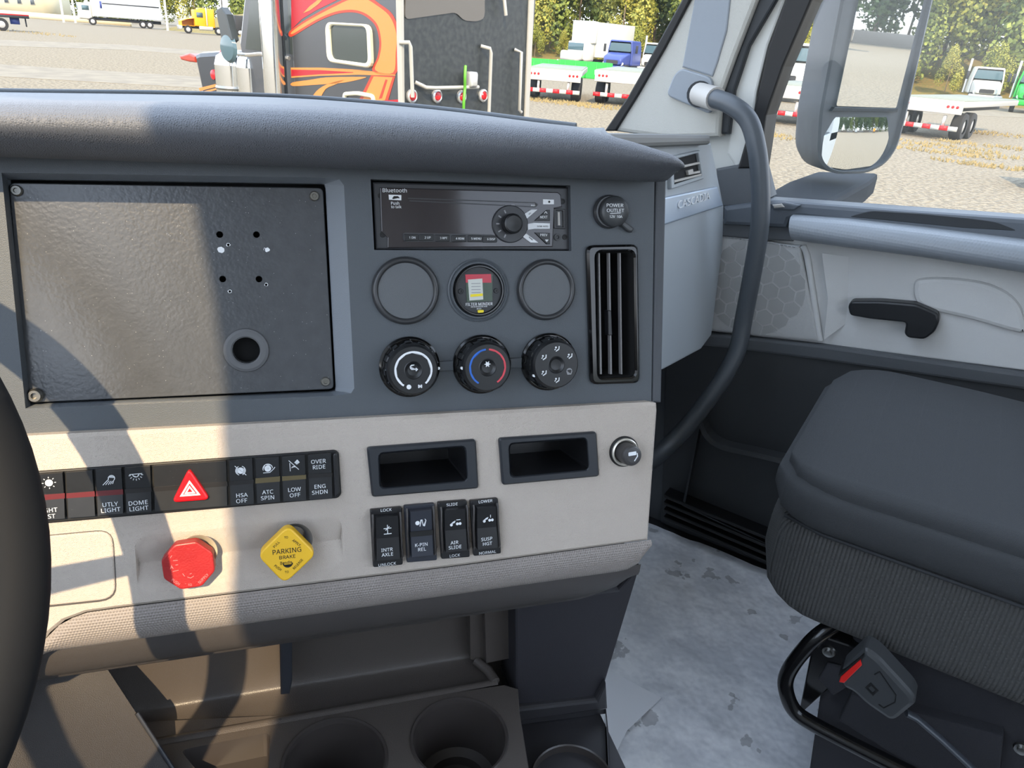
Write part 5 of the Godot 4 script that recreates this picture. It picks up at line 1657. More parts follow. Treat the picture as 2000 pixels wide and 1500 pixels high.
	for q in [[Vector2(-0.2077, 2.0227), Vector2(-0.1779, 2.0227), Vector2(-0.1595, 2.0224)], [Vector2(-0.1768, 1.9399), Vector2(-0.153, 1.9352), Vector2(-0.1401, 1.9361)], [Vector2(-0.165, 1.858), Vector2(-0.1445, 1.8848), Vector2(-0.1358, 1.8955)]]:
		rows.append(PackedVector3Array([Vector3(q[0].x, q[0].y, 0.03), Vector3(q[1].x, q[1].y, 0.022), Vector3(q[2].x, q[2].y, 0.014)]))
	skin(st, rows, false, true)
	part(d, "scoop_cheek", st, M.door_panel)
	# raised pull bowl behind the handle
	st = new_st()
	var bowl := curve2(PackedVector2Array([Vector2(-0.0419, 1.9922), Vector2(-0.0361, 2.0079), Vector2(0.0056, 2.0189), Vector2(0.0603, 2.0226), Vector2(0.1002, 2.0131), Vector2(0.126, 1.9934), Vector2(0.1437, 1.9605), Vector2(0.1365, 1.9493), Vector2(0.0644, 1.9547), Vector2(-0.0018, 1.9568), Vector2(-0.0297, 1.9658)]), 4, true)
	prism(st, bowl, 0.01, 0.026, 0.008, true)
	part(d, "pull_bowl", st, M.door_panel)
	# handle
	st = new_st()
	prism(st, rounded(PackedVector2Array([Vector2(-0.1378, 1.938), Vector2(-0.1349, 1.9487), Vector2(-0.0861, 1.9602), Vector2(-0.0282, 1.9681), Vector2(0.0089, 1.9597), Vector2(0.0153, 1.9458), Vector2(0.0134, 1.9258), Vector2(0.0017, 1.9079), Vector2(-0.0245, 1.9039), Vector2(-0.0329, 1.9097), Vector2(-0.0352, 1.9311), Vector2(-0.0943, 1.9233), Vector2(-0.1301, 1.9215)]), 0.006, 3), 0.022, 0.047, 0.004)
	part(d, "handle", st, M.handle, "black pull handle")
	# lower panel and its ledge
	st = new_st()
	prism(st, PackedVector2Array([Vector2(-0.4047, 1.808), Vector2(-0.3404, 1.8203), Vector2(-0.171, 1.8454), Vector2(0.1646, 1.8825), Vector2(0.4338, 1.9048), Vector2(0.446, 1.8716), Vector2(0.1736, 1.8536), Vector2(-0.1638, 1.8146), Vector2(-0.3348, 1.7918), Vector2(-0.3997, 1.7811)]), 0.0, 0.03, 0.006)
	part(d, "lower_ledge", st, M.door_dark)
	st = new_st()
	prism(st, PackedVector2Array([Vector2(-0.4835, 1.7754), Vector2(-0.3379, 1.7954), Vector2(-0.1662, 1.8179), Vector2(0.1717, 1.8601), Vector2(0.4421, 1.8862), Vector2(0.6756, 1.2535), Vector2(-0.0897, 1.3021), Vector2(-0.4197, 1.3078)]), 0.0, 0.022, 0.004)
	part(d, "lower_panel", st, M.lower_door)
	# map pocket
	st = new_st()
	prism(st, curve2(PackedVector2Array([Vector2(-0.3643, 1.6291), Vector2(-0.3442, 1.5954), Vector2(-0.307, 1.5805), Vector2(-0.2307, 1.5881), Vector2(-0.1072, 1.5973), Vector2(0.081, 1.6039)]), 4) + PackedVector2Array([Vector2(0.1491, 1.3549), Vector2(-0.1416, 1.375), Vector2(-0.3689, 1.3976)]), 0.0, 0.06, 0.008)
	part(d, "map_pocket", st, M.lower_door)
	# ribbed sill
	for q in [PackedVector2Array([Vector2(-0.4131, 1.4138), Vector2(-0.1496, 1.401), Vector2(-0.148, 1.3935), Vector2(-0.4118, 1.4058)]), PackedVector2Array([Vector2(-0.41, 1.3951), Vector2(-0.1453, 1.381), Vector2(-0.1436, 1.3734), Vector2(-0.4087, 1.387)]), PackedVector2Array([Vector2(-0.4069, 1.3762), Vector2(-0.1409, 1.3608), Vector2(-0.1392, 1.3531), Vector2(-0.4056, 1.3681)]), PackedVector2Array([Vector2(-0.4038, 1.3572), Vector2(-0.1368, 1.3417), Vector2(-0.1351, 1.334), Vector2(-0.4024, 1.3491)])]:
		st = new_st()
		prism(st, q, 0.0, 0.062, 0.002)
		part(d, "sill_rib", st, M.black_satin)
	# window frame: seal, painted upright, rubber channel
	var frame := [["door_seal", PackedVector2Array([Vector2(-0.4406, 2.2109), Vector2(-0.4479, 2.2855), Vector2(-0.4349, 2.3483), Vector2(-0.4146, 2.4412), Vector2(-0.3714, 2.6368), Vector2(-0.323, 2.6351), Vector2(-0.3825, 2.4424), Vector2(-0.415, 2.3667), Vector2(-0.4271, 2.2892), Vector2(-0.422, 2.2131)]), M.seal, 0.035], ["frame_upright", PackedVector2Array([Vector2(-0.4233, 2.1759), Vector2(-0.4318, 2.2904), Vector2(-0.4195, 2.3685), Vector2(-0.3858, 2.445), Vector2(-0.3271, 2.6415), Vector2(-0.3049, 2.6407), Vector2(-0.3704, 2.4439), Vector2(-0.385, 2.369), Vector2(-0.3892, 2.2906), Vector2(-0.3823, 2.1812), Vector2(-0.3981, 2.1503)]), M.frame_paint, 0.02], ["glass_channel", PackedVector2Array([Vector2(-0.3954, 2.1516), Vector2(-0.386, 2.2508), Vector2(-0.3821, 2.3672), Vector2(-0.3683, 2.4448), Vector2(-0.3029, 2.6388), Vector2(-0.2478, 2.6368), Vector2(-0.3232, 2.4449), Vector2(-0.3483, 2.3374), Vector2(-0.3608, 2.2534), Vector2(-0.357, 2.1946), Vector2(-0.355, 2.1573)]), M.frit, 0.03]]
	for q in frame:
		st = new_st()
		prism(st, q[1], -0.05, q[3], 0.004)
		part(d, q[0], st, q[2])
	st = new_st()
	prism(st, PackedVector2Array([Vector2(-0.4744, 2.2112), Vector2(-0.4302, 2.2163), Vector2(-0.3884, 2.236), Vector2(-0.3617, 2.183), Vector2(-0.3578, 2.1453), Vector2(-0.4399, 2.1276)]), -0.05, 0.01, 0.003)
	part(d, "frame_foot", st, M.frame_paint)
	st = new_st()
	prism(st, PackedVector2Array([Vector2(-0.4376, 2.1455), Vector2(-0.3974, 2.1588), Vector2(-0.3544, 2.161), Vector2(-0.3271, 2.1055), Vector2(-0.3534, 2.0895), Vector2(-0.4176, 2.0729)]), -0.04, 0.028, 0.004)
	part(d, "corner_trim", st, M.door_dark)
	# header and rear upright of the window opening, out of the picture
	st = new_st()
	prism(st, PackedVector2Array([Vector2(-0.3, 2.9), Vector2(1.2, 2.9), Vector2(1.2, 3.26), Vector2(-0.35, 3.26)]), -0.06, 0.03)
	prism(st, PackedVector2Array([Vector2(0.72, 2.1), Vector2(1.2, 2.1), Vector2(1.2, 2.92), Vector2(0.72, 2.92)]), -0.06, 0.03)
	part(d, "window_header", st, M.lining)
	var w2 := setting("window_2", "clear glass of the passenger door", "window", Transform3D(DOOR, DOOR_AT))
	st = new_st()
	prism(st, PackedVector2Array([win_front + Vector2(0, -0.02), win_mid + Vector2(0, -0.02), Vector2(0.73, win_mid.y + 0.03), Vector2(0.73, 2.91), Vector2(-0.28, 2.91), Vector2(-0.3366, 2.4465), Vector2(-0.3737, 2.2463)]), -0.022, -0.018)
	part(w2, "pane", st, M.pane)

func build_pillar() -> void:
	var t := setting("trim_1", "pale fabric-grained windshield pillar trim with grab bar mount", "pillar", Transform3D(DOOR, DOOR_AT))
	var st := new_st()
	prism(st, PackedVector2Array([Vector2(-0.6559, 2.1926), Vector2(-0.6269, 2.2505), Vector2(-0.578, 2.3516), Vector2(-0.5366, 2.4358), Vector2(-0.4483, 2.6223), Vector2(-0.3482, 2.6194), Vector2(-0.4122, 2.4402), Vector2(-0.4327, 2.3498), Vector2(-0.4453, 2.286), Vector2(-0.4361, 2.2067), Vector2(-0.5413, 2.1923)]), -0.03, 0.05, 0.008)
	part(t, "pillar_cover", st, M.pillar)
	st = new_st()
	prism(st, PackedVector2Array([Vector2(-0.6726, 2.191), Vector2(-0.6311, 2.2598), Vector2(-0.5863, 2.3536), Vector2(-0.5488, 2.4332), Vector2(-0.4594, 2.6216), Vector2(-0.4447, 2.6212), Vector2(-0.5315, 2.4355), Vector2(-0.5658, 2.3549), Vector2(-0.6089, 2.2657), Vector2(-0.6476, 2.1939)]), -0.03, 0.056, 0.003)
	part(t, "glass_edge", st, M.frit)
	st = new_st()
	prism(st, rounded(PackedVector2Array([Vector2(-0.5499, 2.2711), Vector2(-0.5396, 2.3085), Vector2(-0.5274, 2.3211), Vector2(-0.4654, 2.3092), Vector2(-0.4536, 2.2566), Vector2(-0.4597, 2.2469)]), 0.012, 4), 0.04, 0.062, 0.003)
	part(t, "mount_plate", st, M.pillar_cover)
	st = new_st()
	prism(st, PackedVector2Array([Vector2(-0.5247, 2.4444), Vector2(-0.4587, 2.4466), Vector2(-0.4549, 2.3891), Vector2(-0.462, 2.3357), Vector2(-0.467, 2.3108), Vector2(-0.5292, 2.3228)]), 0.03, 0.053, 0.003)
	part(t, "upper_shade", st, M.pillar_cover)  # blue-grey patch standing for shade on the upper pillar, no separate cover
	# grab bar
	var g := thing("grab_bar", "long grey bent grab bar from the windshield pillar down past the dash", "grab bar")
	var pts := PackedVector3Array([Vector3(1.45, 2.2795, -0.481), Vector3(1.41, 2.2772, -0.4391), Vector3(1.39, 2.2696, -0.3988), Vector3(1.385, 2.248, -0.3639), Vector3(1.38, 2.2049, -0.3393), Vector3(1.375, 2.1468, -0.3196), Vector3(1.37, 2.0776, -0.3047), Vector3(1.37, 1.9933, -0.3003), Vector3(1.37, 1.9041, -0.2985), Vector3(1.36, 1.8453, -0.2956), Vector3(1.34, 1.8011, -0.3019), Vector3(1.31, 1.7506, -0.3181), Vector3(1.27, 1.6961, -0.3406), Vector3(1.2, 1.6643, -0.3604), Vector3(1.12, 1.6663, -0.3685)])
	st = new_st()
	tube(st, curve(pts, 6), 0.0165, 16)
	part(g, "tube", st, M.bar)
	st = new_st()
	tube(st, PackedVector3Array([pts[0], pts[0].lerp(pts[1], 0.35), pts[1].lerp(pts[2], 0.1)]), 0.0205, 18)
	part(g, "collar", st, M.bar_collar)
	st = new_st()
	tube(st, PackedVector3Array([pts[0] + Vector3(0.02, 0, -0.004), pts[0]]), 0.0235, 18)
	part(g, "base_washer", st, M.seal)

# ---------------------------------------------------------------- seat, floor sheet
func seat_loop(z: float, x0: float, x1: float, y0: float, y1: float, r: float, crown: float) -> PackedVector3Array:
	var p := rounded(PackedVector2Array([Vector2(x0, y0), Vector2(x1, y0), Vector2(x1, y1), Vector2(x0, y1)]), r, 6)
	var out := PackedVector3Array()
	for q in p:
		var k := 0.0
		if q.y > (y0 + y1) / 2: k = crown * (1.0 - pow(abs((q.x - (x0 + x1) / 2) / ((x1 - x0) / 2)), 2.0))
		out.append(Vector3(q.x, q.y + k, z))
	return out

func cushion(st: SurfaceTool, x0: float, x1: float, z0: float, z1: float, y0: float, y1: float, r: float, crown: float, drop: float) -> void:
	var rows := []
	for i in 33:
		var t := i / 32.0
		var z := lerpf(z0, z1, t)
		var e: float = clamp((z - z0) / 0.09, 0.0, 1.0)
		var s := sqrt(max(1.0 - (1.0 - e) * (1.0 - e), 0.0))
		var x_in := (1.0 - s) * 0.075
		var mid := (y0 + y1) / 2
		var h := (y1 - y0) / 2 * (0.45 + 0.55 * s)
		var dip: float = drop * (1.0 - clamp((z - z0) / 0.2, 0.0, 1.0))
		rows.append(seat_loop(z, x0 + x_in, x1 - x_in, mid - h - dip * 0.3, mid + h - dip, min(r, h * 0.95), crown * s))
	skin(st, rows, true, true, true)
	fan(st, rows[0], true)
	fan(st, rows[rows.size() - 1])

func build_seat() -> void:
	var t := thing("passenger_seat", "charcoal cloth passenger seat with ribbed side on a black base", "seat", Transform3D(Basis.IDENTITY, Vector3(1.09, FLOOR_Y, 0.17)))
	t.set_meta("shift", Vector3(1.09, FLOOR_Y, 0.17))
	var st := new_st()
	cushion(st, 0.862, 1.33, -0.112, 0.5, 1.675, 1.84, 0.045, 0.0, 0.004)
	part(t, "side_boxing", st, M.seat_side, "ribbed cloth side of the cushion")
	st = new_st()
	cushion(st, 0.856, 1.336, -0.118, 0.5, 1.815, 1.878, 0.03, 0.006, 0.004)
	part(t, "bolster", st, M.seat_top)
	st = new_st()
	cushion(st, 0.868, 1.326, -0.108, 0.5, 1.852, 1.892, 0.018, 0.02, 0.006)
	part(t, "cushion_top", st, M.seat_top)
	for q in [[0.857, 1.821, -0.09], [0.866, 1.866, -0.075]]:
		st = new_st()
		tube(st, PackedVector3Array([Vector3(q[0] + 0.03, q[1] - 0.006, q[2]), Vector3(q[0] + 0.004, q[1], q[2] + 0.05), Vector3(q[0], q[1] + 0.002, q[2] + 0.14), Vector3(q[0], q[1], 0.48)]), 0.0022, 8)
		part(t, "welt", st, M.welt)
	# backrest, out of the picture behind
	st = new_st()
	box(st, Vector3(1.09, 2.2, 0.62), Vector3(0.46, 0.75, 0.13), 0.05)
	part(t, "backrest", st, M.seat_top)
	# base box and shelf
	st = new_st()
	prism(st, PackedVector2Array([Vector2(0.045, 1.3), Vector2(0.55, 1.3), Vector2(0.55, 1.68), Vector2(0.04, 1.68), Vector2(0.005, 1.62)]), 0.26, 0.62, 0.006)
	var o := part(t, "base_box", st, M.carpet)
	o.transform = Transform3D(DOOR, DOOR_AT - Vector3(1.09, FLOOR_Y, 0.17))
	st = new_st()
	prism(st, PackedVector2Array([Vector2(-0.0134, 1.6261), Vector2(-0.0028, 1.6577), Vector2(0.0276, 1.6606), Vector2(0.0672, 1.6535), Vector2(0.0752, 1.6224), Vector2(0.0297, 1.5989), Vector2(-0.004, 1.509)]), 0.6, 0.634, 0.003)
	o = part(t, "hinge_plate", st, M.tube_black)
	o.transform = Transform3D(DOOR, DOOR_AT - Vector3(1.09, FLOOR_Y, 0.17))
	st = new_st()
	prism(st, PackedVector2Array([Vector2(0.0054, 1.5887), Vector2(0.0102, 1.6197), Vector2(0.0362, 1.626), Vector2(0.0449, 1.6036), Vector2(0.0293, 1.5731)]), 0.62, 0.638, 0.002)
	prism(st, PackedVector2Array([Vector2(0.0448, 1.5366), Vector2(0.0489, 1.5874), Vector2(0.2148, 1.6239), Vector2(0.2306, 1.5531), Vector2(0.1535, 1.5146)]), 0.62, 0.638, 0.002)
	o = part(t, "felt_patch", st, M.carpet)
	o.transform = Transform3D(DOOR, DOOR_AT - Vector3(1.09, FLOOR_Y, 0.17))
	for p in [Vector2(0.007, 1.6379), Vector2(0.2362, 1.6154)]:
		st = new_st()
		lathe(st, Vector3(p.x, p.y, 0.634), [Vector2(0.009, 0), Vector2(0.008, 0.003), Vector2(0.005, 0.003), Vector2(0.0048, 0.007), Vector2(0, 0.0075)], 18)
		o = part(t, "bolt", st, M.steel)
		o.transform = Transform3D(DOOR, DOOR_AT - Vector3(1.09, FLOOR_Y, 0.17))
	st = new_st()
	tube(st, curve(PackedVector3Array([Vector3(0.9, 1.6787, 0.0087), Vector3(0.88, 1.6579, -0.0115), Vector3(0.87, 1.6171, -0.0268), Vector3(0.865, 1.5852, -0.0322), Vector3(0.862, 1.5626, -0.0266), Vector3(0.862, 1.5383, -0.0101), Vector3(0.862, 1.5304, 0.0178), Vector3(0.862, 1.5263, 0.0781), Vector3(0.862, 1.5233, 0.1534), Vector3(0.862, 1.5174, 0.2471)]), 6), 0.0105, 14)
	part(t, "frame_tube", st, M.tube_black, "glossy black bent tube")
	# buckle
	var b := thing("seat_belt_buckle", "black seat belt buckle with red release on a stalk beside the seat", "buckle", Transform3D(DOOR, DOOR_AT))
	st = new_st()
	prism(st, rounded(PackedVector2Array([Vector2(0.0255, 1.685), Vector2(0.0419, 1.7306), Vector2(0.0577, 1.7255), Vector2(0.1021, 1.6948), Vector2(0.1091, 1.6847), Vector2(0.0965, 1.6496), Vector2(0.0898, 1.6451), Vector2(0.0613, 1.6535), Vector2(0.0443, 1.6631), Vector2(0.0332, 1.6628)]), 0.006, 3), 0.69, 0.72, 0.006)
	var hs := part(b, "housing", st, M.buckle)
	st = new_st()
	prism(st, PackedVector2Array([Vector2(0.0271, 1.6792), Vector2(0.0408, 1.7155), Vector2(0.0439, 1.7076), Vector2(0.0328, 1.6727), Vector2(0.0273, 1.671)]), 0.7, 0.7225, 0.001)
	part(b, "release_button", st, M.buckle_red, "red release button")
	st = new_st()
	prism(st, PackedVector2Array([Vector2(0.0243, 1.6792), Vector2(0.0423, 1.7244), Vector2(0.0425, 1.7099), Vector2(0.0282, 1.6731)]), 0.694, 0.7215)
	part(b, "slot", st, M.black)
	st = new_st()
	var sq := PackedVector2Array([Vector2(0.0552, 1.6779), Vector2(0.0588, 1.6885), Vector2(0.0691, 1.6817), Vector2(0.0655, 1.6711)])
	ring(st, sq, inset(ccw(sq), 0.0025), 0.7195, 0.7208)
	part(hs, "emblem", st, M.black)
	st = new_st()
	stroke(st, PackedVector2Array([Vector2(0.0595, 1.7012), Vector2(0.0633, 1.7084), Vector2(0.087, 1.6857), Vector2(0.0887, 1.6752), Vector2(0.0802, 1.6604), Vector2(0.0741, 1.6623)]), 0.0012, 0.7195, 0.7206)
	part(hs, "moulded_line", st, M.black)
	st = new_st()
	tube(st, PackedVector3Array([Vector3(0.818, 1.652, 0.1052), Vector3(0.822, 1.6477, 0.1172), Vector3(0.826, 1.629, 0.1498), Vector3(0.83, 1.5971, 0.2021), Vector3(0.83, 1.5696, 0.2471)]), 0.0062, 10, -1.0, 0.5)
	var s := part(b, "stalk", st, M.stalk)
	s.transform = Transform3D(DOOR, DOOR_AT).affine_inverse()
	# protective sheets on the floor
	var f := thing("floor_sheet", "large pale paper sheet with damp footprints covering the cab floor", "floor cover", Transform3D(Basis.IDENTITY, Vector3(1.1, FLOOR_Y, -0.25)))
	f.set_meta("shift", Vector3(1.1, FLOOR_Y, -0.25))
	st = new_st()
	sheet(st, Rect2(0.55, -0.75, 0.935, 1.3), 0.004, 11)
	part(f, "sheet", st, M.paper)
	var f2 := thing("paper_strip", "loose end of a second paper sheet lying over the first by the console", "floor cover", Transform3D(Basis.IDENTITY, Vector3(0.85, FLOOR_Y, -0.2)))
	f2.set_meta("shift", Vector3(0.85, FLOOR_Y, -0.2))
	st = new_st()
	var pp := PackedVector3Array([Vector3(0.9633, 1.314, -0.4026), Vector3(0.9923, 1.314, -0.3241), Vector3(0.9896, 1.314, -0.219), Vector3(0.8912, 1.314, -0.2417), Vector3(0.8064, 1.314, -0.2371), Vector3(0.7162, 1.314, -0.2183), Vector3(0.6473, 1.314, -0.3184), Vector3(0.8014, 1.314, -0.414)])
	var poly := PackedVector2Array()
	for q in pp: poly.append(Vector2(q.x, -q.z))
	prism(st, poly, 0.0, 0.0015)
	o = part(f2, "sheet", st, M.paper_clean)
	o.transform = Transform3D(Basis(Vector3(1, 0, 0), Vector3(0, 0, -1), Vector3(0, 1, 0)), Vector3(0, 1.312, 0) - Vector3(0.85, FLOOR_Y, -0.2))

func sheet(st: SurfaceTool, r: Rect2, lift: float, seed_: int) -> void:
	var n := FastNoiseLite.new()
	n.seed = seed_
	n.frequency = 3.2
	n.fractal_octaves = 3
	var rows := []
	for j in 61:
		var row := PackedVector3Array()
		for i in 51:
			var x := r.position.x + r.size.x * i / 50.0
			var z := r.position.y + r.size.y * j / 60.0
			var h := 0.5 + 0.5 * n.get_noise_2d(x, z)
			var ridge := pow(1.0 - abs(n.get_noise_2d(x * 0.7 + 9.0, z * 0.7)), 9.0)
			var ex := 0.006 * n.get_noise_2d(z * 3.0, 4.0) if i == 50 else 0.0
			row.append(Vector3(x + ex, FLOOR_Y + 0.001 + h * 0.004 + ridge * lift, z))
		rows.append(row)
	skin(st, rows, false, true, true)

# ---------------------------------------------------------------- outside mirror
func build_mirror() -> void:
	var t := thing("side_mirror", "tall grey truck door mirror with flat upper and curved lower glass", "mirror", Transform3D(MIRROR, MIRROR_AT))
	var front := PackedVector2Array([Vector2(-0.1325, 0.198), Vector2(-0.1109, -0.0785), Vector2(-0.0896, -0.1607), Vector2(-0.0662, -0.1889), Vector2(-0.0267, -0.2041), Vector2(0.061, -0.2021), Vector2(0.1108, -0.1821), Vector2(0.1328, -0.1453), Vector2(0.1307, -0.0733), Vector2(0.1037, 0.2195)])
	var back := PackedVector2Array()
	var mid := PackedVector2Array()
	var c := Vector2.ZERO
	for p in front: c += p / front.size()
	front = rounded(front, 0.02, 3)
	for p in front:
		back.append(c + (p - c) * Vector2(0.7, 0.9))
		mid.append(c + (p - c) * Vector2(0.98, 0.99))
	var st := new_st()
	var f := ccw(front)
	var m := ccw(mid)
	var b := ccw(back)
	var rows := []
	for q in [[f, 0.0], [f, -0.02], [m, -0.07], [b, -0.115]]:
		var row := PackedVector3Array()
		for p in q[0]: row.append(Vector3(p.x, p.y, q[1]))
		rows.append(row)
	skin(st, rows, true, true, true)
	wall(st, f, 0.0, inset(f, 0.006), 0.003)
	wall(st, inset(f, 0.006), 0.003, inset(f, 0.01), -0.006)
	cap(st, inset(f, 0.01), -0.006, true)
	cap(st, b, -0.115, false)
	part(t, "housing", st, M.mirror_shell)
	st = new_st()
	prism(st, rounded(PackedVector2Array([Vector2(-0.0852, 0.1988), Vector2(-0.0699, -0.0615), Vector2(0.0967, -0.0594), Vector2(0.0837, 0.214)]), 0.004, 2), -0.007, -0.001)
	part(t, "main_glass", st, M.mirror_glass)
	st = new_st()
	prism(st, PackedVector2Array([Vector2(-0.0765, -0.0635), Vector2(0.0994, -0.0601), Vector2(0.0995, -0.0676), Vector2(-0.0818, -0.072)]), -0.006, 0.003, 0.001)
	part(t, "divider_bar", st, M.seal)
	# convex lower glass
	st = new_st()
	var o := rounded(PackedVector2Array([Vector2(-0.0793, -0.0742), Vector2(0.0995, -0.0701), Vector2(0.1156, -0.1288), Vector2(0.1063, -0.1628), Vector2(0.0785, -0.1848), Vector2(-0.0012, -0.1937), Vector2(-0.052, -0.1887), Vector2(-0.0706, -0.1713), Vector2(-0.0772, -0.1387)]), 0.008, 3)
	o = ccw(o)
	var cc := Vector2.ZERO
	for p in o: cc += p / o.size()
	var bulge := 0.5
	for k in 9:
		for i in o.size():
			var cell := []
			for q in [[k, i], [k, i + 1], [k + 1, i + 1], [k + 1, i]]:
				var v := cc.lerp(o[q[1] % o.size()], q[0] / 9.0)
				var e := v - cc
				cell.append([Vector3(v.x, v.y, 0.003 - e.length_squared() / (2.0 * bulge)), Vector3(e.x / bulge, e.y / bulge, 1.0).normalized()])
			for z in [0, 1, 2, 0, 2, 3]:
				st.set_normal(cell[z][1])
				st.add_vertex(cell[z][0])
	part_mesh(t, "convex_glass", st.commit(), M.mirror_glass)
	# arm down to the door
	st = new_st()
	var arm := PackedVector3Array([Vector3(1.5953, 2.1, -0.3563), Vector3(1.8158, 2.1, -0.3616), Vector3(2.0441, 2.1, -0.3481), Vector3(2.1806, 2.1, -0.2165), Vector3(2.0169, 2.1, -0.2138), Vector3(1.6232, 2.1, -0.2307), Vector3(1.571, 2.1, -0.2854), Vector3(1.5519, 2.1, -0.3259)])
	var poly := PackedVector2Array()
	for q in arm: poly.append(Vector2(q.x, -q.z))
	prism(st, poly, -0.05, 0.0, 0.012)
	var a := part(t, "arm", st, M.mirror_arm)
	a.transform = Transform3D(MIRROR, MIRROR_AT).affine_inverse() * Transform3D(Basis(Vector3(1, 0, 0), Vector3(0, 0, -1), Vector3(0, 1, 0)), Vector3(0, 2.1, 0))

# ---------------------------------------------------------------- the yard outside
func build_yard() -> void:
	var g := setting("ground", "pale gravel yard with dry patches", "ground")
	var st := new_st()
	box(st, Vector3(60, -0.25, -40), Vector3(600, 0.5, 600))
	part(g, "gravel", st, M.gravel)
	for q in [PackedVector3Array([Vector3(20.8447, 0, -59.7699), Vector3(27.665, 0, -56.1833), Vector3(35.977, 0, -55.2672), Vector3(41.3789, 0, -44.7296), Vector3(36.104, 0, -39.0528), Vector3(31.3369, 0, -48.2131), Vector3(23.87, 0, -48.6102), Vector3(17.3987, 0, -50.1612)]), PackedVector3Array([Vector3(12.212, 0, -35.6992), Vector3(16.8168, 0, -34.5352), Vector3(21.5526, 0, -28.8087), Vector3(24.0206, 0, -24.8397), Vector3(19.9058, 0, -20.6114), Vector3(18.1205, 0, -24.2852), Vector3(13.9935, 0, -28.9012), Vector3(10.4463, 0, -30.7759)]), PackedVector3Array([Vector3(61.9961, 0, -4.9083), Vector3(80.7801, 0, 3.691), Vector3(61.9472, 0, 3.0042), Vector3(51.2312, 0, -3.9452)])]:
		st = new_st()
		var poly := PackedVector2Array()
		for p in q: poly.append(Vector2(p.x, -p.z))
		prism(st, poly, -0.05, 0.012)
		var o := part(g, "worn_lane", st, M.lane)
		o.transform = Transform3D(Basis(Vector3(1, 0, 0), Vector3(0, 0, -1), Vector3(0, 1, 0)), Vector3.ZERO)
	# dry grass in tufts
	st = new_st()
	var spots := [[Vector3(29.986, 0, -14.851), 4.5, 1.2, 260], [Vector3(30.1461, 0, -16.9336), 3.0, 1.0, 160], [Vector3(30.2322, 0, -12.9623), 3.0, 1.0, 160], [Vector3(26.5048, 0, -5.8969), 2.6, 0.9, 140], [Vector3(30.0564, 0, -2.0507), 2.6, 1.2, 200], [Vector3(39.9491, 0, -0.6719), 4.0, 1.2, 200], [Vector3(27.8802, 0, -1.2649), 1.8, 0.6, 110], [Vector3(32.6425, 0, 0.5431), 2.4, 0.7, 150], [Vector3(25.4954, 0, 0.2025), 1.5, 0.5, 110], [Vector3(28.9634, 0, 0.8426), 1.4, 0.6, 90], [Vector3(37.8243, 0, -71.5717), 6.0, 2.0, 120]]
	for s in spots:
		for i in s[3]:
			var a := rng.randf() * TAU
			var k := sqrt(rng.randf())
			var p: Vector3 = s[0] + Vector3(cos(a) * k * s[2], 0, sin(a) * k * s[1])
			for b in 3:
				var d := Vector3.RIGHT.rotated(Vector3.UP, rng.randf() * TAU)
				var h := rng.randf_range(0.03, 0.13)
				st.set_smooth_group(-1)
				tri(st, p - d * 0.035, p + d * 0.035, p + d * rng.randf_range(-0.1, 0.1) + Vector3(0, h, 0))
	var o2 := MeshInstance3D.new()
	o2.name = "dry_grass"
	st.generate_normals()
	o2.mesh = st.commit()
	o2.material_override = M.dry_grass
	o2.set_meta("kind", "stuff")
	o2.set_meta("label", "tufts of dry straw-coloured grass scattered on the gravel")
	o2.set_meta("category", "grass")
	add_child(o2)
	# grassy bank behind the parked trucks
	var bank := setting("bank", "dry grassy bank rising behind the parked trucks", "bank")
	st = new_st()
	var n := FastNoiseLite.new()
	n.seed = 4
	n.frequency = 0.08
	var rows := []
	for j in 9:
		var row := PackedVector3Array()
		for i in 41:
			var z := lerpf(-110.0, 70.0, i / 40.0)
			var x := lerpf(76.0, 130.0, j / 8.0)
			var y: float = [-0.2, 0.9, 2.6, 3.6, 4.2, 4.6, 5.0, 5.4, 5.8][j]
			row.append(Vector3(x + n.get_noise_1d(z) * 2.0, y + n.get_noise_2d(x, z) * 0.5, z))
		rows.append(row)
	skin(st, rows, false, true, false)
	part(bank, "slope", st, M.bank)
	# low concrete kerb wall, house and poles far ahead
	var kw := thing("kerb_wall", "long low sand-coloured wall across the far end of the yard", "wall", Transform3D(Basis.IDENTITY, Vector3(72.04, 0, -135.5284)))
	st = new_st()
	var a0 := Vector3(63.8245, 0, -151.5118)
	var a1 := Vector3(72.5576, 0, -121.0335)
	var dirv := a1 - a0
	box(st, Vector3(0, 0.45, 0), Vector3(dirv.length() * 1.2, 0.9, 0.5), 0.0, Transform3D(Basis(Vector3.UP, -atan2(dirv.z, dirv.x)), Vector3.ZERO))
	part(kw, "coping", st, M.concrete)
	var hp := Vector3(72.5308, 0, -141.0004)
	var hz := Basis(Vector3.UP, -atan2(dirv.z, dirv.x))
	var house := thing("house", "pale building with dark windows at the far left of the yard", "building", Transform3D(hz, hp + (hp - Vector3(0, 0, 0)).normalized() * 12.0))
	st = new_st()
	box(st, Vector3(-2, 3.0, -3), Vector3(17, 6.0, 6))
	part(house, "walls", st, M.house_wall)
	for x in [-7.0, -4.0, -1.2, 1.6, 4.4]:
		st = new_st()
		box(st, Vector3(x, 2.7, 0.03), Vector3(1.0, 1.5, 0.1))
		var w := part(house, "window_frame", st, M.truck_white)
		st = new_st()
		box(st, Vector3(x, 2.7, 0.06), Vector3(0.8, 1.3, 0.1))
		part(w, "pane", st, M.house_window)
	st = new_st()
	prism(st, PackedVector2Array([Vector2(-11, 6), Vector2(7, 6), Vector2(5, 8), Vector2(-9, 8)]), -6.5, 0.5)
	part(house, "roof", st, M.chassis)
	var poles := [Vector3(70.3042, 0, -120.1517), Vector3(67.9492, 0, -119.1086), Vector3(73.9724, 0, -103.7183)]
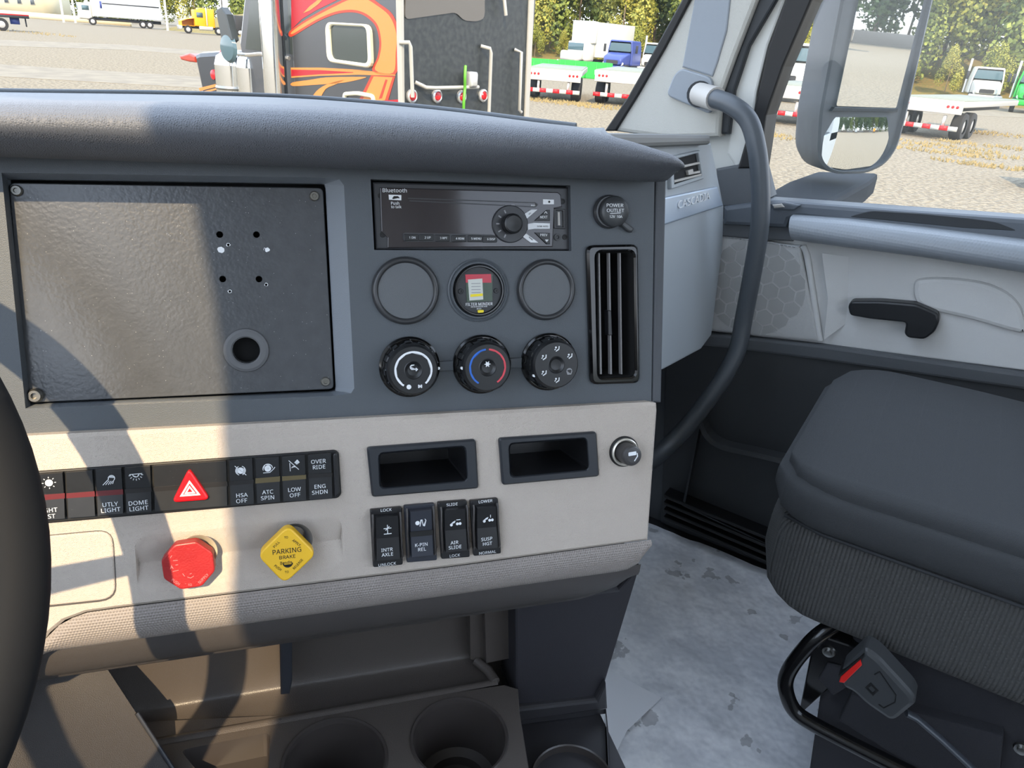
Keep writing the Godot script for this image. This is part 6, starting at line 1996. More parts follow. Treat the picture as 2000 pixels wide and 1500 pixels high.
	for i in 3:
		var p := thing("utility_pole", ["slim pale pole beside the box truck's cab", "second pale pole, nearer the house", "pale pole standing between the box truck and the orange tractor"][i], "pole", Transform3D(Basis.IDENTITY, poles[i]))
		st = new_st()
		tube(st, PackedVector3Array([Vector3.ZERO, Vector3(0, 9, 0)]), 0.16, 8, 0.11)
		part(p, "post", st, M.pole)

# ---------------------------------------------------------------- the black tractor alongside
func livery(root: Node3D, called: String, poly: PackedVector2Array, w: float, material: Material) -> void:
	var st := new_st()
	prism(st, poly, -0.01, w)
	part(root, called, st, material)

func build_rig() -> void:
	var t := thing("sleeper_tractor", "black long-nose tractor with orange and red flame livery on its sleeper", "truck", Transform3D(RIG, RIG_AT))
	var st := new_st()
	# sleeper body: side faces +z, rear at x = 0
	prism(st, PackedVector2Array([Vector2(-1.585, 1.0), Vector2(0.0, 1.0), Vector2(0.0, 3.3), Vector2(-0.3, 3.55), Vector2(-1.585, 3.6)]), -1.82, 0.0, 0.03)
	part(t, "sleeper_body", st, M.rig_black)
	# livery: red field, flame outlines and fills (paint on the side)
	livery(t, "red_field", PackedVector2Array([Vector2(-1.536, 2.6272), Vector2(-1.5691, 2.2804), Vector2(-1.3877, 2.382), Vector2(-1.1602, 2.4641), Vector2(-0.8758, 2.5486), Vector2(-0.6203, 2.6442)]), 0.002, M.rig_red)
	livery(t, "flame_edge", curve2(PackedVector2Array([Vector2(-1.603, 2.2606), Vector2(-1.3886, 2.3554), Vector2(-1.1448, 2.4431), Vector2(-0.898, 2.5229), Vector2(-0.6922, 2.5778), Vector2(-0.4475, 2.5997), Vector2(-0.2667, 2.5408), Vector2(-0.129, 2.482), Vector2(-0.0576, 2.4057), Vector2(-0.0183, 2.2962), Vector2(-0.0305, 2.1664), Vector2(-0.0694, 1.9904), Vector2(-0.3695, 1.9925), Vector2(-0.3053, 2.1156), Vector2(-0.2766, 2.2337), Vector2(-0.3158, 2.3545), Vector2(-0.4034, 2.4159), Vector2(-0.527, 2.4562), Vector2(-0.6823, 2.4631), Vector2(-0.88, 2.4396), Vector2(-1.1104, 2.3797), Vector2(-1.3119, 2.3099), Vector2(-1.5737, 2.2165)]), 4, true), 0.003, M.rig_edge)
	livery(t, "flame_fill", curve2(PackedVector2Array([Vector2(-1.5596, 2.2626), Vector2(-1.3556, 2.3478), Vector2(-1.1134, 2.4312), Vector2(-0.8753, 2.5068), Vector2(-0.663, 2.5662), Vector2(-0.4673, 2.5792), Vector2(-0.2923, 2.5241), Vector2(-0.1605, 2.465), Vector2(-0.0888, 2.3925), Vector2(-0.0496, 2.2905), Vector2(-0.0622, 2.1684), Vector2(-0.095, 2.0051), Vector2(-0.3332, 2.008), Vector2(-0.2767, 2.1175), Vector2(-0.2484, 2.2352), Vector2(-0.2875, 2.3638), Vector2(-0.3882, 2.4367), Vector2(-0.5252, 2.4766), Vector2(-0.6803, 2.4838), Vector2(-0.8777, 2.4606), Vector2(-1.1077, 2.4013), Vector2(-1.3088, 2.3321), Vector2(-1.5446, 2.2452)]), 4, true), 0.004, M.rig_orange)
	livery(t, "upper_flame", PackedVector2Array([Vector2(-1.3648, 2.4311), Vector2(-1.2566, 2.4954), Vector2(-1.1522, 2.5411), Vector2(-1.0414, 2.6028), Vector2(-0.9813, 2.6041), Vector2(-1.1231, 2.5164), Vector2(-1.2513, 2.461)]), 0.004, M.rig_orange)
	livery(t, "spear_edge", PackedVector2Array([Vector2(-1.609, 1.9356), Vector2(-1.1373, 1.9703), Vector2(-0.5685, 1.9947), Vector2(-0.0694, 1.9945), Vector2(-0.0694, 1.982), Vector2(-0.5698, 1.951), Vector2(-1.1421, 1.8968), Vector2(-1.6095, 1.8406)]), 0.003, M.rig_orange)
	livery(t, "spear_core", PackedVector2Array([Vector2(-1.6008, 1.9173), Vector2(-1.1375, 1.9475), Vector2(-0.6409, 1.9673), Vector2(-0.6411, 1.9629), Vector2(-1.1399, 1.9107), Vector2(-1.6067, 1.8551)]), 0.004, M.rig_red)
	livery(t, "lower_spear", curve2(PackedVector2Array([Vector2(-1.5949, 1.7987), Vector2(-1.3059, 1.8465), Vector2(-1.0227, 1.8926), Vector2(-0.504, 1.9388), Vector2(-0.4972, 1.9263), Vector2(-0.7181, 1.8772), Vector2(-0.9088, 1.8475), Vector2(-1.2683, 1.8029), Vector2(-1.5894, 1.7656)]), 3, true), 0.004, M.rig_orange)
	livery(t, "curl", curve2(PackedVector2Array([Vector2(-1.2954, 1.6587), Vector2(-1.2068, 1.7521), Vector2(-1.0262, 1.833), Vector2(-0.7775, 1.8901), Vector2(-0.9093, 1.8384), Vector2(-1.0606, 1.7839), Vector2(-1.18, 1.6699)]), 3, true), 0.004, M.rig_orange)
	livery(t, "tail_edge", PackedVector2Array([Vector2(-0.3911, 1.9608), Vector2(-0.0694, 1.9778), Vector2(-0.1709, 1.7513), Vector2(-0.6073, 1.6808)]), 0.003, M.rig_edge)
	livery(t, "tail_fill", PackedVector2Array([Vector2(-0.3549, 1.955), Vector2(-0.1016, 1.9668), Vector2(-0.2041, 1.7654), Vector2(-0.5467, 1.696)]), 0.004, M.rig_orange)
	livery(t, "tail_inner_stripe", PackedVector2Array([Vector2(-0.1951, 1.9423), Vector2(-0.1679, 1.9403), Vector2(-0.2444, 1.7789), Vector2(-0.2863, 1.7705)]), 0.005, M.rig_edge)  # red-orange livery stripe over the tail fill
	livery(t, "foot_stripe", PackedVector2Array([Vector2(-0.3228, 1.7494), Vector2(-0.0141, 1.7925), Vector2(-0.0072, 1.7547), Vector2(-0.2739, 1.7323)]), 0.004, M.rig_red)
	# sleeper window
	st = new_st()
	var wo := rounded(PackedVector2Array([Vector2(-0.9988, 2.3714), Vector2(-0.3723, 2.3766), Vector2(-0.3504, 2.0195), Vector2(-0.9877, 2.0306)]), 0.08, 4)
	var wi := rounded(PackedVector2Array([Vector2(-0.9397, 2.3481), Vector2(-0.4139, 2.3543), Vector2(-0.3987, 2.0544), Vector2(-0.9246, 2.0615)]), 0.06, 4)
	ring(st, wo, wi, -0.01, 0.04, 0.01)
	var wf := part(t, "sleeper_window", st, M.ivory_trim)
	st = new_st()
	prism(st, wi, -0.01, 0.015)
	part(wf, "pane", st, M.rig_glass)
	st = new_st()
	var bo := rounded(PackedVector2Array([Vector2(-0.7859, 1.7813), Vector2(-0.5764, 1.8094), Vector2(-0.3396, 1.8047), Vector2(-0.3203, 1.6701), Vector2(-0.7773, 1.622)]), 0.05, 4)
	ring(st, bo, inset(ccw(bo), 0.035), -0.01, 0.03, 0.008)
	part(t, "luggage_door_frame", st, M.ivory_trim)
	# rear wall fittings (rear frame: x across, z back)
	var to_rear := RIG.inverse() * RIG_BACK
	var rear := func(called: String, s: SurfaceTool, m: Material) -> MeshInstance3D:
		var p := part(t, called, s, m)
		p.transform = Transform3D(to_rear, Vector3.ZERO)
		return p
	st = new_st()
	prism(st, PackedVector2Array([Vector2(0.03, 1.0), Vector2(1.8, 1.0), Vector2(1.8, 3.3), Vector2(0.03, 3.3)]), -0.02, 0.01)
	rear.call("back_wall", st, M.rig_dusty)
	for q in [PackedVector2Array([Vector2(-0.0446, 2.6525), Vector2(0.007, 2.6568), Vector2(0.0276, 1.7054), Vector2(-0.0093, 1.7061)]), PackedVector2Array([Vector2(1.6855, 2.798), Vector2(1.7669, 2.8049), Vector2(1.8254, 1.5399), Vector2(1.7548, 1.5421)])]:
		st = new_st()
		prism(st, q, -0.02, 0.03, 0.01)
		rear.call("corner_trim", st, M.rail_grey)
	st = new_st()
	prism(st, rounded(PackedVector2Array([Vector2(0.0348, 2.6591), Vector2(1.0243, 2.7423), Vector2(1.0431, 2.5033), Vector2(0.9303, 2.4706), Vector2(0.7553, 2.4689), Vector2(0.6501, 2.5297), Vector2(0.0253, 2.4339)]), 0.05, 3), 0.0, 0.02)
	rear.call("reflection_plate", st, M.rig_reflection)  # lighter plate whose tone paints in the back wall's reflection
	var bars := [PackedVector2Array([Vector2(-0.0389, 2.252), Vector2(0.0201, 2.2584), Vector2(0.0385, 2.223), Vector2(0.069, 1.818)]), PackedVector2Array([Vector2(1.0039, 2.2624), Vector2(1.0716, 2.247), Vector2(1.0899, 2.2071), Vector2(1.105, 1.6664)]), PackedVector2Array([Vector2(1.5143, 2.2484), Vector2(1.5489, 2.2307), Vector2(1.579, 1.681), Vector2(1.6153, 1.6601)]), PackedVector2Array([Vector2(1.2304, 2.7178), Vector2(1.2421, 2.6755), Vector2(1.2777, 2.5466)]), PackedVector2Array([Vector2(0.1538, 1.9366), Vector2(0.2304, 1.8985), Vector2(0.3466, 1.8943), Vector2(0.9284, 1.9036)])]
	for q in bars:
		st = new_st()
		var p3 := PackedVector3Array()
		for i in q.size(): p3.append(Vector3(q[i].x, q[i].y, 0.02 if (i == 0) else 0.08))
		tube(st, p3, 0.018, 8)
		rear.call("grab_rail", st, M.rail_grey)
	for p in [Vector2(0.116, 1.8214), Vector2(0.4321, 1.8191), Vector2(0.7638, 1.8122), Vector2(1.0725, 1.8193)]:
		st = new_st()
		lathe(st, Vector3(p.x, p.y, 0.01), [Vector2(0.06, 0), Vector2(0.06, 0.02), Vector2(0.045, 0.03), Vector2(0.04, 0.025)], 20)
		var l: MeshInstance3D = rear.call("marker_lamp", st, M.aluminium)
		st = new_st()
		lathe(st, Vector3(p.x, p.y, 0.03), [Vector2(0.042, 0), Vector2(0.03, 0.015), Vector2(0, 0.02)], 16)
		part(l, "lens", st, M.lamp_red)
	st = new_st()
	var hose := PackedVector3Array()
	var hp := PackedVector2Array([Vector2(0.6941, 2.0915), Vector2(0.6719, 1.9941), Vector2(0.6986, 1.8961), Vector2(0.6695, 1.7924), Vector2(0.6915, 1.6546)])
	for i in hp.size(): hose.append(Vector3(hp[i].x, hp[i].y, 0.12 + 0.02 * (i % 2)))
	tube(st, curve(hose, 5), 0.014, 8)
	rear.call("air_hose", st, M.hose_green)
	st = new_st()
	box(st, Vector3(0.83, 1.97, 0.08), Vector3(0.1, 0.14, 0.1), 0.02)
	rear.call("hose_bracket", st, M.aluminium)
	# cab, exhaust stack, hood
	st = new_st()
	prism(st, PackedVector2Array([Vector2(-2.6, 1.0), Vector2(-1.55, 1.0), Vector2(-1.55, 3.0), Vector2(-2.45, 2.95), Vector2(-2.75, 2.1)]), -2.0, -0.15, 0.03)
	part(t, "cab", st, M.rig_black)
	st = new_st()
	prism(st, PackedVector2Array([Vector2(-2.62, 2.05), Vector2(-1.75, 2.05), Vector2(-1.75, 2.75), Vector2(-2.38, 2.75)]), -0.3, -0.14)
	part(t, "door_window", st, M.rig_glass)
	st = new_st()
	tube(st, PackedVector3Array([Vector3(-1.74, 0.9, 0.1), Vector3(-1.74, 2.0, 0.1), Vector3(-1.74, 3.6, 0.1)]), 0.115, 18)
	part(t, "exhaust_stack", st, M.chrome)
	st = new_st()
	tube(st, PackedVector3Array([Vector3(-1.95, 2.2, -0.1), Vector3(-1.97, 2.25, 0.0), Vector3(-1.98, 1.3, 0.0)]), 0.03, 8)
	part(t, "door_rail", st, M.aluminium)
	st = new_st()
	prism(st, PackedVector2Array([Vector2(-3.9238, 1.9177), Vector2(-3.789, 1.9541), Vector2(-3.3139, 1.9997), Vector2(-2.5399, 2.0569), Vector2(-2.5976, 1.233), Vector2(-3.7043, 1.1012), Vector2(-3.8309, 1.5247)]), -1.9, -0.25, 0.06)
	part(t, "hood", st, M.rig_hood)
	for q in [[-3.05, 0.17], [-2.68, 0.13]]:
		st = new_st()
		lathe(st, Vector3(q[0], 1.0, -0.2), [Vector2(q[1], 0), Vector2(q[1], 0.86), Vector2(q[1] * 0.85, 0.95), Vector2(q[1] * 0.4, 1.0), Vector2(0, 1.0)], 24, Vector3(0, 1, 0))
		part(t, "air_cleaner", st, M.chrome)
	st = new_st()
	for y in [1.3, 1.6]: lathe(st, Vector3(-3.05, y, -0.2), [Vector2(0.172, 0), Vector2(0.178, 0.02), Vector2(0.172, 0.045)], 24, Vector3(0, 1, 0))
	part(t, "cleaner_band", st, M.steel)
	for q in [["hood_flame", PackedVector2Array([Vector2(-3.8647, 1.5449), Vector2(-3.1887, 1.6821), Vector2(-3.1934, 1.6541), Vector2(-3.8481, 1.5115)]), M.rig_orange], ["hood_spear", PackedVector2Array([Vector2(-3.8506, 1.4996), Vector2(-3.1962, 1.6373), Vector2(-3.1991, 1.6205), Vector2(-3.8435, 1.477)]), M.rig_orange], ["hood_red", PackedVector2Array([Vector2(-3.7911, 1.4469), Vector2(-3.2019, 1.6036), Vector2(-3.2287, 1.4443), Vector2(-3.7793, 1.3896)]), M.rig_red]]:
		st = new_st()
		prism(st, q[1], -0.26, -0.246)
		part(t, q[0], st, q[2])
	for q in [["side_lamp", Vector2(-3.2289, 1.9444), 0.085, M.lamp_red], ["hood_badge", Vector2(-3.4894, 1.7242), 0.06, M.lamp_red]]:
		st = new_st()
		lathe(st, Vector3(q[1].x, q[1].y, -0.26), [Vector2(q[2], 0), Vector2(q[2] * 0.9, 0.03), Vector2(0, 0.05)], 16)
		part(t, q[0], st, q[3])
	st = new_st()
	prism(st, PackedVector2Array([Vector2(-4.3233, 1.8763), Vector2(-4.0841, 1.9204), Vector2(-3.9362, 1.8958), Vector2(-3.9507, 1.8265), Vector2(-4.0936, 1.8224), Vector2(-4.2845, 1.8324)]), -0.7, -0.28, 0.02)
	part(t, "front_fender", st, M.rig_edge)
	# mirror on its bracket
	var mr := PackedVector2Array([Vector2(-2.354, 2.405), Vector2(-2.2553, 2.4356), Vector2(-2.1737, 2.3746), Vector2(-2.101, 2.1482), Vector2(-2.1815, 2.1065), Vector2(-2.2916, 2.1192)])
	st = new_st()
	prism(st, mr, 0.25, 0.33, 0.01)
	var m := part(t, "door_mirror", st, M.rig_mirror)
	st = new_st()
	var mc := Vector2(-2.2066, 2.0674)
	lathe(st, Vector3(mc.x, mc.y, 0.3), [Vector2(0.14, 0), Vector2(0.12, 0.03), Vector2(0, 0.05)], 20)
	part(m, "spot_mirror", st, M.glass_dark)
	st = new_st()
	var br := PackedVector2Array([Vector2(-2.3434, 2.3594), Vector2(-2.4475, 2.2057), Vector2(-2.382, 2.0379), Vector2(-2.2352, 2.0088), Vector2(-2.0098, 2.0325), Vector2(-1.6584, 2.0182)])
	var b3 := PackedVector3Array()
	for i in br.size(): b3.append(Vector3(br[i].x, br[i].y, 0.28 - 0.06 * i))
	tube(st, curve(b3, 4), 0.02, 8)
	part(m, "bracket", st, M.aluminium)
	# running gear, hidden by the dash from here
	st = new_st()
	box(st, Vector3(-2.0, 0.85, -1.1), Vector3(7.5, 0.3, 0.9))
	part(t, "frame_rails", st, M.chassis)
	for q in [Vector3(-4.5, 0.52, -0.4), Vector3(-4.5, 0.52, -1.9), Vector3(0.6, 0.52, -0.45), Vector3(0.6, 0.52, -1.8), Vector3(-0.75, 0.52, -0.45), Vector3(-0.75, 0.52, -1.8)]:
		wheel(t, q, 0.52, 0.3, Vector3(0, 0, 1))

func wheel(root: Node3D, c: Vector3, r: float, w: float, axis: Vector3) -> void:
	var st := new_st()
	lathe(st, c - axis * w / 2, [Vector2(r * 0.55, 0), Vector2(r * 0.93, 0), Vector2(r, w * 0.15), Vector2(r, w * 0.85), Vector2(r * 0.93, w), Vector2(r * 0.55, w)], 24, axis)
	var tyre := part(root, "tyre", st, M.tyre)
	st = new_st()
	lathe(st, c - axis * w / 2, [Vector2(0, 0.02), Vector2(r * 0.2, 0.02), Vector2(r * 0.55, w * 0.15), Vector2(r * 0.56, w * 0.85), Vector2(r * 0.2, w - 0.03), Vector2(0, w - 0.02)], 16, axis)
	part(tyre, "rim", st, M.aluminium)

# ---------------------------------------------------------------- other parked vehicles
func facing(p: Vector3, turn := 0.0) -> Basis:   # x to the right as seen from the cab, z towards it, then turned
	return Basis(Vector3.UP, atan2(-p.x, -p.z) + deg_to_rad(turn))

func boxes(root: Node3D, list: Array) -> void:   # [name, centre, size, bevel, material]
	for q in list:
		var st := new_st()
		box(st, q[1], q[2], q[3])
		part(root, q[0], st, q[4])

# a conventional tractor seen from its front: hood towards +z
func front_tractor(label: String, at: Vector3, turn: float, paint: Material, s := 1.0) -> void:
	var t := thing("parked_tractor", label, "truck", Transform3D(facing(at, turn).scaled(Vector3.ONE * s), at), "parked tractors")
	var st := new_st()
	var rows := []
	for q in [[2.6, 0.72, 1.0, 1.35], [2.4, 0.85, 0.9, 1.62], [1.4, 0.95, 0.9, 1.85], [0.9, 1.0, 0.9, 1.9]]:
		var row := PackedVector3Array()
		for p in rounded(PackedVector2Array([Vector2(-q[1], q[2]), Vector2(q[1], q[2]), Vector2(q[1], q[3]), Vector2(-q[1], q[3])]), 0.2, 4): row.append(Vector3(p.x, p.y, q[0]))
		rows.append(row)
	skin(st, rows, true, true)
	fan(st, rows[0])
	part(t, "hood", st, paint)
	st = new_st()
	prism(st, rounded(PackedVector2Array([Vector2(-1.15, 0.9), Vector2(1.15, 0.9), Vector2(1.12, 2.0), Vector2(0.98, 2.85), Vector2(-0.98, 2.85), Vector2(-1.12, 2.0)]), 0.15, 4), -1.2, 1.0, 0.12)
	part(t, "cab", st, paint)
	st = new_st()
	prism(st, rounded(PackedVector2Array([Vector2(-0.98, 2.0), Vector2(0.98, 2.0), Vector2(0.88, 2.62), Vector2(-0.88, 2.62)]), 0.1, 3), 0.9, 1.012)
	part(t, "windshield", st, M.glass_dark)
	st = new_st()
	prism(st, rounded(PackedVector2Array([Vector2(-0.5, 1.02), Vector2(0.5, 1.02), Vector2(0.5, 1.3), Vector2(-0.5, 1.3)]), 0.08, 3), 2.5, 2.64)
	part(t, "grille", st, M.chassis)
	boxes(t, [["bumper", Vector3(0, 0.7, 2.55), Vector3(2.3, 0.4, 0.2), 0.08, paint], ["chassis", Vector3(0, 0.75, -0.5), Vector3(1.2, 0.4, 5.5), 0.0, M.chassis]])
	for x in [-1, 1]:
		st = new_st()
		lathe(st, Vector3(0.75 * x, 1.05, 2.3), [Vector2(0.16, 0), Vector2(0.14, 0.12), Vector2(0, 0.16)], 14)
		part(t, "headlamp", st, M.filter_scale)
		st = new_st()
		box(st, Vector3(1.42 * x, 2.2, 0.9), Vector3(0.2, 0.6, 0.12), 0.03)
		part(t, "door_mirror", st, M.chassis)
		wheel(t, Vector3(0.95 * x, 0.5, 1.9), 0.5, 0.3, Vector3(1, 0, 0))
	st = new_st()
	tube(st, PackedVector3Array([Vector3(-1.3, 0.9, -0.6), Vector3(-1.3, 3.4, -0.6)]), 0.09, 10)
	part(t, "exhaust_stack", st, M.aluminium)

# a flat deck trailer seen from behind: tail at z = 0, deck running away along -z
func flat_trailer(label: String, at: Vector3, turn: float, width: float, length: float, deck_y: float) -> void:
	var t := thing("flatbed_trailer", label, "trailer", Transform3D(facing(at, turn), at), "flatbed trailers across the yard")
	boxes(t, [["deck", Vector3(0, deck_y, -length / 2), Vector3(width, 0.12, length), 0.02, M.deck], ["tail_panel", Vector3(0, deck_y - 0.2, 0.02), Vector3(width, 0.46, 0.1), 0.02, M.truck_white], ["frame", Vector3(0, deck_y - 0.25, -length / 2), Vector3(width * 0.5, 0.3, length * 0.96), 0.0, M.chassis], ["side_rail", Vector3(-width / 2, deck_y - 0.08, -length / 2), Vector3(0.08, 0.2, length), 0.01, M.aluminium], ["side_rail", Vector3(width / 2, deck_y - 0.08, -length / 2), Vector3(0.08, 0.2, length), 0.01, M.aluminium], ["tail_post", Vector3(-width * 0.28, 0.62, -0.05), Vector3(0.1, 0.5, 0.1), 0.0, M.aluminium], ["tail_post", Vector3(width * 0.28, 0.62, -0.05), Vector3(0.1, 0.5, 0.1), 0.0, M.aluminium]])
	var n := 8
	for i in n:
		var st := new_st()
		box(st, Vector3(-width / 2 + width * (i + 0.5) / n, 0.42, 0.0), Vector3(width / n, 0.16, 0.12), 0.0)
		part(t, "bumper_block", st, M.sign_red if i % 2 == 0 else M.truck_white)
	for i in 6:
		var st := new_st()
		lathe(st, Vector3((i % 3 - 1) * 0.16 + (width * 0.36 if i < 3 else -width * 0.36), deck_y - 0.18, 0.07), [Vector2(0.055, 0), Vector2(0.045, 0.02), Vector2(0, 0.03)], 10)
		part(t, "tail_lamp", st, M.lamp_red)
	for z in [-1.0, -2.2]:
		for x in [-1, 1]: wheel(t, Vector3(x * (width / 2 - 0.2), 0.48, z), 0.48, 0.4, Vector3(1, 0, 0))

func build_parked() -> void:
	# box truck far ahead on the left
	var p := Vector3(71.9099, 0, -110.8627)
	var t := thing("box_truck", "pale box truck with a white cabover cab parked far across the gravel", "truck", Transform3D(facing(p, 4), p))
	boxes(t, [["cargo_box", Vector3(0.8, 2.75, -1.2), Vector3(8.9, 3.2, 2.4), 0.06, M.box_paint], ["stripe", Vector3(1.3, 2.9, 0.01), Vector3(7.4, 0.14, 0.03), 0.0, M.chassis], ["blue_mark", Vector3(-2.6, 2.7, 0.01), Vector3(0.25, 0.9, 0.03), 0.0, M.truck_blue], ["front_bulkhead", Vector3(-3.72, 2.9, -1.2), Vector3(0.2, 3.6, 2.5), 0.05, M.truck_white], ["cab", Vector3(-4.7, 1.75, -1.2), Vector3(1.8, 2.1, 2.2), 0.2, M.truck_white], ["side_glass", Vector3(-4.6, 2.2, -0.1), Vector3(0.9, 0.6, 0.06), 0.0, M.glass_dark], ["windshield", Vector3(-5.58, 2.2, -1.2), Vector3(0.1, 0.7, 1.9), 0.0, M.glass_dark], ["chassis", Vector3(0.3, 0.85, -1.2), Vector3(9.6, 0.4, 1.6), 0.0, M.chassis]])
	for x in [-3.9, 2.6, 3.5]: wheel(t, Vector3(x, 0.5, -0.25), 0.5, 0.35, Vector3(0, 0, 1))
	# orange tractor
	p = Vector3(71.8411, 0, -93.823)
	t = thing("orange_tractor", "orange day-cab tractor parked beyond the black tractor's nose", "truck", Transform3D(facing(p, 12), p))
	var st := new_st()
	prism(st, rounded(PackedVector2Array([Vector2(-2.3, 0.9), Vector2(-0.5, 0.9), Vector2(-0.5, 2.0), Vector2(-1.5, 1.85), Vector2(-2.3, 1.55)]), 0.12, 3), -1.9, -0.2, 0.1)
	part(t, "hood", st, M.truck_orange)
	boxes(t, [["cab", Vector3(0.15, 1.95, -1.05), Vector3(1.4, 2.0, 2.1), 0.12, M.truck_orange], ["roof_fairing", Vector3(0.5, 3.0, -1.05), Vector3(0.9, 0.4, 1.8), 0.12, M.truck_orange], ["sleeper", Vector3(1.4, 2.0, -1.05), Vector3(1.2, 2.3, 2.1), 0.1, M.truck_orange], ["side_glass", Vector3(0.1, 2.35, 0.0), Vector3(0.8, 0.6, 0.08), 0.0, M.glass_dark], ["stack", Vector3(0.95, 2.2, 0.05), Vector3(0.16, 2.2, 0.16), 0.03, M.aluminium], ["fuel_tank", Vector3(0.8, 0.75, -0.1), Vector3(1.8, 0.5, 0.5), 0.1, M.aluminium], ["bumper", Vector3(-2.35, 0.7, -1.05), Vector3(0.3, 0.45, 2.2), 0.05, M.aluminium], ["chassis", Vector3(0.8, 0.8, -1.05), Vector3(6.0, 0.3, 1.2), 0.0, M.chassis]])
	for x in [-1.5, 2.4, 3.4]: wheel(t, Vector3(x, 0.5, -0.2), 0.5, 0.35, Vector3(0, 0, 1))
	# mixer half hidden behind the black tractor's mirror
	p = Vector3(79.0892, 0, -93.0873)
	t = thing("mixer_truck", "grey drum mixer half hidden behind the black tractor's mirror", "truck", Transform3D(facing(p, 10), p))
	st = new_st()
	lathe(st, Vector3(0.0, 2.2, -0.8), [Vector2(0.5, 0), Vector2(1.05, 0.9), Vector2(1.05, 1.9), Vector2(0.5, 3.0), Vector2(0, 3.0)], 20, Vector3(1, 0.1, 0))
	part(t, "drum", st, M.drum_paint)
	boxes(t, [["cab", Vector3(-0.9, 1.7, -0.9), Vector3(1.3, 1.9, 2.0), 0.1, M.chassis], ["chassis", Vector3(0.8, 0.8, -0.9), Vector3(5.0, 0.4, 1.4), 0.0, M.chassis]])
	for x in [-1.0, 1.6, 2.6]: wheel(t, Vector3(x, 0.5, 0.0), 0.5, 0.35, Vector3(0, 0, 1))
	# trailer tail at the far left
	p = Vector3(37.0852, 0, -73.1861)
	t = thing("trailer_bogie", "dark trailer tail with one big wheel at the yard's far left", "trailer", Transform3D(facing(p, 0), p))
	boxes(t, [["bed", Vector3(-1.2, 1.15, -1.0), Vector3(5.4, 0.2, 2.2), 0.0, M.chassis], ["red_rail", Vector3(-1.2, 1.3, 0.05), Vector3(5.4, 0.1, 0.1), 0.0, M.sign_red], ["mud_flap", Vector3(1.2, 0.75, -0.6), Vector3(0.1, 0.7, 0.5), 0.0, M.chassis], ["hanger", Vector3(0.4, 0.8, -0.5), Vector3(0.7, 0.5, 0.3), 0.0, M.truck_blue]])
	wheel(t, Vector3(-0.6, 0.5, -0.1), 0.5, 0.4, Vector3(0, 0, 1))
	# white box truck on the right, seen from its front corner
	p = Vector3(68.9679, 0, -34.9691)
	t = thing("delivery_truck", "white box truck with a tall overhead box parked under the trees", "truck", Transform3D(facing(p, -38), p))
	boxes(t, [["cargo_box", Vector3(0, 2.75, -3.6), Vector3(2.5, 3.0, 6.0), 0.05, M.truck_white], ["overhead_box", Vector3(0, 3.35, -0.25), Vector3(2.5, 1.9, 0.9), 0.12, M.truck_white], ["cab", Vector3(0, 1.7, 0.1), Vector3(2.2, 1.7, 1.6), 0.2, M.truck_white], ["windshield", Vector3(0, 2.1, 0.92), Vector3(1.8, 0.6, 0.08), 0.02, M.glass_dark], ["hood", Vector3(0, 1.25, 1.5), Vector3(2.0, 0.9, 1.3), 0.25, M.truck_white], ["bumper", Vector3(0, 0.7, 2.15), Vector3(2.2, 0.35, 0.2), 0.05, M.truck_white], ["chassis", Vector3(0, 0.85, -3.0), Vector3(1.4, 0.4, 8.0), 0.0, M.chassis]])
	for x in [-1, 1]:
		wheel(t, Vector3(x * 0.95, 0.48, 1.2), 0.48, 0.3, Vector3(1, 0, 0))
		wheel(t, Vector3(x * 0.95, 0.48, -4.8), 0.48, 0.4, Vector3(1, 0, 0))
	# trailers
	flat_trailer("white-tailed flatbed trailer standing before the green hopper, beside the black tractor", Vector3(30.1752, 0, -16.4893), -4, 2.3, 7.0, 1.25)
	flat_trailer("flatbed trailer with red and white rails partly behind the windshield pillar", Vector3(31.6869, 0, -13.9168), -6, 2.5, 8.0, 1.35)
	flat_trailer("flatbed trailer glimpsed between the door frame and the mirror", Vector3(31.9191, 0, -7.3058), -12, 2.3, 8.0, 1.4)
	flat_trailer("flatbed trailer standing clear beside the mirror with a shadow under it", Vector3(33.4409, 0, -2.2645), -15, 2.4, 9.0, 1.35)
	# green hoppers on the first trailers' decks
	for q in [[Vector3(55.0458, 0, -27.5015), 4.0, 1.15, "bright green steel hopper standing behind the white-tailed trailer"], [Vector3(51.2678, 0, -29.3077), 2.6, 1.15, "second green hopper half hidden behind the black tractor"]]:
		var h := thing("green_hopper", q[3], "hopper", Transform3D(facing(q[0], 8), q[0]), "green hoppers")
		st = new_st()
		var o := rect(0, 0.0, q[1], 1.3)
		var n := rect(0, 0.0, q[1] - 0.12, 1.18)
		ring(st, o, n, 0.0, q[2])
		prism(st, o, 0.0, 0.05)
		var m := part(h, "tub", st, M.truck_green)
		m.rotation_degrees.x = -90
		for k in 5:
			st = new_st()
			box(st, Vector3(-q[1] / 2 + q[1] * (k + 0.5) / 5.0, q[2] / 2, 0.67), Vector3(0.06, q[2], 0.06))
			part(h, "stiffener", st, M.truck_green)
	front_tractor("blue tractor parked in the row beneath the trees", Vector3(63.7593, 0, -28.2917), -20, M.truck_blue, 1.0)
	front_tractor("white tractor just beside the windshield pillar's edge", Vector3(68.597, 0, -27.1695), -12, M.truck_white, 1.0)
	front_tractor("white tractor seen between the door frame and the mirror", Vector3(51.846, 0, -11.3821), -8, M.truck_white, 1.15)
	front_tractor("white tractor standing alone by the bank, right of the mirror", Vector3(73.3796, 0, -1.4455), 6, M.truck_white, 1.0)
	front_tractor("green tractor at the far edge of the yard by the bank", Vector3(68.8045, 0, 1.7917), 0, M.truck_green, 1.0)
	front_tractor("white tractor parked far behind, seen only in the door mirror", Vector3(6, 0, 88), 180, M.truck_white, 1.0)
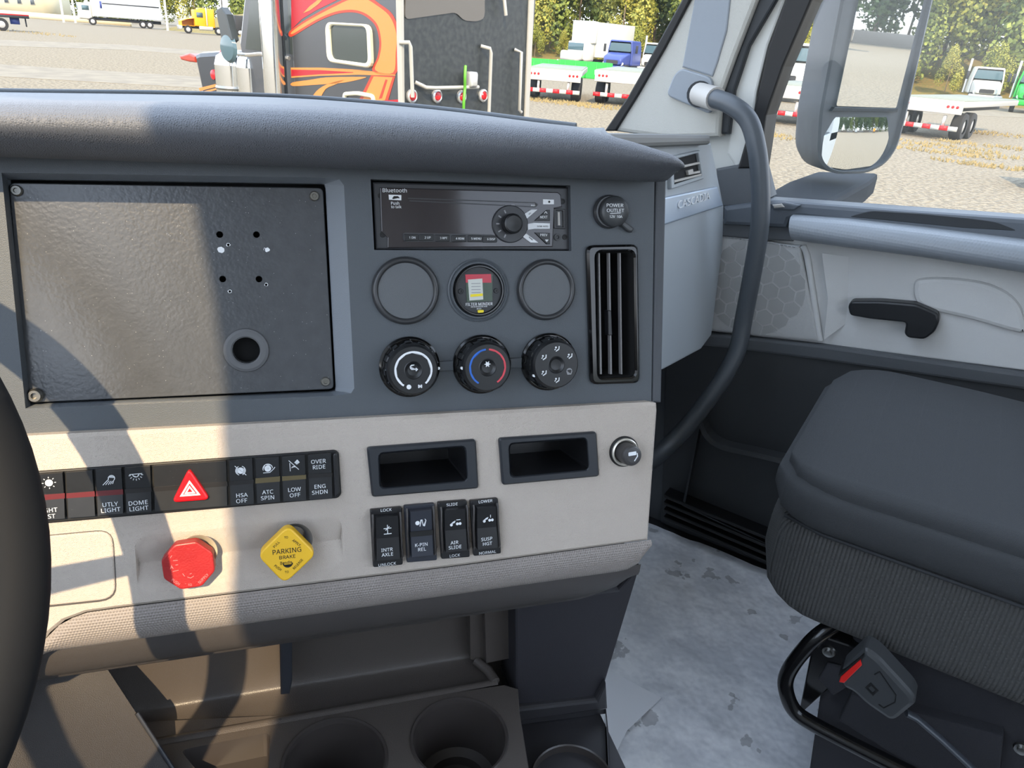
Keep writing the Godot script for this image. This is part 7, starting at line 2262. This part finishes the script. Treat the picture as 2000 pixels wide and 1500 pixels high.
	front_tractor("orange tractor parked far behind, seen only in the door mirror", Vector3(27, 0, 92), 170, M.truck_orange, 1.0)
	# corner of a grey car
	p = Vector3(20.8985, 0, 1.8472)
	t = thing("grey_car", "corner of a silver grey car with a red tail lamp on the gravel", "car", Transform3D(facing(p, 20), p))
	boxes(t, [["body", Vector3(0.5, 0.62, -0.9), Vector3(1.8, 0.5, 1.9), 0.1, M.car_silver], ["bumper", Vector3(0.5, 0.32, -0.88), Vector3(1.86, 0.26, 1.96), 0.06, M.chassis], ["tail_lamp", Vector3(-0.36, 0.78, 0.0), Vector3(0.14, 0.26, 0.2), 0.03, M.lamp_red]])
	wheel(t, Vector3(-0.25, 0.32, -1.3), 0.32, 0.22, Vector3(1, 0, 0))

# ---------------------------------------------------------------- trees
func leaf_mesh(seed_: int, count: int, tone_a: Color, tone_b: Color, size: float) -> ArrayMesh:
	var r := RandomNumberGenerator.new()
	r.seed = seed_
	var blobs := []
	for i in 11:
		var a := r.randf() * TAU
		var k := sqrt(r.randf()) * 0.62
		blobs.append([Vector3(cos(a) * k, r.randf_range(0.14, 0.84), sin(a) * k), r.randf_range(0.24, 0.4)])
	var v := PackedVector3Array()
	var nn := PackedVector3Array()
	var cc := PackedColorArray()
	for i in count:
		var b: Array = blobs[r.randi_range(0, 10)]
		var d := Vector3(r.randfn(), r.randfn(), r.randfn()).normalized()
		var p: Vector3 = b[0] + d * float(b[1]) * r.randf_range(0.75, 1.05) * Vector3(1, 0.75, 1)
		var n := (d + Vector3(r.randfn(), r.randfn(), r.randfn()) * 0.55).normalized()
		var x := n.cross(Vector3(r.randfn(), r.randfn(), r.randfn())).normalized()
		var y := n.cross(x)
		var s := size * r.randf_range(0.6, 1.3)
		var col := tone_a.lerp(tone_b, r.randf())
		var f := Vector3(1, 0.42, 1)
		var q := [p + (-x * s - y * s * 0.3) * f, p + y * s * 0.7 * f, p + (x * s - y * s * 0.2) * f, p - y * s * 0.8 * f]
		for k in [0, 1, 2, 0, 2, 3]:
			v.append(q[k]); nn.append(n); cc.append(col)
	var arr := []
	arr.resize(Mesh.ARRAY_MAX)
	arr[Mesh.ARRAY_VERTEX] = v
	arr[Mesh.ARRAY_NORMAL] = nn
	arr[Mesh.ARRAY_COLOR] = cc
	var m := ArrayMesh.new()
	m.add_surface_from_arrays(Mesh.PRIMITIVE_TRIANGLES, arr)
	return m

func build_trees() -> void:
	var crowns := [leaf_mesh(1, 4200, Color(0.108, 0.135, 0.020), Color(0.338, 0.338, 0.048), 0.045), leaf_mesh(2, 4200, Color(0.061, 0.095, 0.024), Color(0.243, 0.284, 0.048), 0.045), leaf_mesh(3, 4200, Color(0.149, 0.169, 0.027), Color(0.419, 0.378, 0.068), 0.045), leaf_mesh(4, 4200, Color(0.041, 0.068, 0.027), Color(0.108, 0.156, 0.048), 0.045)]
	var trunk := new_st()
	tube(trunk, PackedVector3Array([Vector3(0, -0.1, 0), Vector3(0.01, 0.3, 0), Vector3(0, 0.6, 0.01)]), 0.03, 7, 0.012)
	trunk.generate_normals()
	var tm := trunk.commit()
	var labels := ["yellow-green leafy tree in the row on the bank", "mid-green leafy tree in the row on the bank", "pale yellowish tree in the row on the bank", "dark green tree standing high behind the others on the bank"]
	var list := []
	for i in 24:
		list.append([Vector3(84.0 + rng.randf_range(-3, 3), 2.6, lerpf(-74.0, 14.0, i / 23.0) + rng.randf_range(-1, 1)), rng.randf_range(9.0, 12.5), [0, 2, 1, 0, 2, 1][i % 6]])
	for i in 26:
		list.append([Vector3(97.0 + rng.randf_range(-3, 3), 4.2, lerpf(-84.0, 18.0, i / 25.0) + rng.randf_range(-1, 1)), rng.randf_range(13.0, 18.0), [3, 1, 3, 1, 0][i % 5]])
	for i in 16:
		list.append([Vector3(112.0 + rng.randf_range(-3, 3), 4.8, lerpf(-92.0, 22.0, i / 15.0)), rng.randf_range(18.0, 22.0), [3, 1][i % 2]])
	for q in list: tree(crowns, tm, labels[q[2]], q[0], q[1], q[2], "trees on the bank")
	for i in 11:
		var a := deg_to_rad(lerpf(27.0, 44.0, i / 10.0))
		tree(crowns, tm, "pale hazy tree far beyond the box truck", Vector3(sin(a), 0, -cos(a)) * rng.randf_range(172, 190), rng.randf_range(10, 15), [2, 1, 0][i % 3], "far trees ahead")
	for i in 32:
		tree(crowns, tm, "dark green tree behind the truck, seen in the door mirror", Vector3(lerpf(-90.0, 70.0, i / 31.0), 0, 126.0 + 5.0 * (i % 2)), rng.randf_range(17, 23), 3 if i % 3 else 1, "trees behind the truck")
	for i in 26:   # shrubs along the foot of the bank
		tree(crowns, tm, "low yellowish shrub at the foot of the bank", Vector3(80.0 + rng.randf_range(-1, 2), 1.0, lerpf(-70.0, 12.0, i / 25.0)), rng.randf_range(2.4, 4.2), [2, 0][i % 2], "shrubs on the bank")
	var w := thing("storage_wall", "long grey storage wall behind the truck, seen in the door mirror", "wall", Transform3D(Basis.IDENTITY, Vector3(10, 0, 118)))
	for i in 8:
		var st := new_st()
		box(st, Vector3(-28.0 + 8.0 * i, 0.8, 0), Vector3(7.9, 1.6, 0.3), 0.03)
		part(w, "wall_panel", st, M.fence_brown if i % 2 else M.fence_grey)

func tree(crowns: Array, trunk: Mesh, label: String, at: Vector3, h: float, kind: int, group: String) -> void:
	var t := thing("shrub" if h < 5.0 else "tree", label, "shrub" if h < 5.0 else "tree", Transform3D(Basis(Vector3.UP, rng.randf() * TAU).scaled(Vector3(h * 0.42, h, h * 0.42)), at), group)
	part_mesh(t, "crown", crowns[kind], M.leaf)
	part_mesh(t, "trunk", trunk, M.bark)
